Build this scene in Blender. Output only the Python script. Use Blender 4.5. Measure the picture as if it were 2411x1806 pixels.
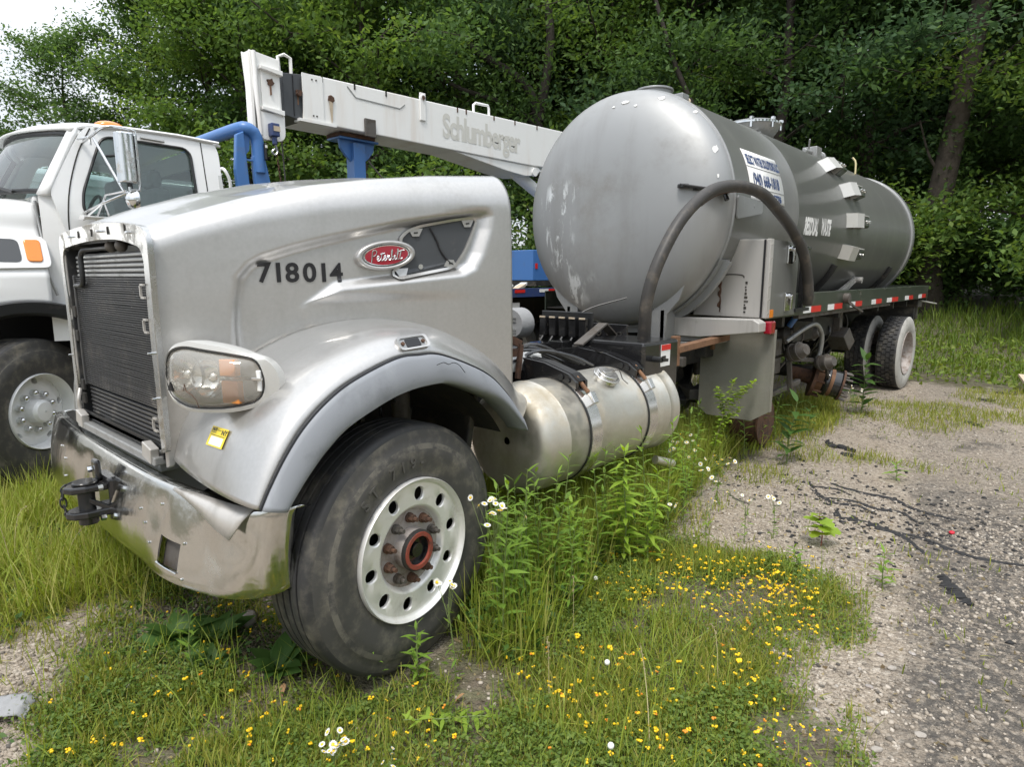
import bpy, bmesh, math, random
import numpy as np
from mathutils import Vector, Matrix

for _o in list(bpy.data.objects):
    bpy.data.objects.remove(_o)
scene = bpy.context.scene
COL = scene.collection
R_ = math.radians
rng = np.random.default_rng(7)
random.seed(7)

# ------------------------------------------------------------------ camera, sky, sun, exposure
PITCH, YAW = R_(9.69), R_(42.06)
cam_d = bpy.data.cameras.new('camera')
cam = bpy.data.objects.new('camera', cam_d)
COL.objects.link(cam)
_h = Vector((math.cos(YAW), math.sin(YAW), 0)); _z = Vector((0, 0, 1))
_F = _h * math.cos(PITCH) - _z * math.sin(PITCH)
_U = _h * math.sin(PITCH) + _z * math.cos(PITCH)
_Rr = Vector((math.sin(YAW), -math.cos(YAW), 0))
cam.matrix_world = Matrix(((_Rr.x, _U.x, -_F.x, -1.4905), (_Rr.y, _U.y, -_F.y, -1.8872), (_Rr.z, _U.z, -_F.z, 1.6), (0, 0, 0, 1)))
cam_d.sensor_fit = 'HORIZONTAL'
cam_d.sensor_width = 36.0
cam_d.lens = 22.297
cam_d.clip_start = 0.05
cam_d.clip_end = 2000
scene.camera = cam

SUN_EL, SUN_AZ = R_(62), R_(205)          # azimuth of the light's source, counter-clockwise from +X
world = bpy.data.worlds.new('World')
scene.world = world
world.use_nodes = True
wn = world.node_tree; wn.nodes.clear()
w_out = wn.nodes.new('ShaderNodeOutputWorld')
w_bg = wn.nodes.new('ShaderNodeBackground'); w_bg.inputs['Strength'].default_value = 0.1
w_sky = wn.nodes.new('ShaderNodeTexSky'); w_sky.sky_type = 'NISHITA'; w_sky.sun_disc = False
w_sky.sun_elevation = SUN_EL; w_sky.sun_rotation = R_(90) - SUN_AZ
w_sky.air_density = 1.2; w_sky.dust_density = 2.0
w_tc = wn.nodes.new('ShaderNodeTexCoord')
w_map = wn.nodes.new('ShaderNodeMapping'); w_map.inputs['Scale'].default_value = (1.0, 1.0, 2.6)
w_no = wn.nodes.new('ShaderNodeTexNoise'); w_no.inputs['Scale'].default_value = 2.2; w_no.inputs['Detail'].default_value = 6
w_cr = wn.nodes.new('ShaderNodeValToRGB')
w_cr.color_ramp.elements[0].position = 0.32; w_cr.color_ramp.elements[0].color = (6.6, 7.3, 8.2, 1)
w_cr.color_ramp.elements[1].position = 0.68; w_cr.color_ramp.elements[1].color = (10.4, 10.5, 10.6, 1)
w_mx = wn.nodes.new('ShaderNodeMix'); w_mx.data_type = 'RGBA'; w_mx.inputs['Factor'].default_value = 0.82   # overcast cover over the clear sky
L = wn.links.new
L(w_tc.outputs['Generated'], w_map.inputs['Vector']); L(w_map.outputs['Vector'], w_no.inputs['Vector'])
L(w_no.outputs['Fac'], w_cr.inputs['Fac'])
# an overcast dome is about three times brighter overhead than at the horizon: (1 + 2 sin h) / 3
w_sep = wn.nodes.new('ShaderNodeSeparateXYZ'); L(w_tc.outputs['Generated'], w_sep.inputs[0])
w_mr = wn.nodes.new('ShaderNodeMapRange'); w_mr.inputs['To Min'].default_value = 0.50; w_mr.inputs['To Max'].default_value = 1.42
L(w_sep.outputs[2], w_mr.inputs['Value'])
w_vm = wn.nodes.new('ShaderNodeVectorMath'); w_vm.operation = 'SCALE'; L(w_cr.outputs['Color'], w_vm.inputs[0]); L(w_mr.outputs['Result'], w_vm.inputs['Scale'])
L(w_sky.outputs['Color'], w_mx.inputs[6]); L(w_vm.outputs[0], w_mx.inputs[7])
L(w_mx.outputs[2], w_bg.inputs['Color']); L(w_bg.outputs['Background'], w_out.inputs['Surface'])

sun_d = bpy.data.lights.new('sun', 'SUN'); sun_d.energy = 1.5; sun_d.angle = R_(14); sun_d.color = (1.0, 0.95, 0.88)
sun = bpy.data.objects.new('sun', sun_d); COL.objects.link(sun)
_s = Vector((math.cos(SUN_EL) * math.cos(SUN_AZ), math.cos(SUN_EL) * math.sin(SUN_AZ), math.sin(SUN_EL)))
sun.rotation_euler = _s.to_track_quat('Z', 'Y').to_euler()
sun.location = (0, 0, 30)

scene.view_settings.view_transform = 'Standard'
scene.view_settings.look = 'None'
scene.view_settings.exposure = 0.85
scene.view_settings.gamma = 1.0
scene.view_settings.use_curve_mapping = False
scene.render.engine = 'CYCLES'
scene.cycles.use_denoising = True
scene.cycles.max_bounces = 8
scene.cycles.transparent_max_bounces = 8
scene.cycles.sample_clamp_indirect = 6

# ------------------------------------------------------------------ materials
MATS = {}
def M(name, base, rough=0.5, metal=0.0, coat=0.0, coat_rough=0.05, dirt=None, bump=None, streak=None, ior=None, var=None, trans=0.0, scratch=None):
    """dirt=(colour, low, high, scale); bump=(scale, strength, distance); streak=(colour, amount, scale) vertical runs; var=(amount, scale)"""
    m = bpy.data.materials.new(name); m.use_nodes = True
    nt = m.node_tree; N = nt.nodes; K = nt.links.new
    p = N['Principled BSDF']
    p.inputs['Base Color'].default_value = (*base, 1)
    p.inputs['Roughness'].default_value = rough
    p.inputs['Metallic'].default_value = metal
    p.inputs['Coat Weight'].default_value = coat
    p.inputs['Coat Roughness'].default_value = coat_rough
    p.inputs['Transmission Weight'].default_value = trans
    if ior: p.inputs['IOR'].default_value = ior
    tc = N.new('ShaderNodeTexCoord'); co = tc.outputs['Object']
    colour = None
    def mixcol(fac_socket, a, col):
        mx = N.new('ShaderNodeMix'); mx.data_type = 'RGBA'
        K(fac_socket, mx.inputs[0])
        if a is None: mx.inputs[6].default_value = (*base, 1)
        else: K(a, mx.inputs[6])
        mx.inputs[7].default_value = (*col, 1)
        return mx.outputs[2]
    def noise(scale, detail=6, rough_=0.6, vec=None, dist=0.0):
        n = N.new('ShaderNodeTexNoise'); n.inputs['Scale'].default_value = scale; n.inputs['Detail'].default_value = detail
        n.inputs['Roughness'].default_value = rough_; n.inputs['Distortion'].default_value = dist
        K(vec or co, n.inputs['Vector']); return n.outputs['Fac']
    def ramp(sock, lo, hi, a=0.0, b=1.0):
        r = N.new('ShaderNodeMapRange'); r.inputs['From Min'].default_value = lo; r.inputs['From Max'].default_value = hi
        r.inputs['To Min'].default_value = a; r.inputs['To Max'].default_value = b; r.interpolation_type = 'SMOOTHSTEP'
        K(sock, r.inputs['Value']); return r.outputs['Result']
    if var:
        f = ramp(noise(var[1]), 0.25, 0.75, 1 - var[0], 1 + var[0])
        mu = N.new('ShaderNodeMix'); mu.data_type = 'RGBA'; mu.blend_type = 'MULTIPLY'; mu.inputs[0].default_value = 1
        mu.inputs[6].default_value = (*base, 1)
        cb = N.new('ShaderNodeCombineColor'); K(f, cb.inputs[0]); K(f, cb.inputs[1]); K(f, cb.inputs[2])
        K(cb.outputs[0], mu.inputs[7]); colour = mu.outputs[2]
    rough_s = None
    if dirt:
        f = ramp(noise(dirt[3], 8, 0.68), dirt[1], dirt[2])
        colour = mixcol(f, colour, dirt[0])
        rough_s = ramp(f, 0, 1, rough, max(rough, 0.75))
        if metal > 0:
            K(ramp(f, 0, 1, metal, metal * 0.25), p.inputs['Metallic'])
    if streak:
        mp = N.new('ShaderNodeMapping'); mp.inputs['Scale'].default_value = (streak[2], streak[2], streak[2] * 0.12); K(co, mp.inputs['Vector'])
        f = ramp(noise(1.0, 5, 0.6, mp.outputs['Vector']), 0.5, 0.78, 0, streak[1])
        colour = mixcol(f, colour, streak[0])
    if scratch:
        mp = N.new('ShaderNodeMapping'); mp.inputs['Scale'].default_value = scratch[2]; mp.inputs['Rotation'].default_value = scratch[3]; K(co, mp.inputs['Vector'])
        f1 = ramp(noise(scratch[4], 9, 0.72, mp.outputs['Vector'], 0.4), scratch[5], scratch[5] + 0.06, 0, scratch[1])
        if len(scratch) > 6:
            mk = ramp(noise(scratch[6], 2), 0.5, 0.6)
            ml = N.new('ShaderNodeMath'); ml.operation = 'MULTIPLY'; K(f1, ml.inputs[0]); K(mk, ml.inputs[1]); f1 = ml.outputs[0]
        if len(scratch) > 7:      # only round one knocked place: (centre, radius)
            ds = N.new('ShaderNodeVectorMath'); ds.operation = 'DISTANCE'; K(co, ds.inputs[0]); ds.inputs[1].default_value = scratch[7][0]
            mk = ramp(ds.outputs['Value'], scratch[7][1] * .55, scratch[7][1], 1, 0); ml = N.new('ShaderNodeMath'); ml.operation = 'MULTIPLY'; K(f1, ml.inputs[0]); K(mk, ml.inputs[1]); f1 = ml.outputs[0]
        colour = mixcol(f1, colour, scratch[0])
    if colour is not None: K(colour, p.inputs['Base Color'])
    if rough_s is not None: K(rough_s, p.inputs['Roughness'])
    if bump:
        b = N.new('ShaderNodeBump'); b.inputs['Strength'].default_value = bump[1]; b.inputs['Distance'].default_value = bump[2] if len(bump) > 2 else 0.01
        K(noise(bump[0], 5), b.inputs['Height']); K(b.outputs['Normal'], p.inputs['Normal'])
    MATS[name] = m
    return m

BROWN = (0.16, 0.12, 0.075)
M('silver_paint', (0.475, 0.468, 0.455), 0.34, 0.70, 0.6, 0.05, dirt=((0.25, 0.235, 0.21), 0.56, 0.92, 3.0), var=(0.04, 60), streak=((0.30, 0.29, 0.26), 0.30, 7))
M('silver_dull', (0.33, 0.335, 0.335), 0.40, 0.62, 0.2, 0.15, dirt=((0.20, 0.195, 0.18), 0.50, 0.85, 2.2), scratch=((0.62, 0.64, 0.64), 0.85, (1.2, 1.0, 0.35), (0.5, 0.2, 0.3), 5.0, 0.60, 0.9), streak=((0.22, 0.215, 0.2), 0.4, 4), bump=(1.6, 0.06, 0.02))
M('tank_head_paint', (0.34, 0.345, 0.345), 0.50, 0.50, 0.08, 0.2, dirt=((0.215, 0.21, 0.195), 0.48, 0.85, 1.8), scratch=((0.74, 0.76, 0.76), 0.95, (2.6, 2.0, 0.55), (0.35, 0.1, 0.3), 3.2, 0.515, 2.2, ((3.1, 1.98, 1.75), 0.95)), streak=((0.22, 0.215, 0.2), 0.45, 3), bump=(1.4, 0.10, 0.03))
M('lamp_silver', (0.54, 0.535, 0.51), 0.45, 0.3, 0.2, 0.2, dirt=((0.50, 0.48, 0.42), 0.5, 0.85, 6))
M('shell_chrome', (0.52, 0.52, 0.51), 0.24, 0.95, dirt=((0.30, 0.285, 0.25), 0.48, 0.72, 9), bump=(9, 0.15, 0.01))
M('plate_steel', (0.30, 0.29, 0.255), 0.45, 0.5, dirt=((0.17, 0.165, 0.14), 0.45, 0.85, 2.4), streak=((0.40, 0.385, 0.34), 0.35, 5))
M('tank_paint', (0.155, 0.157, 0.148), 0.33, 0.25, 0.10, 0.12, dirt=((0.20, 0.20, 0.18), 0.55, 0.85, 1.4), streak=((0.26, 0.26, 0.235), 0.35, 5.0), bump=(1.1, 0.10, 0.03))
M('rail_paint', (0.035, 0.045, 0.033), 0.35, 0.0, 0.2, 0.2, dirt=((0.12, 0.11, 0.09), 0.5, 0.8, 6))
M('chrome', (0.74, 0.75, 0.76), 0.10, 1.0, dirt=((0.38, 0.36, 0.31), 0.50, 0.75, 7), bump=(6, 0.05, 0.01))
M('bumper_chrome', (0.64, 0.64, 0.62), 0.13, 1.0, dirt=((0.40, 0.385, 0.34), 0.42, 0.95, 3.2), streak=((0.42, 0.40, 0.35), 0.4, 5), bump=(2.2, 0.16, 0.03))
M('brushed_steel', (0.54, 0.52, 0.49), 0.42, 0.45, dirt=((0.19, 0.18, 0.15), 0.56, 0.80, 4), streak=((0.16, 0.15, 0.12), 0.55, 7))
M('grey_steel', (0.36, 0.365, 0.36), 0.42, 0.5, dirt=((0.12, 0.11, 0.09), 0.5, 0.8, 5))
M('aluminium', (0.64, 0.62, 0.56), 0.38, 0.85, dirt=((0.36, 0.31, 0.22), 0.40, 0.78, 3.4), streak=((0.36, 0.31, 0.24), 0.5, 6), bump=(14, 0.06, 0.005))
M('aluminium_bright', (0.72, 0.71, 0.69), 0.22, 0.95, dirt=((0.40, 0.37, 0.31), 0.52, 0.85, 6), bump=(5, 0.12, 0.01))
M('rim_alu', (0.82, 0.81, 0.79), 0.40, 0.5, dirt=((0.42, 0.39, 0.33), 0.50, 0.82, 7))
M('rim_dust', (0.36, 0.33, 0.31), 0.6, 0.3, dirt=((0.17, 0.12, 0.09), 0.42, 0.72, 14))
M('rubber', (0.030, 0.030, 0.031), 0.62, dirt=((0.16, 0.145, 0.115), 0.47, 0.78, 6), bump=(30, 0.12, 0.004))
M('rubber_face', (0.058, 0.056, 0.052), 0.66, dirt=((0.19, 0.172, 0.135), 0.44, 0.78, 9), bump=(26, 0.12, 0.004))
M('rubber_mark', (0.082, 0.078, 0.070), 0.75)
M('tyre_chalk', (0.42, 0.41, 0.38), 0.85, dirt=((0.20, 0.19, 0.17), 0.5, 0.75, 9))
M('rubber_dusty', (0.145, 0.135, 0.112), 0.8, dirt=((0.055, 0.053, 0.05), 0.42, 0.62, 11))
M('hose_rubber', (0.040, 0.037, 0.034), 0.50, dirt=((0.15, 0.125, 0.095), 0.48, 0.85, 9), bump=(40, 0.15, 0.004))
M('black_plastic', (0.018, 0.019, 0.020), 0.42, dirt=((0.09, 0.08, 0.065), 0.55, 0.85, 12))
M('black_gloss', (0.014, 0.014, 0.015), 0.20, 0, 0.4, dirt=((0.08, 0.07, 0.055), 0.58, 0.85, 14))
M('dark_metal', (0.030, 0.029, 0.027), 0.6, 0.3, dirt=((0.11, 0.09, 0.065), 0.48, 0.8, 8), bump=(18, 0.2, 0.01))
M('grimy_metal', (0.12, 0.11, 0.10), 0.6, 0.4, dirt=((0.06, 0.045, 0.03), 0.45, 0.7, 10), bump=(22, 0.25, 0.01))
M('radiator_black', (0.035, 0.036, 0.038), 0.5, 0.3, dirt=((0.20, 0.185, 0.16), 0.50, 0.85, 7))
M('radiator_tube', (0.075, 0.076, 0.078), 0.45, 0.5, dirt=((0.24, 0.22, 0.19), 0.48, 0.85, 8))
M('rust', (0.105, 0.052, 0.030), 0.85, dirt=((0.040, 0.026, 0.020), 0.42, 0.7, 24), bump=(30, 0.4, 0.006))
M('rust_orange', (0.20, 0.105, 0.055), 0.85, dirt=((0.12, 0.06, 0.035), 0.45, 0.7, 10), bump=(30, 0.3, 0.006))
M('seal_red', (0.25, 0.050, 0.030), 0.65, dirt=((0.09, 0.05, 0.035), 0.45, 0.72, 40))
M('white_paint', (0.78, 0.785, 0.78), 0.32, 0, 0.5, 0.06, dirt=((0.52, 0.50, 0.45), 0.60, 0.95, 3))
M('boom_white', (0.84, 0.84, 0.82), 0.5, dirt=((0.64, 0.60, 0.52), 0.60, 0.95, 3.5), streak=((0.50, 0.34, 0.20), 0.35, 3.4))
M('boom_text', (0.63, 0.62, 0.57), 0.55, dirt=((0.70, 0.70, 0.67), 0.55, 0.75, 7))
M('blue_paint', (0.055, 0.165, 0.42), 0.42, 0, 0.2, 0.2, dirt=((0.13, 0.12, 0.12), 0.55, 0.85, 5))
M('blue_dark', (0.03, 0.055, 0.16), 0.45, dirt=((0.08, 0.07, 0.06), 0.5, 0.8, 6))
M('flare_grey', (0.255, 0.27, 0.295), 0.55, dirt=((0.18, 0.19, 0.205), 0.52, 0.78, 5), streak=((0.42, 0.44, 0.47), 0.4, 9), bump=(40, 0.06, 0.003))
M('recess_grey', (0.055, 0.060, 0.066), 0.5, dirt=((0.14, 0.13, 0.12), 0.6, 0.9, 8))
M('badge_red', (0.30, 0.008, 0.022), 0.25, 0, 0.6)
M('black_vinyl', (0.012, 0.012, 0.014), 0.4)
M('blue_vinyl', (0.02, 0.05, 0.16), 0.45, dirt=((0.35, 0.40, 0.5), 0.55, 0.75, 22))
M('white_vinyl', (0.80, 0.80, 0.78), 0.45)
M('sticker_yellow', (0.80, 0.62, 0.04), 0.5)
M('tape_red', (0.60, 0.025, 0.02), 0.35, dirt=((0.3, 0.1, 0.08), 0.6, 0.9, 20))
M('tape_white', (0.78, 0.78, 0.77), 0.35, dirt=((0.5, 0.48, 0.44), 0.55, 0.85, 20))
M('amber', (0.80, 0.23, 0.015), 0.22, 0, 0.6)
M('amber_faded', (0.75, 0.28, 0.06), 0.35, 0, 0.2)
M('plastic_bag', (0.80, 0.81, 0.80), 0.35, trans=0.15)
M('cloth_grey', (0.27, 0.275, 0.28), 0.8, bump=(30, 0.4, 0.01))
M('cardboard', (0.52, 0.43, 0.32), 0.85, dirt=((0.33, 0.27, 0.2), 0.5, 0.8, 6))
M('interior_grey', (0.50, 0.51, 0.51), 0.7)
M('seat_cloth', (0.20, 0.21, 0.215), 0.85)
M('van_silver', (0.50, 0.52, 0.54), 0.3, 0.5, 0.5)
M('asphalt_black', (0.018, 0.018, 0.019), 0.8, dirt=((0.10, 0.09, 0.075), 0.52, 0.8, 16), bump=(60, 0.5, 0.006))
M('pebble', (0.33, 0.30, 0.265), 0.85)
M('bark', (0.058, 0.046, 0.036), 0.9, dirt=((0.11, 0.098, 0.082), 0.5, 0.8, 4), bump=(7, 0.8, 0.05))
M('bark_dark', (0.040, 0.033, 0.027), 0.9, bump=(7, 0.8, 0.05))
M('red_stem', (0.22, 0.035, 0.035), 0.6)
M('green_stem', (0.15, 0.20, 0.06), 0.6)
M('petal_yellow', (0.85, 0.55, 0.01), 0.5)
M('petal_orange', (0.75, 0.27, 0.02), 0.55)
M('petal_white', (0.82, 0.82, 0.78), 0.5)
M('dry_stem', (0.42, 0.36, 0.20), 0.75)
M('red_scrap', (0.55, 0.02, 0.04), 0.5)
M('dead_leaf', (0.38, 0.22, 0.11), 0.8)

def foliage_mat(name, cols, transl=0.35, rough=0.5):
    m = bpy.data.materials.new(name); m.use_nodes = True
    nt = m.node_tree; N = nt.nodes; K = nt.links.new; N.clear()
    out = N.new('ShaderNodeOutputMaterial')
    geo = N.new('ShaderNodeNewGeometry'); oi = N.new('ShaderNodeObjectInfo')
    add = N.new('ShaderNodeMath'); add.operation = 'MULTIPLY_ADD'; add.inputs[1].default_value = 0.75
    sc = N.new('ShaderNodeMath'); sc.operation = 'MULTIPLY'; sc.inputs[1].default_value = 0.25
    K(oi.outputs['Random'], sc.inputs[0]); K(geo.outputs['Random Per Island'], add.inputs[0]); K(sc.outputs[0], add.inputs[2])
    cr = N.new('ShaderNodeValToRGB')
    els = cr.color_ramp.elements
    while len(els) < len(cols): els.new(0.5)
    for i, c in enumerate(cols):
        els[i].position = i / (len(cols) - 1); els[i].color = (*c, 1)
    K(add.outputs[0], cr.inputs['Fac'])
    p = N.new('ShaderNodeBsdfPrincipled'); p.inputs['Roughness'].default_value = rough; p.inputs['Specular IOR Level'].default_value = 0.25
    K(cr.outputs['Color'], p.inputs['Base Color'])
    t = N.new('ShaderNodeBsdfTranslucent')
    hs = N.new('ShaderNodeHueSaturation'); hs.inputs['Saturation'].default_value = 1.15; hs.inputs['Value'].default_value = 1.5; hs.inputs['Hue'].default_value = 0.485
    K(cr.outputs['Color'], hs.inputs['Color']); K(hs.outputs['Color'], t.inputs['Color'])
    mx = N.new('ShaderNodeMixShader'); mx.inputs[0].default_value = transl
    K(p.outputs[0], mx.inputs[1]); K(t.outputs[0], mx.inputs[2]); K(mx.outputs[0], out.inputs['Surface'])
    MATS[name] = m
foliage_mat('tree_leaf', [(0.055, 0.106, 0.035), (0.075, 0.138, 0.044), (0.102, 0.178, 0.054), (0.137, 0.217, 0.061)], 0.42, .65)
foliage_mat('tree_leaf_light', [(0.082, 0.145, 0.037), (0.110, 0.191, 0.048), (0.143, 0.230, 0.056), (0.192, 0.264, 0.067)], 0.45, .65)
foliage_mat('tree_leaf_blue', [(0.049, 0.097, 0.045), (0.068, 0.130, 0.059), (0.095, 0.164, 0.074), (0.116, 0.191, 0.080)], 0.42, .65)
foliage_mat('shrub_leaf', [(0.041, 0.085, 0.024), (0.062, 0.119, 0.032), (0.095, 0.158, 0.041), (0.150, 0.204, 0.047)], 0.4, .65)
foliage_mat('grass_blade', [(0.140, 0.179, 0.030), (0.185, 0.235, 0.038), (0.235, 0.282, 0.046), (0.303, 0.308, 0.062), (0.404, 0.339, 0.123)], 0.3)
foliage_mat('grass_long', [(0.168, 0.227, 0.036), (0.224, 0.297, 0.045), (0.291, 0.346, 0.055), (0.426, 0.400, 0.140)], 0.3)
foliage_mat('grass_far', [(0.079, 0.131, 0.022), (0.116, 0.184, 0.030), (0.168, 0.231, 0.038), (0.210, 0.242, 0.050)], 0.3)
foliage_mat('clover_leaf', [(0.090, 0.143, 0.030), (0.120, 0.187, 0.036), (0.168, 0.231, 0.042), (0.228, 0.264, 0.050)], 0.3)
foliage_mat('weed_leaf', [(0.125, 0.228, 0.038), (0.176, 0.296, 0.047), (0.239, 0.345, 0.056)], 0.35)
foliage_mat('weed_leaf_dark', [(0.045, 0.10, 0.022), (0.065, 0.135, 0.03), (0.09, 0.16, 0.036)], 0.3)
foliage_mat('weed_leaf_lime', [(0.188, 0.312, 0.044), (0.250, 0.375, 0.050), (0.325, 0.413, 0.062)], 0.4)
foliage_mat('straw', [(0.20, 0.16, 0.09), (0.32, 0.26, 0.15), (0.13, 0.09, 0.055)], 0.2)

def stone_mat():
    m = bpy.data.materials.new('gravel_stone'); m.use_nodes = True
    nt = m.node_tree; N = nt.nodes; K = nt.links.new; p = N['Principled BSDF']; p.inputs['Roughness'].default_value = 0.85
    g = N.new('ShaderNodeNewGeometry'); cr = N.new('ShaderNodeValToRGB'); els = cr.color_ramp.elements
    cols = [(0.06, 0.055, 0.05), (0.17, 0.147, 0.122), (0.27, 0.232, 0.188), (0.35, 0.302, 0.245), (0.43, 0.38, 0.32), (0.52, 0.475, 0.415)]
    while len(els) < len(cols): els.new(0.5)
    for i, c in enumerate(cols): els[i].position = [0, .12, .35, .66, .92, 1][i]; els[i].color = (*c, 1)
    K(g.outputs['Random Per Island'], cr.inputs['Fac']); K(cr.outputs['Color'], p.inputs['Base Color'])
    MATS['gravel_stone'] = m
stone_mat()

def glass_mat(name, tint, refl=1.0, haze=0.0, hazecol=(0.7, 0.68, 0.6)):
    m = bpy.data.materials.new(name); m.use_nodes = True
    nt = m.node_tree; N = nt.nodes; K = nt.links.new; N.clear()
    out = N.new('ShaderNodeOutputMaterial')
    tr = N.new('ShaderNodeBsdfTransparent'); tr.inputs['Color'].default_value = (*tint, 1)
    gl = N.new('ShaderNodeBsdfGlossy'); gl.inputs['Roughness'].default_value = 0.02; gl.inputs['Color'].default_value = (refl, refl, refl, 1)
    fr = N.new('ShaderNodeFresnel'); fr.inputs['IOR'].default_value = 1.55
    df = N.new('ShaderNodeBsdfDiffuse'); df.inputs['Color'].default_value = (*hazecol, 1)
    m1 = N.new('ShaderNodeMixShader'); m1.inputs[0].default_value = haze
    K(tr.outputs[0], m1.inputs[1]); K(df.outputs[0], m1.inputs[2])
    m2 = N.new('ShaderNodeMixShader'); K(fr.outputs[0], m2.inputs[0]); K(m1.outputs[0], m2.inputs[1]); K(gl.outputs[0], m2.inputs[2])
    K(m2.outputs[0], out.inputs['Surface'])
    MATS[name] = m
glass_mat('window_glass', (0.84, 0.92, 0.90), 1.0, 0.05, (0.5, 0.56, 0.55))
glass_mat('lamp_lens', (0.94, 0.93, 0.89), 1.0, 0.27, (0.82, 0.79, 0.71))

# ------------------------------------------------------------------ mesh helpers
def V3(p): return np.array(p, float)
class MB:
    def __init__(s): s.v = []; s.f = []; s.mi = []; s.cur = 0
    def add(s, verts, faces):
        b = len(s.v); s.v.extend([tuple(map(float, p)) for p in verts])
        for f in faces: s.f.append(tuple(b + i for i in f)); s.mi.append(s.cur)
        return s
    def box(s, x0, x1, y0, y1, z0, z1):
        v = [(x, y, z) for x in (x0, x1) for y in (y0, y1) for z in (z0, z1)]
        return s.add(v, [(0, 1, 3, 2), (4, 6, 7, 5), (0, 4, 5, 1), (2, 3, 7, 6), (0, 2, 6, 4), (1, 5, 7, 3)])
    def obox(s, c, dx, dy, dz):
        """box from centre and three half-axis vectors"""
        c, dx, dy, dz = map(V3, (c, dx, dy, dz))
        v = [c + a * dx + b * dy + e * dz for a in (-1, 1) for b in (-1, 1) for e in (-1, 1)]
        return s.add(v, [(0, 1, 3, 2), (4, 6, 7, 5), (0, 4, 5, 1), (2, 3, 7, 6), (0, 2, 6, 4), (1, 5, 7, 3)])
    def beam(s, p0, p1, w, h, up=(0, 0, 1)):
        p0, p1 = V3(p0), V3(p1); d = p1 - p0; l = np.linalg.norm(d); d /= l
        a = np.cross(d, V3(up)); a /= np.linalg.norm(a); b = np.cross(a, d)
        return s.obox((p0 + p1) / 2, d * l / 2, a * w / 2, b * h / 2)
    def loft(s, rings, cap0=True, cap1=True, closed=True):
        n = len(rings[0]); vs = [p for r in rings for p in r]; fs = []
        for i in range(len(rings) - 1):
            for j in range(n if closed else n - 1):
                k = (j + 1) % n
                fs.append((i * n + j, i * n + k, (i + 1) * n + k, (i + 1) * n + j))
        if cap0: fs.append(tuple(range(n - 1, -1, -1)))
        if cap1: fs.append(tuple(range((len(rings) - 1) * n, len(rings) * n)))
        return s.add(vs, fs)
    def cyl(s, p0, p1, r0, r1=None, n=16, caps=True):
        r1 = r0 if r1 is None else r1
        p0, p1 = V3(p0), V3(p1); d = (p1 - p0) / np.linalg.norm(p1 - p0)
        a = np.cross(d, (0, 0, 1) if abs(d[2]) < .9 else (1, 0, 0)); a /= np.linalg.norm(a); b = np.cross(d, a)
        t = np.linspace(0, 2 * np.pi, n, endpoint=False)
        return s.loft([[p + r * (np.cos(x) * a + np.sin(x) * b) for x in t] for p, r in ((p0, r0), (p1, r1))], caps, caps)
    def tube(s, path, r, n=8, caps=True, closed=False):
        P = np.array(path, float); m = len(P); rr = np.full(m, r) if np.isscalar(r) else np.array(r)
        T = np.gradient(P, axis=0)
        if closed: T = np.roll(P, -1, 0) - np.roll(P, 1, 0)
        T /= np.linalg.norm(T, axis=1)[:, None] + 1e-12
        a = np.cross(T[0], (0, 0, 1) if abs(T[0][2]) < .9 else (1, 0, 0)); a /= np.linalg.norm(a)
        rings = []; t = np.linspace(0, 2 * np.pi, n, endpoint=False)
        for i in range(m):
            a = a - T[i] * (a @ T[i]); a /= np.linalg.norm(a); b = np.cross(T[i], a)
            rings.append([P[i] + rr[i] * (np.cos(x) * a + np.sin(x) * b) for x in t])
        if closed: rings.append(rings[0]); caps = False
        return s.loft(rings, caps, caps)
    def lathe(s, prof, o=(0, 0, 0), axis='y', n=48, cap0=False, cap1=False, a0=0, a1=2 * math.pi):
        """prof: (radius, height along axis)"""
        full = abs(a1 - a0 - 2 * math.pi) < 1e-6
        t = np.linspace(a0, a1, n if full else n + 1, endpoint=not full); rings = []
        for r, h in prof:
            if axis == 'y': rings.append([(o[0] + r * math.cos(x), o[1] + h, o[2] + r * math.sin(x)) for x in t])
            elif axis == 'x': rings.append([(o[0] + h, o[1] + r * math.cos(x), o[2] + r * math.sin(x)) for x in t])
            else: rings.append([(o[0] + r * math.cos(x), o[1] + r * math.sin(x), o[2] + h) for x in t])
        return s.loft(rings, cap0, cap1, full)
    def prism(s, poly, lift0, lift1):
        """poly: 2-D outline; lift0/lift1: functions to 3-D"""
        n = len(poly); v = [lift0(*p) for p in poly] + [lift1(*p) for p in poly]
        f = [tuple(range(n - 1, -1, -1)), tuple(range(n, 2 * n))] + [(i, (i + 1) % n, n + (i + 1) % n, n + i) for i in range(n)]
        return s.add(v, f)
    def ringplate(s, outer, inner, back):
        """flat ring between two 3-D outlines with as many points, given depth by the vector back"""
        b = V3(back); o = [V3(p) for p in outer]; i = [V3(p) for p in inner]
        return s.loft([[p + b for p in o], o, i, [p + b for p in i], [p + b for p in o]], False, False)
    def grid(s, P):
        m, n = P.shape[:2]
        return s.add(P.reshape(-1, 3), [(i * n + j, i * n + j + 1, (i + 1) * n + j + 1, (i + 1) * n + j) for i in range(m - 1) for j in range(n - 1)])
    def sphere(s, c, r, n=12, m=8, scale=(1, 1, 1)):
        pr = [(math.sin(math.pi * i / m), -math.cos(math.pi * i / m)) for i in range(m + 1)]
        rings = [[(c[0] + max(a, .001) * r * scale[0] * math.cos(t), c[1] + max(a, .001) * r * scale[1] * math.sin(t), c[2] + h * r * scale[2]) for t in np.linspace(0, 2 * np.pi, n, endpoint=False)] for a, h in pr]
        return s.loft(rings, True, True)
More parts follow.
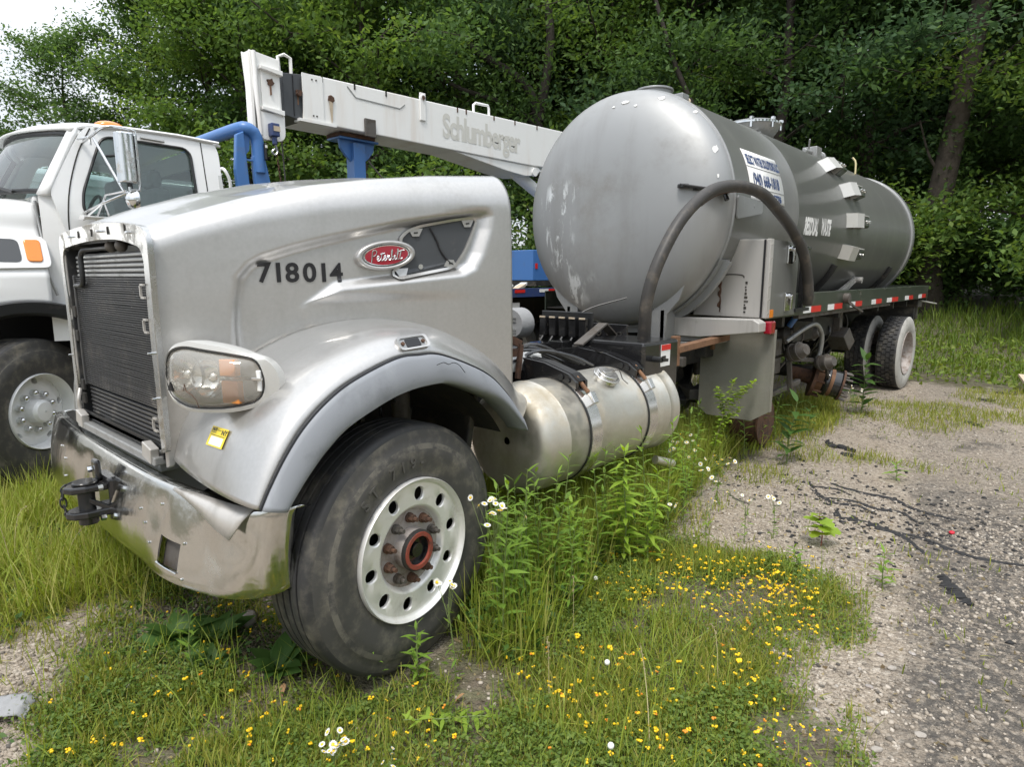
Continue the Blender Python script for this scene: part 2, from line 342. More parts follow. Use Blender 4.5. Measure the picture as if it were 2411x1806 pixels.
    def mesh(s, name, mats, smooth=None):
        me = bpy.data.meshes.new(name); me.from_pydata(s.v, [], s.f)
        for m in (mats if isinstance(mats, (list, tuple)) else [mats]): me.materials.append(MATS[m])
        if any(s.mi): me.polygons.foreach_set('material_index', s.mi)
        finish(me, smooth); return me
def finish(me, smooth):
    bm = bmesh.new(); bm.from_mesh(me); bmesh.ops.recalc_face_normals(bm, faces=bm.faces); bm.to_mesh(me); bm.free()
    if smooth is not None:
        me.polygons.foreach_set('use_smooth', [True] * len(me.polygons))
        if smooth < 180: me.set_sharp_from_angle(angle=R_(smooth))
    me.update()
def fast_mesh(name, verts, faces_n, mats, smooth=False, mi=None):
    """verts (N,3) with faces given as an (F,k) index array"""
    me = bpy.data.meshes.new(name); nv = len(verts); nf, k = faces_n.shape
    me.vertices.add(nv); me.vertices.foreach_set('co', np.ascontiguousarray(verts, dtype=np.float32).ravel())
    me.loops.add(nf * k); me.loops.foreach_set('vertex_index', np.ascontiguousarray(faces_n, dtype=np.int32).ravel())
    me.polygons.add(nf); me.polygons.foreach_set('loop_start', np.arange(0, nf * k, k, dtype=np.int32))
    if mi is not None: me.polygons.foreach_set('material_index', np.ascontiguousarray(mi, dtype=np.int32))
    if smooth: me.polygons.foreach_set('use_smooth', np.ones(nf, dtype=bool))
    for m in (mats if isinstance(mats, (list, tuple)) else [mats]): me.materials.append(MATS[m])
    me.update(calc_edges=True); me.validate(); return me
def tag(o, label=None, cat=None, group=None, kind=None):
    if label: o['label'] = label
    if cat: o['category'] = cat
    if group: o['group'] = group
    if kind: o['kind'] = kind
    return o
LOCAL = set()        # things whose parts are modelled about the thing's own origin
def link(name, me, parent=None):
    o = bpy.data.objects.new(name, me); COL.objects.link(o)
    if parent is not None:
        o.parent = parent
        if parent.parent is None and parent.name not in LOCAL: o.matrix_parent_inverse = Matrix.Translation(-parent.location)
    return o
def obj(name, mb, mat, parent=None, smooth=None, bevel=None, label=None, seg=2):
    o = link(name, mb.mesh(name, mat, smooth), parent)
    if bevel:
        b = o.modifiers.new('edge', 'BEVEL'); b.width = bevel; b.segments = seg; b.limit_method = 'ANGLE'; b.angle_limit = R_(40); b.harden_normals = False
    if label: o['label'] = label
    return o
def thing(name, label, cat, loc=(0, 0, 0), group=None, local=False):
    o = bpy.data.objects.new(name, None); COL.objects.link(o); o.location = loc; o.empty_display_size = 0.1
    if local: LOCAL.add(o.name)
    return tag(o, label, cat, group)
def copy_tree(o, parent=None):
    c = o.copy(); COL.objects.link(c)
    if parent is not None: c.parent = parent
    for ch in o.children: copy_tree(ch, c)
    return c
def bez(p0, p1, p2, p3, n=16):
    t = np.linspace(0, 1, n)[:, None]; p0, p1, p2, p3 = map(V3, (p0, p1, p2, p3))
    return (1 - t) ** 3 * p0 + 3 * (1 - t) ** 2 * t * p1 + 3 * (1 - t) * t ** 2 * p2 + t ** 3 * p3
def smoothpath(pts, n=40):
    P = np.array(pts, float); d = np.r_[0, np.cumsum(np.linalg.norm(np.diff(P, axis=0), axis=1))]
    P = np.vstack([2 * P[0] - P[1], P, 2 * P[-1] - P[-2]]); out = []
    for u in np.linspace(0, d[-1], n):
        i = min(max(np.searchsorted(d, u, 'right') - 1, 0), len(d) - 2); t = (u - d[i]) / (d[i + 1] - d[i] + 1e-12)
        a, b, c, e = P[i], P[i + 1], P[i + 2], P[i + 3]
        out.append(.5 * ((2 * b) + (-a + c) * t + (2 * a - 5 * b + 4 * c - e) * t * t + (-a + 3 * b - 3 * c + e) * t ** 3))
    return np.array(out)
def roundpoly(pts, r, n=5):
    """2-D outline with rounded corners; r a number or one per corner"""
    out = []; m = len(pts); rs = [r] * m if np.isscalar(r) else r
    for i in range(m):
        p = V3(pts[i]); a = V3(pts[i - 1]) - p; b = V3(pts[(i + 1) % m]) - p
        la, lb = np.linalg.norm(a), np.linalg.norm(b); q = min(rs[i], la * .49, lb * .49); A = p + a / la * q; B = p + b / lb * q
        for t in np.linspace(0, 1, n): out.append(tuple((1 - t) ** 2 * A + 2 * (1 - t) * t * p + t * t * B))
    return out
def resample(pts, n):
    P = np.array(list(pts) + [pts[0]], float); d = np.r_[0, np.cumsum(np.linalg.norm(np.diff(P, axis=0), axis=1))]
    u = np.linspace(0, d[-1], n, endpoint=False); return np.stack([np.interp(u, d, P[:, k]) for k in range(P.shape[1])], 1)
def text_mesh(name, s, mat, size=1.0, offset=0.0, shear=0.0, extrude=0.0, space=1.0, fn=None, align='LEFT', sx=1.0):
    """flat lettering; fn maps (x, y, z) of the text plane to the scene"""
    c = bpy.data.curves.new(name, 'FONT'); c.body = s; c.size = size; c.offset = offset; c.shear = shear; c.extrude = extrude
    c.space_character = space; c.align_x = align; c.resolution_u = 4
    t = bpy.data.objects.new('tmp', c); COL.objects.link(t)
    dg = bpy.context.evaluated_depsgraph_get(); me = bpy.data.meshes.new_from_object(t.evaluated_get(dg))
    bpy.data.objects.remove(t); bpy.data.curves.remove(c); me.name = name
    n = len(me.vertices); co = np.zeros(n * 3, np.float32); me.vertices.foreach_get('co', co); co = co.reshape(-1, 3).astype(float); co[:, 0] *= sx
    if fn: co = np.array([fn(*p) for p in co])
    me.vertices.foreach_set('co', co.astype(np.float32).ravel()); me.materials.clear(); me.materials.append(MATS[mat]); me.update()
    return me

# ------------------------------------------------------------------ ground
CAMX, CAMY = -1.49, -1.89
def hgt(x, y):
    x = np.asarray(x, float); y = np.asarray(y, float)
    r = np.hypot(x - CAMX, y - CAMY)
    t = np.clip((r - 12.5) / 13, 0, 1); h = 0.95 * t * t * (3 - 2 * t)
    t2 = np.clip((r - 26) / 60, 0, 1); h = h + 3.0 * t2
    n = 0.018 * np.sin(2.1 * x + 0.7 * y) * np.sin(1.7 * y - 0.6 * x) + 0.010 * np.sin(5.3 * x + 1.1) * np.sin(4.7 * y + 2.2)
    return h + n * np.clip((r - .5) / 2, 0, 1)
def ground_mat():
    m = bpy.data.materials.new('gravel_ground'); m.use_nodes = True
    nt = m.node_tree; N = nt.nodes; K = nt.links.new; p = N['Principled BSDF']; p.inputs['Roughness'].default_value = 0.9
    g = N.new('ShaderNodeNewGeometry'); pos = g.outputs['Position']
    def vor(scale):
        v = N.new('ShaderNodeTexVoronoi'); v.inputs['Scale'].default_value = scale; K(pos, v.inputs['Vector']); return v
    def noise(scale, det=6, ro=.6):
        n = N.new('ShaderNodeTexNoise'); n.inputs['Scale'].default_value = scale; n.inputs['Detail'].default_value = det; n.inputs['Roughness'].default_value = ro; K(pos, n.inputs['Vector']); return n.outputs['Fac']
    def mr(s, lo, hi, a=0, b=1):
        r = N.new('ShaderNodeMapRange'); r.interpolation_type = 'SMOOTHSTEP'
        for k, v in zip(('From Min', 'From Max', 'To Min', 'To Max'), (lo, hi, a, b)): r.inputs[k].default_value = v
        K(s, r.inputs['Value']); return r.outputs['Result']
    def math_(op, a, b):
        q = N.new('ShaderNodeMath'); q.operation = op
        for i, s in enumerate((a, b)):
            if isinstance(s, (int, float)): q.inputs[i].default_value = s
            else: K(s, q.inputs[i])
        return q.outputs[0]
    def mix(f, a, b):
        q = N.new('ShaderNodeMix'); q.data_type = 'RGBA'
        if isinstance(f, float): q.inputs[0].default_value = f
        else: K(f, q.inputs[0])
        for i, s in ((6, a), (7, b)):
            if isinstance(s, tuple): q.inputs[i].default_value = (*s, 1)
            else: K(s, q.inputs[i])
        return q.outputs[2]
    v1, v2 = vor(52), vor(125)
    def stones(v):
        sp = N.new('ShaderNodeSeparateColor'); K(v.outputs['Color'], sp.inputs[0])
        cr = N.new('ShaderNodeValToRGB'); els = cr.color_ramp.elements
        cols = [(0.05, 0.045, 0.040), (0.145, 0.122, 0.098), (0.24, 0.20, 0.158), (0.32, 0.27, 0.215), (0.42, 0.37, 0.305), (0.56, 0.51, 0.44)]
        while len(els) < 6: els.new(.5)
        for i, c in enumerate(cols): els[i].position = [0, .15, .35, .6, .85, 1][i]; els[i].color = (*c, 1)
        K(sp.outputs[0], cr.inputs['Fac']); return cr.outputs['Color']
    col = mix(mr(noise(9), .38, .62), stones(v1), stones(v2))
    dirt = mix(mr(noise(3.1), .3, .7), (0.31, 0.25, 0.185), (0.385, 0.322, 0.25))
    col = mix(mr(noise(1.3, 7), .40, .66, .20, .60), col, dirt)
    sx = N.new('ShaderNodeSeparateXYZ'); K(pos, sx.inputs[0]); X, Y = sx.outputs[0], sx.outputs[1]
    # worn dark asphalt showing through the gravel on the right
    lx = math_('ADD', math_('MULTIPLY', X, -0.17), math_('ADD', Y, 2.17))            # distance from the line y = 0.17 x - 2.02
    dd = math_('ABSOLUTE', lx, 0.0)
    mk = math_('SUBTRACT', mr(dd, 0.10, 0.85, 1, 0), math_('MULTIPLY', noise(2.2, 6, .7), 1.0))
    mk = math_('MULTIPLY', mr(mk, -0.12, 0.22), mr(X, 3.2, 5.0, 1, 0.3))
    dk = mr(noise(23, 5, .7), .40, .56)
    col = mix(math_('MULTIPLY', mk, math_('ADD', math_('MULTIPLY', dk, .55), .30)), col, (0.042, 0.040, 0.038))
    pt = math_('MULTIPLY', mr(noise(1.9, 7, .72), .57, .64), mr(X, 1.4, 2.4))
    col = mix(math_('MULTIPLY', pt, .6), col, (0.055, 0.05, 0.045))
    # soil and moss under the green places
    soil = mix(mr(noise(7), .35, .65), (0.075, 0.058, 0.038), (0.10, 0.105, 0.045))
    at = N.new('ShaderNodeAttribute'); at.attribute_name = 'soil'
    sf = math_('MULTIPLY', mr(math_('ADD', at.outputs['Fac'], math_('MULTIPLY', math_('SUBTRACT', noise(6, 6, .7), .5), .9)), .28, .75), .85)
    col = mix(sf, col, soil)
    K(col, p.inputs['Base Color'])
    b = N.new('ShaderNodeBump'); b.inputs['Strength'].default_value = 0.75; b.inputs['Distance'].default_value = 0.012
    hh = math_('ADD', mr(v1.outputs['Distance'], 0, .7, 1, 0), math_('MULTIPLY', mr(v2.outputs['Distance'], 0, .7, 1, 0), .5))
    K(hh, b.inputs['Height']); K(b.outputs['Normal'], p.inputs['Normal'])
    MATS['gravel_ground'] = m
ground_mat()

# plan-view regions of the plants, in metres
def inpoly(px, py, poly):
    px = np.asarray(px); py = np.asarray(py); ins = np.zeros(px.shape, bool); n = len(poly)
    for i in range(n):
        x1, y1 = poly[i]; x2, y2 = poly[(i + 1) % n]
        c = ((y1 > py) != (y2 > py)); xi = (x2 - x1) * (py - y1) / (y2 - y1 + 1e-12) + x1
        ins ^= c & (px < xi)
    return ins
def dist_poly(px, py, poly):
    """signed distance, positive inside"""
    px = np.asarray(px, float); py = np.asarray(py, float); d = np.full(px.shape, 1e9); n = len(poly)
    for i in range(n):
        ax, ay = poly[i]; bx, by = poly[(i + 1) % n]; vx, vy = bx - ax, by - ay
        t = np.clip(((px - ax) * vx + (py - ay) * vy) / (vx * vx + vy * vy + 1e-12), 0, 1)
        d = np.minimum(d, np.hypot(px - ax - t * vx, py - ay - t * vy))
    return np.where(inpoly(px, py, poly), d, -d)
PATCH = [(0.95, 0.3), (1.58, 0.12), (1.98, -0.62), (1.86, -1.22), (1.52, -1.26), (1.16, -1.06), (0.90, -1.10), (0.62, -1.45), (0.2, -1.7), (-0.35, -1.1), (-0.35, -0.55), (0.25, -0.33)]
TALL = [(0.10, -0.12), (0.45, 0.30), (1.87, 1.37), (2.38, 1.14), (4.06, 1.01), (4.4, 0.7), (3.1, 0.14), (1.85, 0.02), (1.05, -0.06), (0.38, -0.30)]
NEARL = [(-1.5, 0.2), (-1.16, 0.78), (-0.84, 1.22), (-0.50, 1.50), (-0.30, 1.40), (-0.25, 0.6), (-0.15, 0.16), (0.05, -0.2), (-0.15, -0.6), (-0.8, -0.9)]
LEFTP = [(-1.3, 1.75), (-1.2, 4.6), (-0.1, 4.4), (-0.15, 2.6), (-0.45, 1.25), (-0.75, 1.55)]
UNDER = [(3.2, 1.6), (7.6, 1.2), (7.3, 0.52), (6.2, 0.14), (4.83, 0.16), (3.9, 0.28)]
BENEATH = [(-0.45, 1.2), (3.2, 1.5), (8.5, 1.3), (8.5, 3.6), (0.2, 3.6)]
def fbm(x, y, s, seed=0):
    r = np.random.default_rng(seed); o = 0; a = 1.0; tot = 0
    for k in range(4):
        for q in range(3):
            th = r.uniform(0, 6.28); ph = r.uniform(0, 6.28); f = s * 2 ** k * r.uniform(.7, 1.3)
            o = o + a * np.sin(f * (np.cos(th) * x + np.sin(th) * y) + ph); tot += a
        a *= .6
    return o / tot * 1.8
def soft(d, w): return np.clip(d / w + .5, 0, 1)
FARY = lambda x, y: np.hypot(x - CAMX, y - CAMY)
def green(x, y):
    """how thickly things grow at a spot, 0..1"""
    n = fbm(x, y, 3.0, 3)
    g = .95 * soft(dist_poly(x, y, PATCH) + .16 * n, .22)
    g = np.maximum(g, 1.0 * soft(dist_poly(x, y, TALL) + .12 * n, .2))
    g = np.maximum(g, .85 * soft(dist_poly(x, y, NEARL) + .14 * n, .22))
    g = np.maximum(g, .9 * soft(dist_poly(x, y, LEFTP) + .2 * n, .3))
    g = np.maximum(g, .9 * soft(dist_poly(x, y, UNDER) + .2 * n, .3))
    g = np.maximum(g, .35 * soft(dist_poly(x, y, BENEATH), .4))
    far = soft(FARY(x, y) - 11.3 - .6 * n, .7); g = np.maximum(g, far)
    g = np.maximum(g, .30 * soft(fbm(x, y, 1.6, 9) - .45, .25) * (FARY(x, y) > 2))
    g = np.maximum(g, .55 * soft(fbm(x, y, 5.5, 41) - .25, .3) * (x < -.2) * (FARY(x, y) < 5))
    return g
ts = np.linspace(-1, 1, 280); ms = np.sinh(ts * 6.2) / np.sinh(6.2) * 420
gx, gy = np.meshgrid(ms + 1.2, ms + 0.5, indexing='ij')
gz = hgt(gx, gy); n_ = len(ts)
idx = np.arange(n_ * n_).reshape(n_, n_)
gf = np.stack([idx[:-1, :-1], idx[1:, :-1], idx[1:, 1:], idx[:-1, 1:]], -1).reshape(-1, 4)
gm = fast_mesh('ground', np.stack([gx, gy, gz], -1).reshape(-1, 3), gf, 'gravel_ground', True)
at_ = gm.attributes.new('soil', 'FLOAT', 'POINT'); at_.data.foreach_set('value', green(gx, gy).ravel().astype(np.float32))
tag(link('ground', gm), kind='structure')

# ------------------------------------------------------------------ trees
def leaf_quads(r, c, size, droop=.35, aspect=.5):
    """one bent leaf per centre c: 4 corners of a rhomb"""
    n = len(c); th = r.uniform(0, 2 * np.pi, n); ph = r.normal(-droop, .45, n)
    d = np.stack([np.cos(th) * np.cos(ph), np.sin(th) * np.cos(ph), np.sin(ph)], 1)
    up = np.tile([0, 0, 1.0], (n, 1)) + r.normal(0, .55, (n, 3)); s = np.cross(d, up); s /= np.linalg.norm(s, axis=1)[:, None] + 1e-9
    L_ = (size * r.uniform(.65, 1.35, n))[:, None]; w = L_ * aspect
    nn = np.cross(s, d)
    return np.stack([c - d * L_ * .5, c + s * w * .5 + d * L_ * .05, c + d * L_ * .5 - nn * L_ * .12, c - s * w * .5 + d * L_ * .05], 1)
def make_tree(seed, H, Rc, base, n_leaf, leaf, spread=.42, trunk_r=.2, limbs=15, leafmat='tree_leaf', lean=(0, 0), bark='bark', low=True):
    r = np.random.default_rng(seed); mb = MB()
    tz = np.linspace(0, 1, 12); wob = np.cumsum(r.normal(0, .05, (12, 2)), 0) * H / 14
    tp = np.stack([wob[:, 0] + lean[0] * tz ** 1.5, wob[:, 1] + lean[1] * tz ** 1.5, tz * H * .93 - .3], 1); tp[0, :2] = 0
    mb.tube(tp, trunk_r * (1 - .86 * tz) + trunk_r * .35 * np.exp(-tz * 22), 9)
    cents = []; ga = r.uniform(0, 6)
    for k in range(limbs):
        f = base + (1 - base) * ((k + r.uniform(0, .8)) / limbs); f = min(f, .97)
        p0 = np.array([np.interp(f, tz, tp[:, i]) for i in range(3)]); ga += 2.4 + r.uniform(-.4, .4)
        prof = math.sin(math.pi * min(1, (f - base) / (1 - base) * .72 + .28)) ** .7
        ln = Rc * (prof * .8 + .25) * r.uniform(.75, 1.15); el = r.uniform(.15, .65) + .5 * (f - base)
        d = np.array([math.cos(ga) * math.cos(el), math.sin(ga) * math.cos(el), math.sin(el)])
        q = np.array([p0 + d * ln * t + np.array([0, 0, -.16 * ln * t * t]) + r.normal(0, .05 * ln * t, 3) for t in np.linspace(0, 1, 6)])
        mb.tube(q, np.linspace(trunk_r * .34 * (1.1 - f), .018, 6), 5)
        for j in range(7):
            t = .3 + .7 * (j + r.uniform(0, .9)) / 7; s0 = np.array([np.interp(t, np.linspace(0, 1, 6), q[:, i]) for i in range(3)])
            a2 = r.uniform(0, 6.28); e2 = r.uniform(-.3, .6); l2 = ln * r.uniform(.18, .42)
            d2 = np.array([math.cos(a2) * math.cos(e2), math.sin(a2) * math.cos(e2), math.sin(e2)]); s1 = s0 + d2 * l2
            mb.tube([s0, (s0 + s1) / 2 + r.normal(0, .04, 3), s1], [.022, .014, .006], 4, False)
            for u in (.35, .7, 1.0): cents.append((*(s0 + d2 * l2 * u), .75 + .35 * u))
    cents = np.array(cents); w = r.uniform(.3, 1.4, len(cents)) ** 1.4; w /= w.sum()
    pick = r.choice(len(cents), n_leaf, p=w); sg = spread * cents[pick, 3:4]
    off = r.normal(0, 1, (n_leaf, 3)) * sg * np.array([1, 1, .55]); c = cents[pick, :3] + off
    q = leaf_quads(r, c, leaf)
    tr = mb.mesh('trunk', bark, 60)
    cr = fast_mesh('crown', q.reshape(-1, 3), np.arange(n_leaf * 4).reshape(-1, 4), leafmat)
    return tr, cr
TREES = [make_tree(11, 15, 4.3, .14, 34000, .17, trunk_r=.22, limbs=21),
         make_tree(12, 17, 4.6, .20, 36000, .18, trunk_r=.26, limbs=20, leafmat='tree_leaf_blue'),
         make_tree(13, 13, 3.9, .10, 32000, .16, trunk_r=.17, limbs=21, leafmat='tree_leaf_light'),
         make_tree(14, 16, 4.0, .24, 26000, .17, trunk_r=.24, limbs=17, bark='bark_dark'),
         make_tree(15, 12, 4.0, .16, 20000, .16, trunk_r=.16, limbs=17, leafmat='tree_leaf', spread=.40)]
def polar(a_deg, r): a = R_(a_deg); return CAMX + r * math.cos(a), CAMY + r * math.sin(a)
def put_tree(kind, a, r, s, rot, label, group=None, name='broadleaf_tree', zs=1.0):
    x, y = polar(a, r); t = thing(name, label, 'tree', (x, y, float(hgt(x, y)) - .05), group)
    t.rotation_euler = (0, 0, rot); t.scale = (s, s, s * zs)
    for nm, me in zip(('trunk', 'crown'), TREES[kind]):
        o = bpy.data.objects.new(nm, me); COL.objects.link(o); o.parent = t
    return t
WOOD = 'trees of the wood behind the trucks'
FRONT_LABELS = ['leafy tree at the right edge of the picture, overhanging the grass', 'leafy tree just right of the old bare trunk', 'bluish green tree between the old trunk and the tank rear', 'tree behind the rear half of the tank with a visible dark trunk', 'leafy tree behind the tank manway', 'light green tree above the tank front collar', 'bluish green tree above the right end of the boom', 'leafy tree above the boom lettering', 'light green tree above the left half of the boom', 'dark trunked tree just right of the boom head', 'light green tree above the blue headache rack']
S_ = 'dark leafy tree standing deeper in the wood behind the trucks'
D_ = 'far tree filling the back of the wood behind the trucks'
# front row: from the right edge of the view to the left
for i, (k, a, r, s) in enumerate([(2, 1, 19.5, .95), (0, 7.5, 24.5, 1.05), (1, 14, 22, .98), (3, 20.5, 21, 1.0), (0, 27, 23, 1.0), (2, 33, 21.5, 1.05), (1, 40, 22, 1.0),
                                  (0, 47, 21.5, 1.0), (2, 53.5, 21, 1.12), (3, 59, 24, .98), (2, 64.5, 23, 1.0)]):
    put_tree(k, a, r, s, i * 1.9, FRONT_LABELS[i], WOOD)
for i, (k, a, r, s) in enumerate([(1, -3, 26, 1.1), (3, 4, 28, 1.1), (0, 11, 28, 1.15), (1, 17.5, 27, 1.1), (0, 24, 28, 1.15), (3, 30, 27, 1.1), (1, 36.5, 28, 1.12), (0, 43.5, 27, 1.15),
                                  (3, 50, 28, 1.05), (1, 56, 29, 1.0), (0, 61.5, 29, 1.0)]):
    put_tree(k, a, r, s, i * 2.3 + 1, S_, WOOD)
for i, (k, a, r, s) in enumerate([(3, -5, 35, 1.3), (1, 1, 36, 1.3), (0, 7, 35, 1.3), (1, 14, 36, 1.35), (3, 20, 35, 1.3), (0, 27, 37, 1.3), (1, 33, 35, 1.35), (3, 40, 36, 1.25), (0, 46, 36, 1.25),
                                  (1, 53, 36, 1.15), (3, 59, 37, 1.1)]):
    put_tree(k, a, r, s, i * 1.3 + 2, D_, WOOD)
# the wood goes on round the yard behind the camera (it is what the paint and chrome mirror)
for i, (k, a, r, s) in enumerate([(1, -38, 27, 1.0), (0, -54, 30, 1.0), (2, -70, 28, 1.1), (1, -87, 31, 1.05), (0, -104, 29, 1.1), (3, -121, 32, 1.0), (2, -138, 30, 1.1), (0, -22, 30, 1.05)]):
    put_tree(k, a, r, s, i * 1.7 + .5, 'tree of the wood across the yard behind the camera', 'trees across the yard')
# left: lower, more open trees with sky above and through them
put_tree(4, 70.0, 27, .92, .4, 'open light green tree above the white cab roof with sky showing through', None)
put_tree(4, 75.5, 28, .78, 2.1, 'leafy tree over the windshield of the white truck, its top against the sky', None)
put_tree(4, 82.5, 27, .68, 3.3, 'tree at the left edge of the picture cut off by the frame', None)
put_tree(2, 66.5, 26, .98, 5.0, 'yellow green tree to the left of the crane boom head', None)
# the big bare trunk at the right with ivy low on it
tx, ty = polar(9.0, 20.5); tz_ = float(hgt(tx, ty))
bt = thing('old_tree', 'old tree with a thick bare leaning trunk right of the tank rear', 'tree', (tx, ty, tz_ - .1), local=True)
mb = MB(); r = np.random.default_rng(5)
P = smoothpath([(0, 0, -.2), (-.05, .12, 1.6), (-.12, -.05, 3.4), (.12, -.22, 5.4), (.05, -.42, 7.6), (.25, -.55, 10.5), (.1, -.5, 14)], 26)
mb.tube(P, np.linspace(.33, .13, 26) + .12 * np.exp(-np.linspace(0, 9, 26)), 12)
for p0, p1, p2, rr in [((.1, -.25, 5.9), (.75, -1.1, 6.6), (1.2, -1.7, 7.6), .07), ((.1, -.3, 6.1), (-.2, .35, 6.35), (-.7, 1.7, 6.1), .05), ((.05, -.45, 7.7), (-.1, .2, 8.6), (-.2, .9, 9.8), .08),
                       ((.1, -.5, 8.6), (.3, -1.2, 9.6), (.4, -1.9, 11), .07), ((-.1, 0, 3.6), (-.3, .3, 4.1), (-.4, .55, 5.0), .05), ((-.08, 0, 3.1), (.1, -.8, 2.2), (.2, -1.7, .9), .035)]:
    mb.tube(bez(p0, p1, p1, p2, 8), np.linspace(rr, rr * .4, 8), 7)
obj('trunk', mb, 'bark', bt, 60)
def leaf_cloud(seed, blobs, n, leaf, mat, name='crown'):
    r = np.random.default_rng(seed); b = np.array(blobs, float); w = (b[:, 3] * b[:, 4]); w /= w.sum(); k = r.choice(len(b), n, p=w)
    c = b[k, :3] + r.normal(0, 1, (n, 3)) * b[k, 3:4] * np.array([1, 1, .6])
    q = leaf_quads(r, c, leaf); return fast_mesh(name, q.reshape(-1, 3), np.arange(n * 4).reshape(-1, 4), mat)
bl = [(.2 + r.normal(0, .12), -.2 + r.normal(0, .2), z, .24, .8) for z in np.linspace(.3, 4.6, 14)] + [(r.normal(0, 1.8), r.normal(0, 1.8), r.uniform(9.5, 14), .6, 1.2) for _ in range(26)]
link('crown', leaf_cloud(6, bl, 15000, .15, 'tree_leaf'), bt)
# long bare limbs crossing the canopy
def snag(name, label, a, r_, pts, rad):
    x, y = polar(a, r_); t = thing(name, label, 'tree', (x, y, float(hgt(x, y)) - .1), local=True); m = MB()
    dx = Vector((math.sin(R_(a)), -math.cos(R_(a)), 0))      # sideways, to the right
    for path, ra in pts:
        m.tube(smoothpath([(dx.x * u, dx.y * u, z) for u, z in path], 22), np.linspace(ra, ra * .42, 22), 9)
    obj('trunk', m, 'bark_dark', t, 60)
    b = []; rr = np.random.default_rng(int(a * 10))
    for path, ra in pts:
        for u, z in path[1:]: b.append((dx.x * u + rr.normal(0, .3), dx.y * u + rr.normal(0, .3), z + .5, .55, .6))
    link('crown', leaf_cloud(int(a), b, 3500, .15, 'tree_leaf'), t)
snag('leaning_tree', 'dark tree with a long arched bare limb above the crane boom lettering', 41.5, 19.5,
     [([(.6, 0), (.75, 3.2), (.55, 5.6), (.2, 6.6), (-.9, 7.3), (-1.8, 7.9), (-2.9, 8.0)], .20), ([(.55, 5.5), (-.5, 6.1), (-1.7, 6.5), (-2.6, 7.0)], .10), ([(.6, 5.6), (.9, 8.0), (.4, 10.5), (-.2, 13)], .15)], .2)
snag('slim_tree', 'slim dark trunk rising behind the tank manway', 26.0, 18.5,
     [([(0, 0), (.12, 3), (-.15, 5.2), (-.9, 7.0), (-1.7, 9.4)], .11), ([(-.05, 4.6), (-.6, 5.2), (-1.4, 6.1)], .045)], .1)
snag('straight_tree', 'straight dark trunk among leaves between tank manway and old tree', 16.0, 21,
     [([(0, 0), (.05, 4), (-.05, 8), (.1, 13)], .13), ([(0, 6.2), (.6, 7.4), (1.0, 9)], .05)], .12)
# shrubs along the edge of the wood
def make_shrub(seed, h, w, n, mat):
    r = np.random.default_rng(seed); m = MB(); b = []
    for k in range(9):
        a = r.uniform(0, 6.28); ln = r.uniform(.5, 1) * w; q = bez((0, 0, -.1), (.1, 0, h * .4), (math.cos(a) * ln * .6, math.sin(a) * ln * .6, h * .7), (math.cos(a) * ln, math.sin(a) * ln, h * r.uniform(.45, 1)), 7)
        m.tube(q, np.linspace(.022, .006, 7), 5, False)
        for t in (2, 3, 4, 5, 6): b.append((*q[t], .30 * w, 1))
    return m.mesh('stem', 'bark', 60), leaf_cloud(seed, b, n, .12, mat, 'foliage')
SHR = [make_shrub(31, 2.6, 1.5, 7500, 'shrub_leaf'), make_shrub(32, 2.0, 1.6, 7000, 'tree_leaf'), make_shrub(33, 3.2, 1.5, 8000, 'tree_leaf_light')]
for i, (a, r_) in enumerate([(-1, 17.5), (2.0, 21), (5, 22.5), (8.2, 23), (11.5, 21.5), (13.5, 19.5), (17, 19), (20, 18.6), (23, 18.8), (26, 18.6), (29, 18.4), (32.5, 18.8), (36, 18.4), (40, 18.6), (44, 18.2), (48, 18.2), (52, 18.6), (56, 18.4), (60, 18.8), (64, 19.5), (68, 21), (72, 23), (76, 25), (80, 26),
                             (3.5, 25), (6.5, 26), (15, 23), (22, 22), (30, 22), (38, 22)]):
    x, y = polar(a, r_); t = thing('shrub', 'leafy shrub in the undergrowth along the foot of the wood', 'shrub', (x, y, float(hgt(x, y)) - .05), 'undergrowth shrubs along the wood')
    t.rotation_euler = (0, 0, i * 2.1); s = 1.0 + .3 * math.sin(i * 1.7); t.scale = (s * 1.1, s * 1.1, s)
    for nm, me in zip(('stem', 'foliage'), SHR[i % 3]):
        o = bpy.data.objects.new(nm, me); COL.objects.link(o); o.parent = t

# ------------------------------------------------------------------ the silver tank truck
truck = thing('tank_truck', 'silver cabless tank truck with grey vacuum tank and missing grille', 'truck', (0, 1.2, 0))
HC = 1.345                                           # middle of the hood
XF, XR = -0.598, 0.95                                # front and rear of the hood
def hood_near(x): return .78 - .307 * (x + .58)
def hood_far(x): return 1.93 + .30 * (x + .58)
def hood_top(x): return np.interp(x, [-.6, -.46, -.2, .05, .3, .6, .96], [1.775, 1.835, 1.925, 1.99, 2.035, 2.075, 2.105])
CREST = [(.955, 1.0), (.90, 1.03), (.82, 1.115), (.72, 1.21), (.58, 1.30), (.40, 1.38), (.23, 1.405), (.07, 1.395), (-.09, 1.355), (-.24, 1.285), (-.37, 1.20), (-.47, 1.105), (-.535, .99), (-.57, .87)]
_cx = np.array([c[0] for c in CREST])[::-1]; _cz = np.array([c[1] for c in CREST])[::-1]
SWOOSH = [(-.335, 1.0), (-.335, 1.40), (-.325, 1.50), (-.305, 1.60), (-.262, 1.655), (-.21, 1.69), (-.08, 1.735), (.05, 1.772), (.22, 1.815), (.39, 1.855), (.6, 1.893), (.79, 1.925), (.83, 1.925), (.858, 1.90), (.845, 1.82), (.80, 1.70), (.755, 1.625), (.69, 1.592), (.5, 1.572), (.34, 1.555), (.11, 1.530), (.0, 1.45), (0.2, 1.0)]
LOWER = [(-.335, .9), (-.335, 1.40), (-.325, 1.50), (-.2, 1.53), (1.2, 1.53), (1.2, .9)]
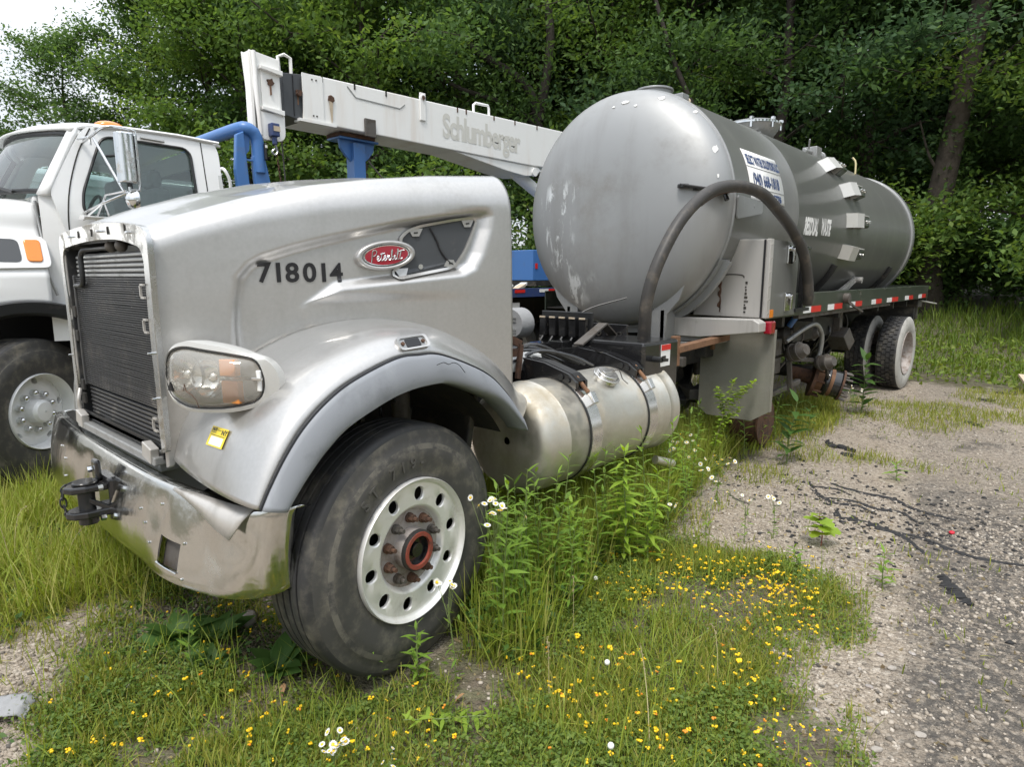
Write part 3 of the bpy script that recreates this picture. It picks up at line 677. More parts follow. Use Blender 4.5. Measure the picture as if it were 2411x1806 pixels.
def hood_inset(x, z):
    a = np.clip(dist_poly(x, z, SWOOSH) / .05, 0, 1); a = a * a * (3 - 2 * a)
    b = np.clip(dist_poly(x, z, LOWER) / .055, 0, 1); b = b * b * (3 - 2 * b) * np.clip((.75 - x) / .8, 0, 1)
    # shallow at the nose, deep beside the vent
    return np.maximum(a * np.interp(x, [-.35, .1, .45], [.030, .032, .046]), b * .028)
nx, ns = 120, 104
xs = np.linspace(XF, XR, nx); rows = []
for x in xs:
    zt = float(hood_top(x)); yn = hood_near(x); zb = float(np.interp(x, _cx, _cz)) - .035
    rz, ry = np.interp(x, [-.6, .95], [.11, .20]), np.interp(x, [-.6, .95], [.085, .15])
    pts = [(yn + .012 * t ** 3, zb + (zt - rz - zb) * t) for t in np.linspace(0, 1, ns)]
    for a in np.linspace(0, math.pi / 2, 15)[1:]: pts.append((yn + .012 + ry * (1 - math.cos(a)), zt - rz + rz * math.sin(a)))
    y0 = pts[-1][0]; yf = hood_far(x); y1 = yf - ry
    for t in np.linspace(0, 1, 15)[1:]:
        y = y0 + (y1 - y0) * t; c = math.sin(math.pi * t); bump_ = .022 * math.exp(-((t - .5) / .20) ** 4)
        pts.append((y, zt + .032 * c + bump_))
    for a in np.linspace(0, math.pi / 2, 9)[1:]: pts.append((y1 + ry * math.sin(a), zt - rz * (1 - math.cos(a))))
    for t in np.linspace(0, 1, 7)[1:]: pts.append((yf, zt - rz - (zt - rz - 1.05) * t))
    rows.append([(x, y, z) for y, z in pts])
H = np.array(rows)
side = H[:, :ns]; H[:, :ns, 1] += hood_inset(side[:, :, 0], side[:, :, 2])
hood = link('hood', MB().grid(H).mesh('hood', 'silver_paint', 60), truck)
sm = hood.modifiers.new('shell', 'SOLIDIFY'); sm.thickness = .012; sm.offset = -1
def hood_pt(x, z, out=.0):
    """a point on the near side of the hood"""
    yn = hood_near(x) + float(hood_inset(np.array([x]), np.array([z]))[0]); return (x - .29 * out, yn - .957 * out, z)
# side vent: dark panel, frame with four tabs
VENT = [(.40, 1.76), (.44, 1.800), (.50, 1.822), (.66, 1.856), (.765, 1.872), (.775, 1.862), (.752, 1.80), (.715, 1.72), (.67, 1.655), (.635, 1.640), (.50, 1.615), (.375, 1.592), (.36, 1.61), (.42, 1.655), (.455, 1.70)]
vo = resample(roundpoly(VENT, .02, 4), 90)
def grow(poly, d):
    P = np.array(poly); T = np.roll(P, -1, 0) - np.roll(P, 1, 0); T /= np.linalg.norm(T, axis=1)[:, None]; Nn = np.stack([T[:, 1], -T[:, 0]], 1)
    A = .5 * np.sum(P[:, 0] * np.roll(P[:, 1], -1) - np.roll(P[:, 0], -1) * P[:, 1]); return P + Nn * d * (1 if A > 0 else -1)
m = MB(); m.prism([tuple(p) for p in vo], lambda a, b: hood_pt(a, b, .004), lambda a, b: hood_pt(a, b, .0))
ventp = obj('vent_panel', m, 'recess_grey', hood)
m = MB(); vg = grow(vo, .012); m.ringplate([hood_pt(a, b, .015) for a, b in vg], [hood_pt(a, b, .015) for a, b in vo], (0.004, .014, 0)); obj('vent_frame', m, 'silver_paint', hood, 40)
for a, b, sx in [(.475, 1.797, 1), (.735, 1.850, 1), (.645, 1.658, -1), (.40, 1.613, 1)]:
    m = MB(); pl = [(a - .034, b + .016 * sx), (a + .034, b + .021 * sx), (a + .016, b - .016 * sx), (a - .016, b - .018 * sx)]
    m.prism(pl, lambda p, q: hood_pt(p, q, .012), lambda p, q: hood_pt(p, q, .006)); t_ = obj('mounting_tab', m, 'silver_paint', hood)
    m = MB(); m.prism([(a - .009, b - .005), (a + .009, b - .003), (a + .009, b + .004), (a - .009, b + .002)], lambda p, q: hood_pt(p, q, .0145), lambda p, q: hood_pt(p, q, .011)); obj('slot', m, 'black_plastic', hood)
m = MB(); m.tube([hood_pt(a, b, .009) for a, b in smoothpath([(.545, 1.823), (.575, 1.77), (.595, 1.72), (.635, 1.668), (.668, 1.645)], 16)], .005, 6); obj('panel_crack', m, 'black_vinyl', hood)
m = MB(); m.cyl(hood_pt(.495, 1.640, .013), hood_pt(.495, 1.640, .003), .012, n=12); obj('vent_screw', m, 'chrome', hood)
# oval badge
BX, BZ = .325, 1.690
def oval(rx, rz, n=64): return [(BX + rx * math.cos(t) + .0, BZ + rz * math.sin(t) + .10 * rx * math.cos(t)) for t in np.linspace(0, 2 * math.pi, n, endpoint=False)]
def badge_pt(x, z, out): p = hood_pt(BX, BZ, 0); return (x - .29 * out, hood_near(x) + .034 - .957 * out - .0 * p[1], z)
m = MB(); rings = []
for rx, rz, o_ in [(.138, .068, -.005), (.136, .067, .016), (.128, .062, .026), (.118, .055, .027), (.110, .050, .022), (.108, .049, .016)]: rings.append([badge_pt(a, b, o_) for a, b in oval(rx, rz)])
m.loft(rings, False, False); badge = obj('badge_ring', m, 'silver_paint', hood, 60)
m = MB(); m.loft([[badge_pt(a, b, o_) for a, b in oval(rx, rz)] for rx, rz, o_ in [(.1075, .0485, .016), (.1035, .0455, .024), (.0985, .042, .0235)]], False, False); obj('badge_rim', m, 'chrome', hood, 40)
m = MB(); m.prism(oval(.100, .0432), lambda a, b: badge_pt(a, b, .023), lambda a, b: badge_pt(a, b, .014)); obj('badge_plate', m, 'badge_red', hood)
# the script lettering on the badge, pen strokes in letter-height units
STROKES = [[(.10, .0), (.16, .5), (.22, .95), (.30, 1.12), (.52, 1.13), (.62, .98), (.55, .74), (.36, .60), (.20, .56)],
           [(.62, .22), (.80, .34), (.84, .50), (.74, .56), (.65, .38), (.72, .12), (.88, .12), (1.02, .30)],
           [(1.16, .92), (1.06, .36), (1.08, .12), (1.20, .12), (1.30, .26)], [(.98, .72), (1.42, .80)],
           [(1.30, .24), (1.46, .36), (1.50, .52), (1.41, .56), (1.33, .36), (1.40, .12), (1.54, .14), (1.64, .34), (1.70, .56), (1.72, .44), (1.84, .50), (1.80, .20), (1.88, .10), (2.0, .24)],
           [(2.0, .24), (2.16, .80), (2.16, 1.08), (2.08, 1.0), (2.04, .40), (2.08, .14), (2.22, .12), (2.32, .34), (2.20, .46), (2.12, .36)],
           [(2.32, .36), (2.44, .52), (2.40, .20), (2.48, .10), (2.58, .22)], [(2.50, .70), (2.51, .76)],
           [(2.58, .22), (2.76, .80), (2.76, 1.10), (2.68, 1.0), (2.64, .40), (2.68, .12), (2.80, .12), (2.88, .24)],
           [(3.06, 1.02), (2.92, .36), (2.94, .12), (3.06, .12), (3.14, .26)], [(2.74, .84), (3.36, .98), (3.30, .90)]]
m = MB(); hs = .046
for s_ in STROKES:
    pp = smoothpath(s_, max(6, len(s_) * 4)) if len(s_) > 2 else np.array(s_)
    m.tube([badge_pt(BX + (u - 1.62) * hs + .0, BZ - .026 + w * hs + .10 * (u - 1.62) * hs, .0245) for u, w in pp], .0023, 5)
obj('badge_lettering', m, 'chrome', hood)
# fleet number
def num_fn(x0, z0):
    ang = R_(3.5)
    return lambda x, y, z: hood_pt(x0 + x * math.cos(ang) - y * math.sin(ang) * .2, z0 + x * math.sin(ang) + y, .0025 + z)
for ch, u in zip('718014', (0, .056, .110, .180, .238, .292)):
    link('number_decal', text_mesh('number_decal', ch, 'black_vinyl', .112, .0028, 0, 0, 1, num_fn(-.213 + u * 1.0, 1.572)), hood)
# nose: chrome shell left round the grille opening
shell_o = resample(roundpoly([(.755, .90), (.745, 1.778), (1.05, 1.815), (1.345, 1.825), (1.64, 1.818), (1.945, 1.80), (1.95, .90)], [.03, .075, .3, .3, .3, .075, .05], 7), 150)
shell_i = resample(roundpoly([(.818, .90), (.812, 1.700), (1.05, 1.742), (1.345, 1.752), (1.64, 1.745), (1.915, 1.725), (1.92, .90)], [.02, .07, .3, .3, .3, .06, .03], 7), 150)
r5 = np.random.default_rng(3)
wv = np.convolve(r5.normal(0, .010, 156), np.ones(7) / 7, 'valid'); shell_w = shell_i + np.stack([wv, np.zeros(150)], 1) * (np.abs(shell_i[:, 0:1] - HC) > .45)
m = MB(); m.ringplate([(-.606, a, b) for a, b in shell_o], [(-.602, a, b) for a, b in shell_w], (.022, 0, 0))
grille = obj('grille_shell', m, 'shell_chrome', truck, 40, .006)
for y0 in (.97, 1.18, 1.40, 1.60):
    m = MB(); m.box(-.609, -.604, y0, y0 + .004, 1.768, 1.800); obj('shell_joint', m, 'dark_metal', grille)
for y0, z0 in [(.92, 1.765), (1.28, 1.785), (1.72, 1.778), (.80, 1.30), (.80, 1.12), (1.935, 1.2)]:
    m = MB(); m.cyl((-.622, y0, z0), (-.60, y0, z0), .005, n=8); obj('stud', m, 'chrome', grille)
for z0 in (1.425, 1.03, 1.56):
    m = MB(); m.box(-.612, -.604, .815, .858, z0, z0 + .008).box(-.612, -.604, .815, .858, z0 - .05, z0 - .042).box(-.612, -.604, .850, .858, z0 - .05, z0 + .008); obj('clip', m, 'brushed_steel', grille)
m = MB(); m.ringplate([(-.590, a, b) for a, b in grow(shell_o, -.004)], [(-.590, a, b) for a, b in grow(shell_o, -.02)], (.006, 0, 0)); obj('shell_seal', m, 'black_plastic', grille)
# radiator behind the opening
m = MB(); m.box(-.548, -.50, .82, 1.90, .90, 1.70); radiator = obj('radiator', m, 'radiator_black', truck)
for y0, y1 in ((.83, .84), (1.90, 1.915)):
    m = MB(); m.box(-.590, -.40, y0, y1, .86, 1.725); obj('shroud_side', m, 'radiator_black', radiator)
m = MB(); m.box(-.58, -.40, .86, 1.88, 1.742, 1.756); obj('shroud_top', m, 'radiator_black', radiator)
for z0 in list(np.linspace(1.685, 1.600, 5)) + list(np.linspace(1.035, .912, 7)):
    m = MB(); m.box(-.563, -.547, .845, 1.86, z0 - .0065, z0 + .0065); obj('cooler_tube', m, 'radiator_tube' if z0 < 1.5 else 'grey_steel', radiator, None, .003)
m = MB(); rt = np.random.default_rng(9)
for z0 in np.linspace(1.585, 1.062, 54): m.tube([(-.571, .845, z0), (-.571 + rt.normal(0, .0012), 1.2, z0 + rt.normal(0, .0008)), (-.571, 1.86, z0)], .0032, 5)
ct = obj('condenser_tubes', m, 'radiator_tube', radiator, 60); ct['kind'] = 'stuff'
for y0 in (.838, 1.868):
    m = MB(); m.box(-.582, -.555, y0 - .009, y0 + .009, 1.05, 1.60); obj('condenser_header', m, 'radiator_tube', radiator, None, .004)
m = MB(); m.tube(smoothpath([(-.575, 1.86, 1.55), (-.585, 1.80, 1.55), (-.59, 1.70, 1.553), (-.59, 1.672, 1.57), (-.59, 1.668, 1.62), (-.585, 1.665, 1.705), (-.56, 1.55, 1.72), (-.55, 1.2, 1.72)], 40), .012, 8); obj('coolant_pipe', m, 'black_plastic', radiator, 60)
for y0 in (1.15, 1.28):
    m = MB(); m.sphere((-.57, y0, 1.722), .026, 10, 6, (1, .8, 1)); obj('hose_clip', m, 'grimy_metal', radiator, 60)
for y0, z0 in [(1.895, 1.42), (1.895, 1.30), (1.895, 1.05), (1.895, .98)]:
    m = MB(); m.box(-.590, -.575, y0 - .03, y0 + .01, z0 - .028, z0 + .028); obj('bracket', m, 'dark_metal', radiator, None, .004)
m = MB(); m.box(-.625, -.575, .84, 1.90, .835, .872).box(-.60, -.48, .86, 1.88, .80, .834); obj('lower_beam', m, 'grey_steel', radiator, None, .006)
for y0 in (.90, 1.84):
    m = MB(); m.obox((-.615, y0, .885), (.018, 0, 0), (0, .045, .01), (0, -.006, .032)); obj('beam_bracket', m, 'brushed_steel', radiator, None, .004)
m = MB(); m.tube(smoothpath([(-.60, 1.89, 1.03), (-.615, 1.87, .98), (-.61, 1.885, .92), (-.615, 1.86, .87), (-.60, 1.80, .85)], 20), .009, 6); obj('wire', m, 'brushed_steel', radiator, 60)
m = MB(); m.loft([[(x, y, z) for y, z in ((1.96, 1.12), (2.02, 1.02), (2.05, .90), (1.97, .86))] for x in (-.60, -.3)]); obj('fender_edge', m, 'silver_dull', hood, 30, .01)
m = MB(); m.box(-.32, .92, .95, 1.75, .75, 1.5).box(.2, .9, 1.0, 1.7, 1.5, 1.72); obj('engine', m, 'dark_metal', truck, None, .04)

# fender over the front wheel
LIP = [(.645, .935), (.63, .97), (.52, 1.10), (.39, 1.20), (.16, 1.292), (.04, 1.303), (-.07, 1.298), (-.25, 1.24), (-.36, 1.18), (-.45, 1.105), (-.52, 1.02), (-.575, .935), (-.612, .868)]
INN = [(.640, .905), (.605, .95), (.50, 1.05), (.40, 1.105), (.20, 1.178), (.06, 1.186), (-.07, 1.168), (-.20, 1.125), (-.30, 1.08), (-.38, 1.02), (-.45, .95), (-.50, .89), (-.532, .848)]
nl = 90
def param(pts, n): return smoothpath([(p[0], p[1], 0) for p in pts], n)[:, :2]
lip = param(LIP, nl); inn = param(INN, nl); cre = param(CREST, nl); rows = []
for i in range(nl):
    f = i / (nl - 1)
    Lp = np.array([lip[i, 0], -.02 + .02 * (1 - f) * 0, lip[i, 1]]); x = cre[i, 0]
    I = np.array([x, hood_near(x) + .012, cre[i, 1]])
    rad = np.array([lip[i, 0] - .02, 0, lip[i, 1] - .62]); rad /= np.linalg.norm(rad); dist = np.linalg.norm(Lp - I)
    fb = np.interp(f, [0, .15, .5, .8, 1], [.03, .06, .085, .10, .06])
    outd = np.array([-.28 * (f > .6) * (f - .6) * 2, -1, 0]); outd /= np.linalg.norm(outd)
    rows.append(bez(I, I + outd * dist * np.interp(f, [0, .5, 1], [.40, .42, .30]), Lp + rad * fb * 1.35 + np.array([0, .035, 0]), Lp, 30))
fender = obj('fender', MB().grid(np.array(rows)), 'silver_paint', truck, 70)
sm = fender.modifiers.new('shell', 'SOLIDIFY'); sm.thickness = .012; sm.offset = -1
rows = []
for i in range(nl):
    f = i / (nl - 1); A = np.array([lip[i, 0], -.027, lip[i, 1]]); B = np.array([inn[i, 0], -.052 + .0, inn[i, 1]]); rad = (A - B) / np.linalg.norm(A - B)
    mid = (A + B) / 2 + np.array([0, -.020, 0])
    rows.append([A + np.array([0, .012, 0]) - rad * .004, A + np.array([0, -.004, 0]) - rad * .004] + list(bez(A + np.array([0, -.008, 0]) - rad * .006, mid + rad * .02, mid - rad * .03, B, 9)) + [B + np.array([0, .016, 0]) - rad * .006, B + np.array([0, .12, 0]) - rad * .01])
flare = obj('fender_flare', MB().grid(np.array(rows)), 'flare_grey', truck, 50)
sm = flare.modifiers.new('shell', 'SOLIDIFY'); sm.thickness = .006; sm.offset = -1
m = MB(); m.tube([(lip[i, 0], -.028, lip[i, 1] + .001) for i in range(nl)], .0035, 6); obj('flare_gap', m, 'black_vinyl', fender)
m = MB(); m.tube(smoothpath([(.10, -.066, 1.262), (.135, -.066, 1.268), (.16, -.066, 1.258), (.185, -.066, 1.262), (.215, -.066, 1.25), (.25, -.064, 1.215)], 20), .0016, 4); obj('flare_crack', m, 'black_vinyl', flare)
m = MB(); m.lathe([(.70, .10), (.70, .18), (.69, .72)], (.04, 0, .50), 'y', 40, a0=R_(32), a1=R_(130)); obj('wheel_well', m, 'dark_metal', truck, 60)
# marker-lamp socket on the fender crown
mx_, mz_ = .02, 1.322
ax_ = V3((1, 0, .05)); ay_ = V3((0, -.62, -.78)); an_ = V3((0, -.78, .62))
c0 = V3((mx_ + .02, .005, 1.345))
def mk(u, w, o_): return tuple(c0 + ax_ * u + ay_ * w + an_ * o_)
so = resample(roundpoly([(-.072, -.030), (.072, -.030), (.072, .030), (-.072, .030)], .018, 5), 48); si = resample(roundpoly([(-.062, -.022), (.062, -.022), (.062, .022), (-.062, .022)], .014, 5), 48)
m = MB(); m.ringplate([mk(a, b, .012) for a, b in so], [mk(a, b, .010) for a, b in si], tuple(-an_ * .03)); sock = obj('lamp_socket', m, 'silver_paint', fender, 40)
m = MB(); m.prism([tuple(p) for p in si], lambda a, b: mk(a, b, .004), lambda a, b: mk(a, b, -.02)); obj('socket_plate', m, 'silver_dull', fender)
m = MB(); m.prism(roundpoly([(-.034, -.018), (.034, -.018), (.034, .018), (-.034, .018)], .005, 3), lambda a, b: mk(a, b, .0065), lambda a, b: mk(a, b, .0)); obj('socket_opening', m, 'black_vinyl', fender)
for u in (-.049, .049):
    m = MB(); m.cyl(mk(u, 0, .003), mk(u, 0, .010), .008, n=10); obj('socket_screw', m, 'rust', fender)
# inspection sticker under the headlight
ST_ = [V3(p) for p in ((-.5545, .403, 1.0645), (-.560, .264, 1.071), (-.594, .260, 1.010), (-.588, .400, 1.002))]
s_n = V3((-.875, .05, .48))
def stk(u, w, o_): return tuple((ST_[0] * (1 - u) + ST_[1] * u) * (1 - w) + (ST_[3] * (1 - u) + ST_[2] * u) * w + s_n * o_)
def sticker_patch(name, u0, u1, w0, w1, o_, mat, parent):
    m = MB(); m.prism([(u0, w0), (u1, w0), (u1, w1), (u0, w1)], lambda a, b: stk(a, b, o_), lambda a, b: stk(a, b, o_ - .0012)); return obj(name, m, mat, parent)
stic = sticker_patch('sticker', 0, 1, 0, 1, .004, 'sticker_yellow', fender)
sticker_patch('sticker_blank', .14, .90, .50, .93, .0046, 'white_vinyl', stic)
sticker_patch('sticker_line', .10, .94, .415, .445, .0046, 'black_vinyl', stic)
sticker_patch('sticker_print', .36, .62, .14, .17, .0046, 'black_vinyl', stic)
sticker_patch('sticker_print', .06, .34, .28, .31, .0046, 'black_vinyl', stic)
for s_, u0, w0, sz in (('HUT', .06, .22, .17), ('NY', .66, .34, .29)):
    link('sticker_lettering', text_mesh('sticker_lettering', s_, 'black_vinyl', sz, .01, 0, 0, 1, lambda x, y, z, u0=u0, w0=w0: stk(u0 + x * .85, w0 - y * 1.25, .0048)), stic)

# headlight pod
hc = V3((-.560, .285, 1.255)); ha = V3((.44, -.898, 0)); hn = V3((-.898, -.44, 0)); 
HOUT = roundpoly([(-.255, -.085), (-.235, .085), (-.13, .128), (.08, .105), (.225, .062), (.262, -.01), (.235, -.085), (.10, -.122), (-.13, -.128)], [.06, .07, .07, .1, .05, .06, .06, .08, .06], 6)
HOUT = resample(HOUT, 72)
HIN = resample(roundpoly([(-.238, -.062), (-.225, .070), (-.13, .100), (.07, .078), (.178, .060), (.200, -.02), (.178, -.078), (.05, -.102), (-.13, -.104)], [.05, .06, .06, .1, .03, .04, .04, .08, .05], 6), 72)
def hl(p, o_, sc=1.0, sh=(0, 0)): return hc + ha * (p[0] * sc * .87 - .034 + sh[0]) + V3((0, 0, 1)) * (p[1] * sc + sh[1]) + hn * o_
def bow(p): return .02 - .68 * (p[0] + .06) ** 2 * 1.1 - .02 * (p[0] > 9)
m = MB(); m.loft([[hl(p, -.13, .80, (-.045, -.01)) for p in HOUT], [hl(p, -.075, .95, (-.012, 0)) for p in HOUT], [hl(p, -.03 + bow(p)) for p in HOUT], [hl(p, .0 + bow(p), .985) for p in HOUT], [hl(p, .004 + bow(p)) for p in grow(HIN, .010)], [hl(p, -.006 + bow(p)) for p in grow(HIN, .004)], [hl(p, -.03 + bow(p)) for p in grow(HIN, .004)]], True, False)
hlo = thing('headlight', None, None); hlo.parent = truck; hlo.matrix_parent_inverse = Matrix.Translation(-truck.location)
obj('lamp_housing', m, 'lamp_silver', hlo, 50)
m = MB(); m.tube([hl(p, .002 + bow(p)) for p in grow(HIN, .004)], .0020, 6, closed=True); obj('lamp_gasket', m, 'black_plastic', hlo, 60)
lens = []
for k, (s_, dome) in enumerate([(1.0, 0), (.93, .012), (.78, .026), (.55, .036), (.28, .041), (.02, .043)]): lens.append([hl(p, bow((p[0] * s_, p[1])) + dome - .004, s_) for p in HIN])
m = MB(); m.loft(lens, False, True); obj('lamp_lens', m, 'lamp_lens', hlo, 80)
m = MB(); m.loft([[hl(p, -.004 + bow(p), 1.015) for p in HIN], [hl(p, -.06 + .6 * bow(p), .96) for p in HIN], [hl(p, -.085, .9) for p in HIN]], False, True); obj('reflector', m, 'white_vinyl', hlo, 40)
for u, w, r_ in ((-.15, .0, .078), (-.025, -.005, .070)):
    prof = [(r_, .0), (r_ * .92, -.02), (r_ * .7, -.045), (r_ * .4, -.06), (.01, -.066)]; c = hl((u, w), -.012 + bow((u, w)))
    m = MB(); m.loft([[c + ha * (q * math.cos(t)) + V3((0, 0, q * math.sin(t))) + hn * o_ for t in np.linspace(0, 2 * math.pi, 24, endpoint=False)] for q, o_ in prof], False, True); obj('reflector_bowl', m, 'chrome', hlo, 60)
    m = MB(); m.sphere(tuple(c + hn * -.03), .022, 12, 8); obj('bulb', m, 'aluminium_bright', hlo, 60)
for w0, w1, u0, u1 in ((.006, .064, .040, .104), (-.088, -.010, .045, .112)):
    m = MB(); m.obox(hl(((u0 + u1) / 2, (w0 + w1) / 2), -.006 + bow((.08, 0))), ha * (u1 - u0) / 2, V3((0, 0, (w1 - w0) / 2)), hn * .015); obj('amber_reflector', m, 'amber_faded', hlo, None, .004)
m = MB(); m.obox(hl((.11, -.002), -.008 + bow((.11, 0))), ha * .085, V3((0, 0, .005)), hn * .006); obj('lens_rib', m, 'aluminium_bright', hlo, None, .002)
m = MB(); m.obox(hl((.182, -.01), .002 + bow((.182, 0))), ha * .010, V3((0, 0, .036)), hn * .006); obj('side_reflector', m, 'white_vinyl', hlo, None, .003)
m = MB(); m.tube([hl(p, bow(p) + .036, 1) for p in [(-.10, -.045), (-.092, -.02), (-.085, -.045), (-.06, -.055), (-.04, -.075), (-.03, -.10)]], .0014, 4); obj('lens_crack', m, 'rust', hlo)
m = MB(); m.prism([(-.188, -.047), (-.160, -.050), (-.173, -.018)], lambda a, b: tuple(hl((a, b), bow((a, b)) + .0345)), lambda a, b: tuple(hl((a, b), bow((a, b)) + .026))); obj('lens_hole', m, 'black_vinyl', hlo)

# bumper
TOPL = [(-.47, .012, .832), (-.535, .035, .830), (-.585, .09, .826), (-.615, .25, .822), (-.655, .54, .82), (-.672, .80, .82), (-.672, 1.25, .82), (-.665, 1.70, .82), (-.645, 2.05, .82), (-.615, 2.40, .82), (-.57, 2.46, .82), (-.45, 2.475, .82)]
BOTL = [(-.47, .035, .560), (-.535, .055, .535), (-.60, .11, .522), (-.665, .22, .512), (-.735, .50, .508), (-.735, .80, .508), (-.735, 1.25, .508), (-.725, 1.70, .508), (-.71, 2.05, .51), (-.665, 2.38, .52), (-.61, 2.44, .53), (-.48, 2.455, .55)]
tl, bl_ = smoothpath(TOPL, 90), smoothpath(BOTL, 90); rows = []
for a, b in zip(tl, bl_):
    r_ = [a + V3((.055, 0, -.004)), a + V3((.02, 0, .004)), a + V3((.004, 0, .002))]
    for t in np.linspace(.03, .97, 16): r_.append(a + (b - a) * t + V3((-.012 * math.sin(math.pi * t), 0, 0)))
    r_ += [b + V3((.006, 0, -.008)), b + V3((.035, 0, -.010))]; rows.append(r_)
rows = np.array(rows)
rd = np.random.default_rng(4)          # knocks and dents
for cy, cz, s_, d_ in [(.62, .70, .07, .012), (.33, .66, .10, .010), (1.0, .62, .12, -.006), (1.55, .68, .1, .006), (.15, .7, .05, .010)]:
    rows[:, :, 0] += d_ * np.exp(-((rows[:, :, 1] - cy) ** 2 + (rows[:, :, 2] - cz) ** 2) / s_ ** 2)
bumper = obj('front_bumper', MB().grid(rows), 'bumper_chrome', truck, 60)
sm = bumper.modifiers.new('shell', 'SOLIDIFY'); sm.thickness = .006; sm.offset = -1
_bp = rows[:, 3:19].reshape(-1, 3)
def bump_pt(y, z, out=0.0):
    """a point on the bumper face, out towards the front"""
    d = np.hypot(_bp[:, 1] - y, _bp[:, 2] - z); k = np.argsort(d)[:5]; w = 1 / (d[k] + .004) ** 2
    return (float((_bp[k, 0] * w).sum() / w.sum()) - out, y, z)
# the lamp opening is cut right through the face
ctb = bpy.data.objects.new('tmp', MB().prism([(.570, .652), (.430, .648), (.430, .546), (.570, .553)], lambda y, z: (-.85, y, z), lambda y, z: (-.60, y, z)).mesh('tmp', 'black_vinyl')); COL.objects.link(ctb)
bm_ = bumper.modifiers.new('cut', 'BOOLEAN'); bm_.object = ctb; bm_.solver = 'EXACT'
_dg = bpy.context.evaluated_depsgraph_get(); _me = bpy.data.meshes.new_from_object(bumper.evaluated_get(_dg)); bumper.modifiers.clear(); bumper.data = _me; bpy.data.objects.remove(ctb)
m = MB(); m.prism([(.585, .668), (.415, .668), (.415, .53), (.585, .53)], lambda y, z: bump_pt(y, z, -.034), lambda y, z: bump_pt(y, z, -.026)); obj('cutout_back', m, 'grimy_metal', bumper)
m = MB(); m.tube([bump_pt(.572, .552, .003), bump_pt(.50, .549, .003), bump_pt(.428, .545, .003)], .0035, 6); obj('cutout_edge', m, 'chrome', bumper)
u_ = np.linspace(0, 1, 14); fr_ = []
ta = smoothpath([(-.652, .540, .824), (-.632, .40, .832), (-.606, .20, .836), (-.580, .085, .838)], 14); tb = []
for t in u_: y = .535 - .40 * t; z = .822 - .010 * t - .078 * t ** 1.4; tb.append(V3(bump_pt(y, z, .010 + .030 * t)))
m = MB(); m.grid(np.array([[a, a * .5 + b * .5 + V3((-.010 * math.sin(math.pi * t), 0, .008)), b] for a, b, t in zip(ta, tb, u_)]))
bf = obj('bent_flange', m, 'brushed_steel', bumper, 60); sm = bf.modifiers.new('shell', 'SOLIDIFY'); sm.thickness = .004
for y, z in [(.62, .75), (.72, .66), (.66, .60), (.78, .70), (.41, .655), (.40, .53), (1.9, .68), (1.86, .60), (2.02, .72)]:
    m = MB(); p_ = bump_pt(y, z, 0); m.cyl(p_, (p_[0] - .006, y, z), .0055, n=8); obj('bumper_bolt', m, 'aluminium_bright', bumper)
# tow coupling
hx, hy, hz = -.690, 1.18, .660
tow = thing('tow_coupling', None, None); tow.parent = truck; tow.matrix_parent_inverse = Matrix.Translation(-truck.location)
m = MB(); m.box(hx - .035, hx + .02, hy - .085, hy + .085, hz - .085, hz + .095); obj('mount_plate', m, 'black_gloss', tow, None, .015)
for z0, tk in ((hz + .040, .030), (hz - .072, .034)):
    pl = [(0, -.065), (-.085, -.06), (-.13, -.04), (-.152, 0), (-.13, .04), (-.085, .06), (0, .065)]
    m = MB(); m.prism([(hx - .03 + a, hy + b) for a, b in pl], lambda a, b, z0=z0: (a, b, z0), lambda a, b, z0=z0, tk=tk: (a, b, z0 + tk)); obj('clevis_plate', m, 'black_gloss', tow, None, .008)
m = MB(); m.cyl((hx - .10, hy, hz - .10), (hx - .10, hy, hz + .05), .032, n=20); obj('clevis_pin', m, 'black_plastic', tow, 40)
m = MB(); m.cyl((hx - .10, hy, hz + .070), (hx - .10, hy, hz + .082), .048, n=24); obj('pin_head', m, 'black_gloss', tow, 40, .004)
m = MB(); m.cyl((hx - .10, hy, hz - .105), (hx - .10, hy, hz - .072), .038, n=20); obj('pin_nut', m, 'black_gloss', tow, 40, .004)
m = MB(); m.obox((hx - .045, hy + .03, hz + .115), (.012, 0, 0), (0, .034, 0), (0, 0, .045)); obj('lock_lug', m, 'black_gloss', tow, None, .012)
for a in [(hx - .06, hy + .04, hz + .118), (hx - .055, hy - .07, hz + .06), (hx - .055, hy - .075, hz - .07)]:
    m = MB(); m.cyl(a, (a[0] - .018, a[1], a[2]), .014, n=6); obj('bolt', m, 'chrome', tow)
m = MB(); m.beam((hx - .02, hy - .06, hz - .05), (hx - .11, hy - .02, hz + .01), .012, .02); obj('gusset', m, 'black_gloss', tow, None, .003)
cp = smoothpath([(hx - .125, hy + .04, hz + .075), (hx - .17, hy + .04, hz + .055), (hx - .178, hy + .03, hz + .0), (hx - .17, hy + .025, hz - .05), (hx - .155, hy + .02, hz - .072)], 7)
for k in range(6):
    a, b = cp[k], cp[k + 1]; d = (b - a); l = np.linalg.norm(d); d = d / l; s_ = np.cross(d, (0, 1, 0) if k % 2 else (1, 0, 0)); s_ /= np.linalg.norm(s_)
    m = MB(); m.tube([(a + b) / 2 + d * math.cos(t) * l * .68 + s_ * math.sin(t) * .011 for t in np.linspace(0, 2 * math.pi, 14, endpoint=False)], .0038, 5, closed=True); obj('chain_link', m, 'black_plastic', tow, 60)

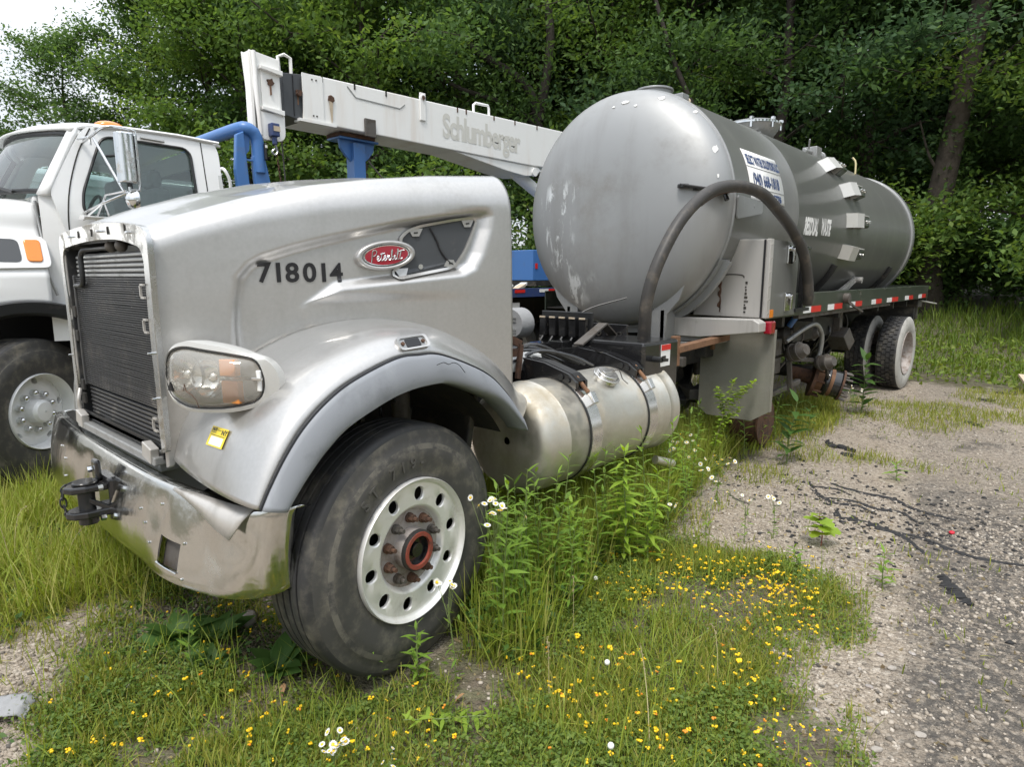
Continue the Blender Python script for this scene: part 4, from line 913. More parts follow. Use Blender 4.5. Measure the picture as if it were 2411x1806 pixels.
# wheels -------------------------------------------------------------
def tyre_profile(R, w, rb, bulge=.0):
    """outer face at height 0, inner at w"""
    s = R - rb
    pr = [(rb, .020), (rb + .012, .010), (rb + s * .18, .003), (rb + s * .40, -.003), (rb + s * .56, -.004), (rb + s * .60, .001), (rb + s * .66, .002), (rb + s * .68, .006), (rb + s * .80, .011), (rb + s * .90, .017), (R - .010, .023), (R - .003, .030), (R, .040)]
    g = []
    for k in range(4):
        c = w * (.27 + .153 * k); g += [(R + .003, c - .010), (R + .002, c - .005), (R - .012, c - .003), (R - .012, c + .003), (R + .002, c + .005)]
    return pr + g + [(R, w - .04), (R - .003, w - .03), (R - .012, w - .02), (rb + s * .45, w), (rb, w - .02)]
def disc_with_holes(m, R, r_in, r_out, nh, rh, zf, depth, n=24, a_off=0.0, oval_=1.0):
    """annulus r_in..r_out with nh round holes; zf(r) gives the height"""
    st = 2 * math.pi / nh; rc = (r_in + r_out) / 2
    for k in range(nh):
        a0 = a_off + k * st; ou = []
        na = 10
        for t in np.linspace(-.5, .5, na): ou.append((r_out, a0 + t * st))
        for t in np.linspace(0, 1, 4)[1:-1]: ou.append((r_out + (r_in - r_out) * t, a0 + .5 * st))
        for t in np.linspace(.5, -.5, na): ou.append((r_in, a0 + t * st))
        for t in np.linspace(0, 1, 4)[1:-1]: ou.append((r_in + (r_out - r_in) * t, a0 - .5 * st))
        O = np.array([(r * math.cos(a), r * math.sin(a)) for r, a in ou]); c = np.array([rc * math.cos(a0), rc * math.sin(a0)])
        ang = np.arctan2(O[:, 1] - c[1], O[:, 0] - c[0])
        e1 = np.array([math.cos(a0), math.sin(a0)]); e2 = np.array([-e1[1], e1[0]])
        I = []
        for q in O:
            d = q - c; th = math.atan2(d @ e2 / 1.0, d @ e1); I.append(c + e1 * math.cos(th) * rh + e2 * math.sin(th) * rh * oval_)
        I = np.array(I); up = lambda Q, dz: [(q[0], zf(math.hypot(*q)) + dz, q[1]) for q in Q]
        mid = I + (O - I) * .12
        m.loft([up(O, 0), up(mid, 0), up(I, .004), up(I, depth)], False, False)
def lug(m, r, a, y, rr=.017, ln=.05):
    c = (r * math.cos(a), y, r * math.sin(a)); m.cyl((c[0], y + .004, c[2]), (c[0], y - .010, c[2]), rr * 1.25, n=12).cyl((c[0], y - .010, c[2]), (c[0], y - .032, c[2]), rr, n=6).cyl((c[0], y - .032, c[2]), (c[0], y - ln, c[2]), rr * .55, n=8)
def sub_empty(name, parent, loc, rot=(0, 0, 0)):
    e = bpy.data.objects.new(name, None); COL.objects.link(e); e.parent = parent; e.matrix_parent_inverse = Matrix.Translation(-parent.location); e.location = loc; e.rotation_euler = rot; e.empty_display_size = .1
    return e
fw = sub_empty('front_wheel', truck, (.03, 0.0, .515), (0, 0, R_(6)))
Rt_, Wt, Rb = .506, .27, .288
m = MB(); m.lathe(tyre_profile(Rt_, Wt, Rb), (0, 0, 0), 'y', 96)
tyre_me = m.mesh('tyre', ['rubber', 'rubber_face', 'rubber_dusty'], 50)
for pl in tyre_me.polygons:
    c = pl.center; r = math.hypot(c.x, c.z)
    pl.material_index = (2 if .405 < r < .428 and c.y < .03 else 1 if r < .48 and c.y < .06 else 0)
link('tyre', tyre_me, fw)
def arc_text(s, r, a_mid, size, da):
    out = []
    for i, ch in enumerate(s):
        a = a_mid - (i - (len(s) - 1) / 2) * da
        def fn(x, y, z, a=a):
            X = x - size * .3; return ((r + y) * math.cos(a) + X * math.sin(a), -.0052 - z, (r + y) * math.sin(a) - X * math.cos(a))
        out.append((ch, fn))
    return out
for ch, fn in arc_text('ST 719-', .342, R_(108), .062, R_(8.6)):
    if ch != ' ': link('tyre_lettering', text_mesh('tyre_lettering', ch, 'rubber_mark', .062, .001, 0, .0014, 1, fn), fw)
m = MB()
zf = lambda r: np.interp(r, [.14, .16, .172, .184, .268], [.052, .040, .022, .014, .016])
disc_with_holes(m, 0, .182, .270, 10, .0275, zf, .014, a_off=R_(8), oval_=.88)
m.lathe([(.270, zf(.270)), (.276, .014), (.281, .008), (.286, -.006), (.290, -.009), (.293, -.004), (.292, .02)], (0, 0, 0), 'y', 80)
m.lathe([(.182, zf(.182)), (.176, .017), (.170, .024), (.165, .034), (.160, .040)], (0, 0, 0), 'y', 80)
obj('rim', m, 'rim_alu', fw, 35)
m = MB(); m.lathe([(.160, .040), (.120, .040), (.086, .040), (.0845, .0)], (0, 0, 0), 'y', 60); obj('hub_face', m, 'rim_dust', fw, 40)
m = MB(); m.lathe([(.28, .12), (.10, .125)], (0, 0, 0), 'y', 40); obj('brake_backing', m, 'dark_metal', fw, 40)
for k in range(10):
    m = MB(); lug(m, .128, R_(18 + 36 * k), .040, .0165, .050); obj('lug_nut', m, 'rust' if k % 3 else 'grimy_metal', fw, 40)
m = MB(); m.lathe([(.0845, .04), (.0845, -.012), (.078, -.016), (.074, -.014)], (0, 0, 0), 'y', 40); obj('hub', m, 'dark_metal', fw, 40)
m = MB(); m.lathe([(.077, -.015), (.076, -.019), (.060, -.019), (.059, -.006)], (0, 0, 0), 'y', 40); obj('hub_seal', m, 'seal_red', fw, 40)
m = MB(); m.lathe([(.059, -.008), (.056, .012), (.03, .012), (.029, -.006), (.012, -.008)], (0, 0, 0), 'y', 30, cap1=True); obj('spindle', m, 'black_gloss', fw, 40)
ff = sub_empty('front_wheel', truck, (0, 2.45, .505)); m = MB(); m.lathe(tyre_profile(Rt_, -Wt, Rb), (0, 0, 0), 'y', 48); obj('tyre', m, 'rubber', ff, 50)
m = MB(); m.lathe([(.305, -.2), (.2, -.15), (.02, -.15)], (0, 0, 0), 'y', 32); obj('rim', m, 'grey_steel', ff, 40)
m = MB(); m.cyl((0, .3, .46), (0, 2.15, .46), .07, n=12); obj('front_axle', m, 'dark_metal', truck, 40)

# chassis ---------------------------------------------------------------
for y0 in (.78, 1.62):
    m = MB(); m.box(-.45, 10.7, y0 - .035, y0 + .035, .80, 1.03); obj('frame_rail', m, 'dark_metal', truck, None, .006)
for x0 in (1.05, 2.6, 4.4, 6.9, 10.3):
    m = MB(); m.box(x0 - .05, x0 + .05, .815, 1.585, .84, 1.0); obj('cross_member', m, 'dark_metal', truck, None, .005)
m = MB(); m.box(1.0, 2.3, .92, 1.5, .55, .98); obj('gearbox', m, 'dark_metal', truck, None, .05)
m = MB(); m.cyl((2.3, 1.2, .72), (8.6, 1.2, .55), .06, n=12); obj('drive_shaft', m, 'dark_metal', truck, 40)
# things under the fender, seen through the arch
rq = np.random.default_rng(8)
for k in range(9):
    x0 = rq.uniform(.1, .62); y0 = rq.uniform(.45, .7); m = MB()
    m.tube(smoothpath([(x0, y0, rq.uniform(.6, .8)), (x0 + rq.normal(0, .06), y0, .95), (x0 + rq.normal(0, .1), y0 + .05, 1.12), (x0 + rq.normal(0, .15), y0 + .1, 1.3)], 14), rq.uniform(.006, .016), 6); obj('engine_hose', m, 'black_gloss' if k % 3 else 'grimy_metal', truck, 60)
m = MB(); m.box(-.12, .02, .55, .68, 1.0, 1.14).cyl((-.05, .55, .98), (-.05, .55, 1.10), .035, n=12); obj('steering_box', m, 'dark_metal', truck, None, .01)
m = MB(); m.cyl((.36, .5, .72), (.36, .5, 1.12), .045, n=14); obj('shock_absorber', m, 'grimy_metal', truck, 40)
m = MB(); m.obox((.60, .48, .88), (.02, 0, 0), (0, .22, 0), (0.05, 0, .24)); obj('splash_panel', m, 'dark_metal', truck, None, .01)

# fuel tank
fc = (0, .365, .715); FR = .305
m = MB(); m.lathe([(.02, .965), (FR - .075, .948), (FR - .035, .962), (FR - .012, .99), (FR, 1.03), (FR, 1.13), (FR + .004, 1.135), (FR, 1.14), (FR, 1.65), (FR, 2.21), (FR + .004, 2.215), (FR, 2.22), (FR, 2.29), (FR + .010, 2.305), (FR + .010, 2.325), (FR - .03, 2.345), (.02, 2.36)], fc, 'x', 80)
ft = obj('fuel_tank', m, 'aluminium', truck, 40)
for x0 in (1.37, 1.99):
    m = MB(); m.lathe([(FR + .003, x0 - .05), (FR + .009, x0 - .048), (FR + .009, x0 + .048), (FR + .003, x0 + .05)], fc, 'x', 80); obj('tank_strap', m, 'aluminium_bright', ft, 40)
    m = MB(); m.lathe([(FR + .003, x0 - .062), (FR + .008, x0 - .060), (FR + .008, x0 - .050), (FR + .003, x0 - .048)], fc, 'x', 80); obj('strap_rubber', m, 'black_plastic', ft, 40)
    # black bracket arching over the top
    pl = [(.80, .80), (.80, 1.10), (.60, 1.125), (.40, 1.105), (.22, 1.055), (.165, 1.015), (.165, .970), (.20, .982), (.30, 1.016), (.42, 1.026), (.55, .985), (.66, .92), (.72, .85)]
    m = MB(); m.prism(pl, lambda y, z, x0=x0: (x0 - .055, y, z), lambda y, z, x0=x0: (x0 - .03, y, z)); m.prism(pl, lambda y, z, x0=x0: (x0 + .03, y, z), lambda y, z, x0=x0: (x0 + .055, y, z))
    m.loft([[(x0 - .03, y, z + .002) for y, z in pl[1:6]], [(x0 + .03, y, z + .002) for y, z in pl[1:6]]], False, False, False); obj('tank_bracket', m, 'black_gloss', truck, None, .004)
    m = MB(); m.tube([(x0 - .02, .30, 1.055), (x0, .20, 1.03), (x0 + .012, .13, .955)], .013, 8); obj('strap_bolt', m, 'rust_orange', ft, 60)
    m = MB(); m.obox((x0 + .012, .115, .915), (.024, 0, 0), (0, .018, .03), (0, .03, -.02)); obj('strap_buckle', m, 'aluminium_bright', ft, None, .005)
    m = MB(); m.cyl((x0 - .058, .22, 1.02), (x0 - .066, .22, 1.02), .014, n=6).cyl((x0 - .058, .27, 1.035), (x0 - .066, .27, 1.035), .018, n=12); obj('bracket_bolt', m, 'black_plastic', truck)
th = R_(118); ca = V3((1.68, fc[1] + FR * math.cos(th), fc[2] + FR * math.sin(th))); cn = V3((0, math.cos(th), math.sin(th)))
m = MB(); m.cyl(ca - cn * .005, ca + cn * .02, .075, n=28).cyl(ca + cn * .02, ca + cn * .03, .085, n=28).cyl(ca + cn * .03, ca + cn * .048, .066, n=28); cap = obj('filler_cap', m, 'aluminium_bright', ft, 40, .003)
m = MB(); m.obox(ca + cn * .054, (.055, 0, 0), np.cross(cn, (1, 0, 0)) * .014, cn * .008); obj('cap_handle', m, 'aluminium_bright', ft, None, .003)
m = MB(); m.tube(smoothpath([ca + cn * .05, ca + cn * .06 + V3((.06, -.03, 0)), ca + V3((.11, -.055, -.005)), ca + V3((.10, -.10, -.03))], 14), .003, 5); obj('cap_chain', m, 'grimy_metal', ft)
m = MB(); m.cyl((1.50, .56, 1.005), (1.50, .56, 1.05), .02, n=10); obj('vent_fitting', m, 'brushed_steel', ft, 40)
m = MB(); m.cyl((2.2, .15, .38), (2.35, .10, .33), .03, n=10); obj('drain_pipe', m, 'aluminium', truck, 40)

# bits left on the frame behind the missing cab
m = MB(); m.box(2.22, 2.245, .70, 1.16, 1.10, 1.34); fp = obj('fuse_panel', m, 'black_plastic', truck, None, .006)
for k in range(5):
    y0 = .75 + .09 * k; m = MB(); m.box(2.17, 2.22, y0 - .03, y0 + .03, 1.16, 1.30); obj('relay', m, 'black_gloss', fp, None, .006)
    m = MB(); m.box(2.165, 2.172, y0 - .025, y0 + .025, 1.292, 1.304); obj('relay_label', m, 'sticker_yellow' if k == 9 else 'cardboard', fp)
    m = MB(); m.tube(smoothpath([(2.18, y0, 1.16), (2.14, y0 + .01, 1.10), (2.16, y0 + .03, 1.05)], 8), .008, 6); obj('relay_wire', m, 'black_plastic', fp, 60)
m = MB(); m.loft([[(x0, 1.30 + s * .13 * math.cos(t), 1.24 + s * .12 * math.sin(t) * (1 if math.sin(t) > 0 else .9)) for t in np.linspace(0, 2 * math.pi, 28, endpoint=False)] for x0, s in ((2.15, 1), (2.04, 1), (2.02, .93))]); fm = obj('filter_module', m, 'cloth_grey', truck, 40)
for z0 in (1.29, 1.265, 1.20, 1.18, 1.16):
    m = MB(); m.box(2.013, 2.02, 1.24, 1.36, z0 - .007, z0 + .007); obj('module_rib', m, 'grey_steel', fm)
m = MB(); m.box(2.55, 2.575, .62, 1.02, 1.10, 1.24); hp = obj('valve_plate', m, 'black_gloss', truck, None, .004)
for k in range(4):
    m = MB(); m.lathe([(.020, 0), (.022, -.012), (.014, -.012), (.013, 0)], (0, 0, 0), 'x', 14); o_ = obj('port_ring', m, 'dark_metal', hp, 40); o_.location = (2.55, .68 + k * .09, 1.165)
m = MB(); m.beam((1.02, .62, 1.33), (1.30, .56, 1.20), .02, .045); m.beam((1.30, .56, 1.20), (1.26, .55, 1.00), .02, .045); m.beam((1.0, .62, 1.15), (1.30, .56, 1.155), .02, .05); obj('bent_bracket', m, 'rust', truck, None, .004)
m = MB(); r7 = np.random.default_rng(12)
m.loft([[(1.38 + .17 * s * math.cos(t) + r7.normal(0, .008), .62 + .07 * s * math.sin(t) + r7.normal(0, .008), z + r7.normal(0, .008)) for t in np.linspace(0, 2 * math.pi, 16, endpoint=False)] for s, z in ((.8, 1.045), (1, 1.075), (.9, 1.115), (.5, 1.135))])
rag = obj('plastic_bag', m, 'plastic_bag', None, 40); tag(rag, 'crumpled white plastic bag on the black frame behind the hood', 'bag')
m = MB(); m.loft([[(1.92, .42, 1.11), (2.6, .46, 1.10), (2.72, .62, 1.115), (1.98, .60, 1.125)], [(2.05, .45, 1.04), (2.50, .48, 1.035), (2.58, .58, 1.04), (2.08, .57, 1.045)]], False, True); obj('steel_tray', m, 'aluminium', truck, 30)
m = MB(); m.beam((1.95, .62, 1.14), (2.3, .66, 1.26), .07, .012); m.beam((2.3, .66, 1.26), (2.5, .7, 1.16), .07, .012); obj('bent_plate', m, 'grimy_metal', truck)
for k in range(7):
    y0 = rq.uniform(.5, 1.0); m = MB(); m.tube(smoothpath([(1.1 + rq.uniform(0, .3), y0, 1.08), (1.45, y0 - .04, 1.14 + rq.uniform(0, .05)), (1.7, y0 - .1, 1.10), (1.86, y0 - .16, 1.03)], 14), rq.uniform(.008, .014), 6); obj('air_line', m, 'black_gloss', truck, 60)
for k in range(14):
    x0 = rq.uniform(1.05, 3.3); y0 = rq.uniform(.8, 1.5); m = MB(); a, b, c = rq.uniform(.04, .16, 3); m.box(x0, x0 + a, y0, y0 + b, 1.0, 1.02 + c * .8); obj('frame_component', m, ['dark_metal', 'black_gloss', 'grimy_metal'][k % 3], truck, None, .008)
m = MB(); m.tube(smoothpath([(2.4, 1.05, 1.25), (2.55, .95, 1.35), (2.75, .75, 1.43)], 10), .006, 5); obj('cable', m, 'black_plastic', truck, 60)
m = MB(); m.box(2.06, 2.52, .18, .70, .80, 1.17); bb = obj('battery_box', m, 'black_gloss', truck, None, .02)

# ------------------------------------------------------------------ the vacuum tank and what hangs on its deck
TY, TZ, TR = 1.187, 2.139, .977
def tp(x, deg, out=0.0):
    """a point on the near side of the tank; deg counts up from the horizontal"""
    a = R_(deg); return (x, TY - (TR + out) * math.cos(a), TZ + (TR + out) * math.sin(a))
m = MB(); m.lathe([(TR - .02, 3.36), (TR, 3.375), (TR, 4.0), (TR, 4.795), (TR + .003, 4.80), (TR + .003, 4.83), (TR, 4.835), (TR, 6.5), (TR, 8.0), (TR, 9.86), (TR - .02, 9.88)], (0, TY, TZ), 'x', 160)
tank = obj('tank', m, 'tank_paint', truck, 40)
pr = [(TR - .004, 3.372), (TR - .004, 3.34)] + [(( TR - .004) * math.cos(t) ** .62, 3.34 - .27 * math.sin(t)) for t in np.linspace(0.04, math.pi / 2 - .02, 22)]
m = MB(); m.lathe(pr, (0, TY, TZ), 'x', 160, cap1=True); obj('tank_head', m, 'tank_head_paint', tank, 80)
m = MB(); m.lathe([(TR - .01, 9.80), (TR + .022, 9.81), (TR + .026, 9.84), (TR + .026, 9.93), (TR + .012, 9.95), (TR - .05, 9.95)], (0, TY, TZ), 'x', 160); obj('rear_rim', m, 'silver_dull', tank, 40)
m = MB(); m.lathe([(TR, 9.93), (TR * .8, 10.12), (TR * .4, 10.22), (.01, 10.24)], (0, TY, TZ), 'x', 60); obj('rear_head', m, 'tank_paint', tank, 80)
m = MB(); m.lathe([(TR - .004, 3.372), (TR + .009, 3.376), (TR + .010, 3.388), (TR + .001, 3.396)], (0, TY, TZ), 'x', 160); obj('weld_seam', m, 'silver_dull', tank, 60)
for cx_, cy_, cz_, w_, h_ in [(0, -.10, .845, .055, .022), (0, -.205, .80, .02, .016), (0, -.40, .835, .05, .026), (0, -.66, .70, .03, .018), (0, -.855, .40, .03, .05), (0, -.90, .20, .015, .025), (0, .0, .82, .02, .012)]:
    q = math.hypot(cy_, cz_) / (TR - .004); tt_ = math.acos(min(.999, q ** (1 / .62))); xx = 3.34 - .27 * math.sin(tt_)
    m = MB(); rr_ = np.random.default_rng(int(abs(cy_) * 1000)); n_ = 12; c_ = V3((xx, TY + cy_, TZ + cz_)); nn_ = V3((-.75, cy_ * .6, cz_ * .6)); nn_ /= np.linalg.norm(nn_)
    u_ = np.cross(nn_, (0, 0, 1)); u_ /= np.linalg.norm(u_); v_ = np.cross(u_, nn_); pts_ = [c_ + nn_ * .005 + u_ * w_ * .7 * math.cos(t) * rr_.uniform(.6, 1.1) + v_ * h_ * .7 * math.sin(t) * rr_.uniform(.6, 1.1) for t in np.linspace(0, 2 * math.pi, n_, endpoint=False)]
    m.loft([[p - nn_ * .03 for p in pts_], pts_]); obj('paint_chip', m, 'white_vinyl', tank)
# front saddle: arc plate with feet
arc = np.linspace(R_(-25), R_(-155), 50)
def sad(r, a): return (TY - r * math.cos(a), TZ + r * math.sin(a))
m = MB(); ro = [sad(1.045, a) for a in arc]; ri = [sad(.985, a) for a in arc[::-1]]
m.loft([[(x, y, z) for y, z in ro + ri] for x in (3.42, 3.47)]); m.loft([[(x, *sad(r, a)) for x, r in ((3.36, .982), (3.36, .992), (3.54, .992), (3.54, .982))] for a in arc], True, True); sadl = obj('tank_saddle', m, 'grey_steel', truck, 30)
for y0 in (1.66, .70):
    s_ = 1 if y0 > 1.2 else -1; m = MB(); m.prism([(y0 + .02 * s_, 1.04), (y0 - .10 * s_, 1.04), (y0 - .10 * s_, 1.30), (y0 + .05 * s_, 1.46), (y0 + .22 * s_, 1.62), (y0 + .14 * s_, 1.40), (y0 + .04 * s_, 1.28)], lambda y, z: (3.22, y, z), lambda y, z: (3.245, y, z)); m.box(3.22, 3.40, y0 - .02, y0 + .02, 1.04, 1.32); obj('saddle_leg', m, 'silver_dull', truck, None, .004)
for x0 in (6.3, 9.0):
    m = MB(); m.loft([[(x, *sad(r, a)) for x, r in ((x0, .98), (x0, 1.03), (x0 + .06, 1.03), (x0 + .06, .98))] for a in arc]); obj('tank_saddle', m, 'dark_metal', truck, 30)
# on top: collar, lifting eye, manway, valve
m = MB(); m.cyl((3.80, TY, 3.08), (3.80, TY, 3.205), .155, n=36).cyl((3.80, TY, 3.20), (3.80, TY, 3.218), .170, n=36); obj('top_collar', m, 'silver_dull', tank, 40, .004)
m = MB(); m.obox((3.86, TY - .23, 3.13), (.06, 0, 0), (0, .05, 0), (0, 0, .025)); m.obox((3.70, TY + .26, 3.12), (.06, 0, 0), (0, .06, 0), (0, 0, .025)); obj('collar_lug', m, 'silver_dull', tank, None, .006)
m = MB(); m.tube([(4.42, TY + .030 * math.cos(t), 3.235 + .030 * math.sin(t)) for t in np.linspace(0, 2 * math.pi, 16, endpoint=False)], .011, 6, closed=True).cyl((4.42, TY, 3.09), (4.42, TY, 3.21), .014, n=8); obj('lifting_eye', m, 'cardboard', tank, 60)
m = MB(); m.cyl((5.98, TY, 3.06), (5.98, TY, 3.13), .20, n=40).lathe([(.12, 3.08), (.18, 3.10), (.245, 3.145), (.285, 3.20), (.305, 3.245), (.312, 3.265), (.308, 3.285), (.28, 3.30), (.15, 3.33), (.01, 3.338)], (5.98, TY, 0), 'z', 56); man = obj('manway', m, 'grey_steel', tank, 50)
m = MB(); m.lathe([(.310, 3.256), (.322, 3.26), (.322, 3.28), (.310, 3.285)], (5.98, TY, 0), 'z', 56); obj('manway_ring', m, 'chrome', man, 40)
for k in range(8):
    a = R_(22 + 45 * k); c_ = V3((5.98 + .312 * math.cos(a), TY + .312 * math.sin(a), 3.265)); m = MB(); m.cyl(c_ - V3((0, 0, .06)), c_ + V3((0, 0, .05)), .014, n=8).cyl(c_ + V3((0, 0, .02)), c_ + V3((0, 0, .045)), .026, n=6); obj('manway_bolt', m, 'chrome', man, 40)
for y0 in (-.16, .14):
    m = MB(); m.obox((5.98 - .24, TY + y0, 3.08), (.012, 0, 0), (0, .05, 0), (0, 0, .07)); obj('hinge_plate', m, 'silver_dull', man)
m = MB(); m.box(7.42, 7.62, TY - .28, TY - .10, 3.07, 3.23).cyl((7.62, TY - .20, 3.17), (7.86, TY - .20, 3.15), .035, n=12).cyl((7.80, TY - .20, 3.15), (7.86, TY - .20, 3.15), .07, n=14).cyl((7.2, TY - .2, 3.15), (7.42, TY - .2, 3.16), .03, n=10); m.beam((7.35, TY - .2, 3.16), (7.28, TY - .23, 3.30), .02, .02); obj('relief_valve', m, 'grey_steel', tank, 40, .006)
m = MB(); m.tube(smoothpath([(7.86, TY - .2, 3.15), (8.2, TY - .24, 3.11), (8.6, TY - .28, 3.10)], 8), .018, 6); obj('valve_pipe', m, 'grey_steel', tank, 60)
# sight-glass housings up the side, a front plate and a rear box each
for dg in (40, 23, 3.5, -16.5):
    x0 = 6.60 if dg < 30 else 6.35; e = V3((0, -math.cos(R_(dg)), math.sin(R_(dg)))); u = V3((0, math.sin(R_(dg)), math.cos(R_(dg)))); c_ = V3((x0, TY, TZ)) + e * TR
    pl = [(-.22, -.01), (-.09, .085), (.08, .11), (.08, -.01)]
    m = MB()
    for w0, w1 in ((.078, .084), ):
        m.prism([(a, b) for a, b in pl], lambda a, b: c_ + V3((a, 0, 0)) + e * b + u * w0, lambda a, b: c_ + V3((a, 0, 0)) + e * b + u * w1)
    m.loft([[c_ + V3((-.09, 0, 0)) + e * .085 + u * s_, c_ + V3((.08, 0, 0)) + e * .11 + u * s_] for s_ in (-.075, .081)], False, False, False)
    m.loft([[c_ + V3((.08, 0, 0)) + e * b + u * s_ for b in (-.01, .11)] for s_ in (-.075, .081)], False, False, False)
    m.loft([[c_ + V3((-.22, 0, 0)) + e * -.01 + u * s_, c_ + V3((-.09, 0, 0)) + e * .085 + u * s_] for s_ in (-.075, .081)], False, False, False)
    gd = obj('gauge_guard', m, 'lamp_silver', tank)
    m = MB(); m.obox(c_ + V3((.26, 0, 0)) + e * .045, (.10, 0, 0), e * .055, u * .062); gb = obj('gauge_box', m, 'rail_paint', tank, None, .02)
    m = MB(); m.obox(c_ + V3((.26, 0, 0)) + e * .045 + u * .066, (.098, 0, 0), e * .053, u * .005); obj('box_lid', m, 'lamp_silver', tank, None, .004)
    for q in (-.05, .05):
        m = MB(); p_ = c_ + V3((.26 + q, 0, 0)) + e * .095; m.cyl(p_, p_ + e * .025, .02, n=12); obj('gauge_bolt', m, 'aluminium_bright', tank, 40)
m = MB(); m.tube(smoothpath([tp(8.05, 53, 0), tp(8.08, 56, .06), tp(8.15, 60, .13), tp(8.22, 64, .16)], 8), .012, 5); obj('seed_stalk', m, 'dry_stem', tank, 60)
# lettering
def wrap(x0, deg0, ang=0.0, out=.006):
    def fn(x, y, z):
        X = x * math.cos(ang) - y * math.sin(ang); Y = x * math.sin(ang) + y * math.cos(ang); return tp(x0 + X, deg0 + math.degrees(Y / TR), out + z)
    return fn
def plate(x0, x1, d0, d1, out, mat, name, parent):
    n = 16; P = np.array([[tp(x, d, out) for x in (x0, x1)] for d in np.linspace(d0, d1, n)]); m = MB(); m.grid(P); o_ = obj(name, m, mat, parent, 60); s_ = o_.modifiers.new('t', 'SOLIDIFY'); s_.thickness = .002; s_.offset = 1; return o_
sign = plate(3.68, 4.43, 3.8, 28.3, .003, 'white_vinyl', 'sign_panel', tank)
for d0 in (19.5, 9.3): plate(3.68, 4.43, d0 - .12, d0 + .12, .0062, 'grey_steel', 'sign_joint', sign)
for s_, x0, d0, sz, sx in (('SELECT WATER SOLUTIONS LLC', 3.715, 21.0, .115, .425), ('(940) 668-1818', 3.76, 11.2, .135, .68), ('USDOT 225776', 3.77, 4.9, .072, 1.22)):
    link('sign_lettering', text_mesh('sign_lettering', s_, 'blue_vinyl', sz, .004, 0, 0, 1.0, wrap(x0, d0, 0, .008), 'LEFT', sx), sign)
for s_, x0 in (('RESIDUAL', 5.02), ('WASTE', 5.53)):
    link('tank_lettering', text_mesh('tank_lettering', s_, 'white_vinyl', .215, .011, 0, 0, .98, wrap(x0, -8.4 + (1.0 if x0 > 5.3 else 0), R_(.6), .003), 'LEFT', .435), tank)
# arm plate and hook holding the hose
m = MB(); m.prism(roundpoly([(3.40, 2.03), (3.40, 2.21), (3.88, 2.195), (3.90, 2.12), (3.88, 2.10)], .02, 3), lambda x, z: (x, .19, z), lambda x, z: (x, .202, z)); m.cyl((3.72, .188, 2.145), (3.72, .205, 2.145), .012, n=10); obj('arm_plate', m, 'silver_dull', tank)
m = MB(); m.obox((3.165, .36, 2.243), (.055, .02, 0), (-.06, .17, .034), (0, -.004, .012)); m.cyl((3.10, .50, 2.255), (3.10, .50, 2.285), .045, n=16); m.cyl((3.22, .22, 2.20), (3.22, .20, 2.15), .02, n=8); obj('hose_hook', m, 'black_gloss', tank, None, .008)
m = MB(); m.beam((3.14, .40, 2.25), (3.30, .62, 2.26), .05, .03); obj('hook_arm', m, 'black_gloss', tank)
# lower rod and bracket
m = MB(); m.beam(tp(7.05, -44, .10), tp(7.62, -36, .02), .03, .05); m.beam(tp(7.05, -44, .10), tp(6.5, -52, .06), .04, .06); m.cyl(tp(7.62, -38, -.02), tp(7.62, -34, .10), .04, n=10); m.beam(tp(7.6, -36, .04), tp(7.4, -56, .12), .03, .03); obj('valve_linkage', m, 'brushed_steel', tank)

# deck
m = MB(); m.loft([[(x, y, z) for y, z in ((.045, 1.245), (.045, 1.435), (.055, 1.44), (.12, 1.44), (.12, 1.43), (.058, 1.425), (.058, 1.255), (.13, 1.252), (.13, 1.245))] for x in (3.70, 10.62)]); deck = obj('deck_rail', m, 'rail_paint', truck)
m = MB(); m.box(3.70, 10.62, 2.32, 2.335, 1.245, 1.44); obj('deck_rail', m, 'rail_paint', truck)
m = MB(); m.box(3.72, 10.60, .06, 2.32, 1.262, 1.274); obj('deck_plate', m, 'dark_metal', truck)
m = MB(); m.box(10.60, 10.64, .05, 2.33, 1.20, 1.44); obj('deck_end', m, 'rail_paint', truck)
for x0 in np.arange(4.3, 10.5, .85):
    m = MB(); m.box(x0 - .03, x0 + .03, .10, 2.28, 1.15, 1.245); obj('deck_joist', m, 'dark_metal', truck)
m = MB(); m.box(4.6, 8.2, .07, .12, 1.205, 1.245); obj('under_rail', m, 'grimy_metal', truck)
for a, b, c_ in [(4.63, 4.84, 5.14), (5.37, 5.57, 5.86), (6.17, 6.36, 6.64), (7.09, 7.28, 7.57), (7.87, 8.12, 8.49), (8.95, 9.18, 9.47), (9.9, 10.12, 10.44)]:
    m = MB(); m.box(a, b, .0405, .0445, 1.255, 1.312); obj('reflective_tape', m, 'tape_white', deck, label='white half of a reflective strip')
    m = MB(); m.box(b, c_, .0405, .0445, 1.255, 1.312); obj('reflective_tape', m, 'tape_red', deck, label='red half of a reflective strip')
m = MB(); m.cyl((5.92, .06, 1.36), (5.92, -.01, 1.36), .055, n=14); m.beam((5.95, .02, 1.33), (5.98, -.02, 1.29), .02, .03); m.beam((5.98, -.02, 1.29), (6.42, -.02, 1.20), .02, .02); obj('deck_winch', m, 'grimy_metal', truck, 40)
m = MB(); m.tube(smoothpath([(10.5, .12, 1.20), (10.75, .0, 1.16), (11.0, -.03, 1.14)], 8), .012, 5); obj('tail_cable', m, 'brushed_steel', truck, 60)
m = MB(); m.box(10.30, 10.36, .15, .75, .62, 1.2); obj('rear_flap', m, 'rubber', truck, None, .01)
m = MB(); m.box(10.28, 10.6, .1, .5, 1.1, 1.2).box(10.5, 10.6, .15, .3, .9, 1.2); obj('rear_bracket', m, 'grimy_metal', truck, None, .01)
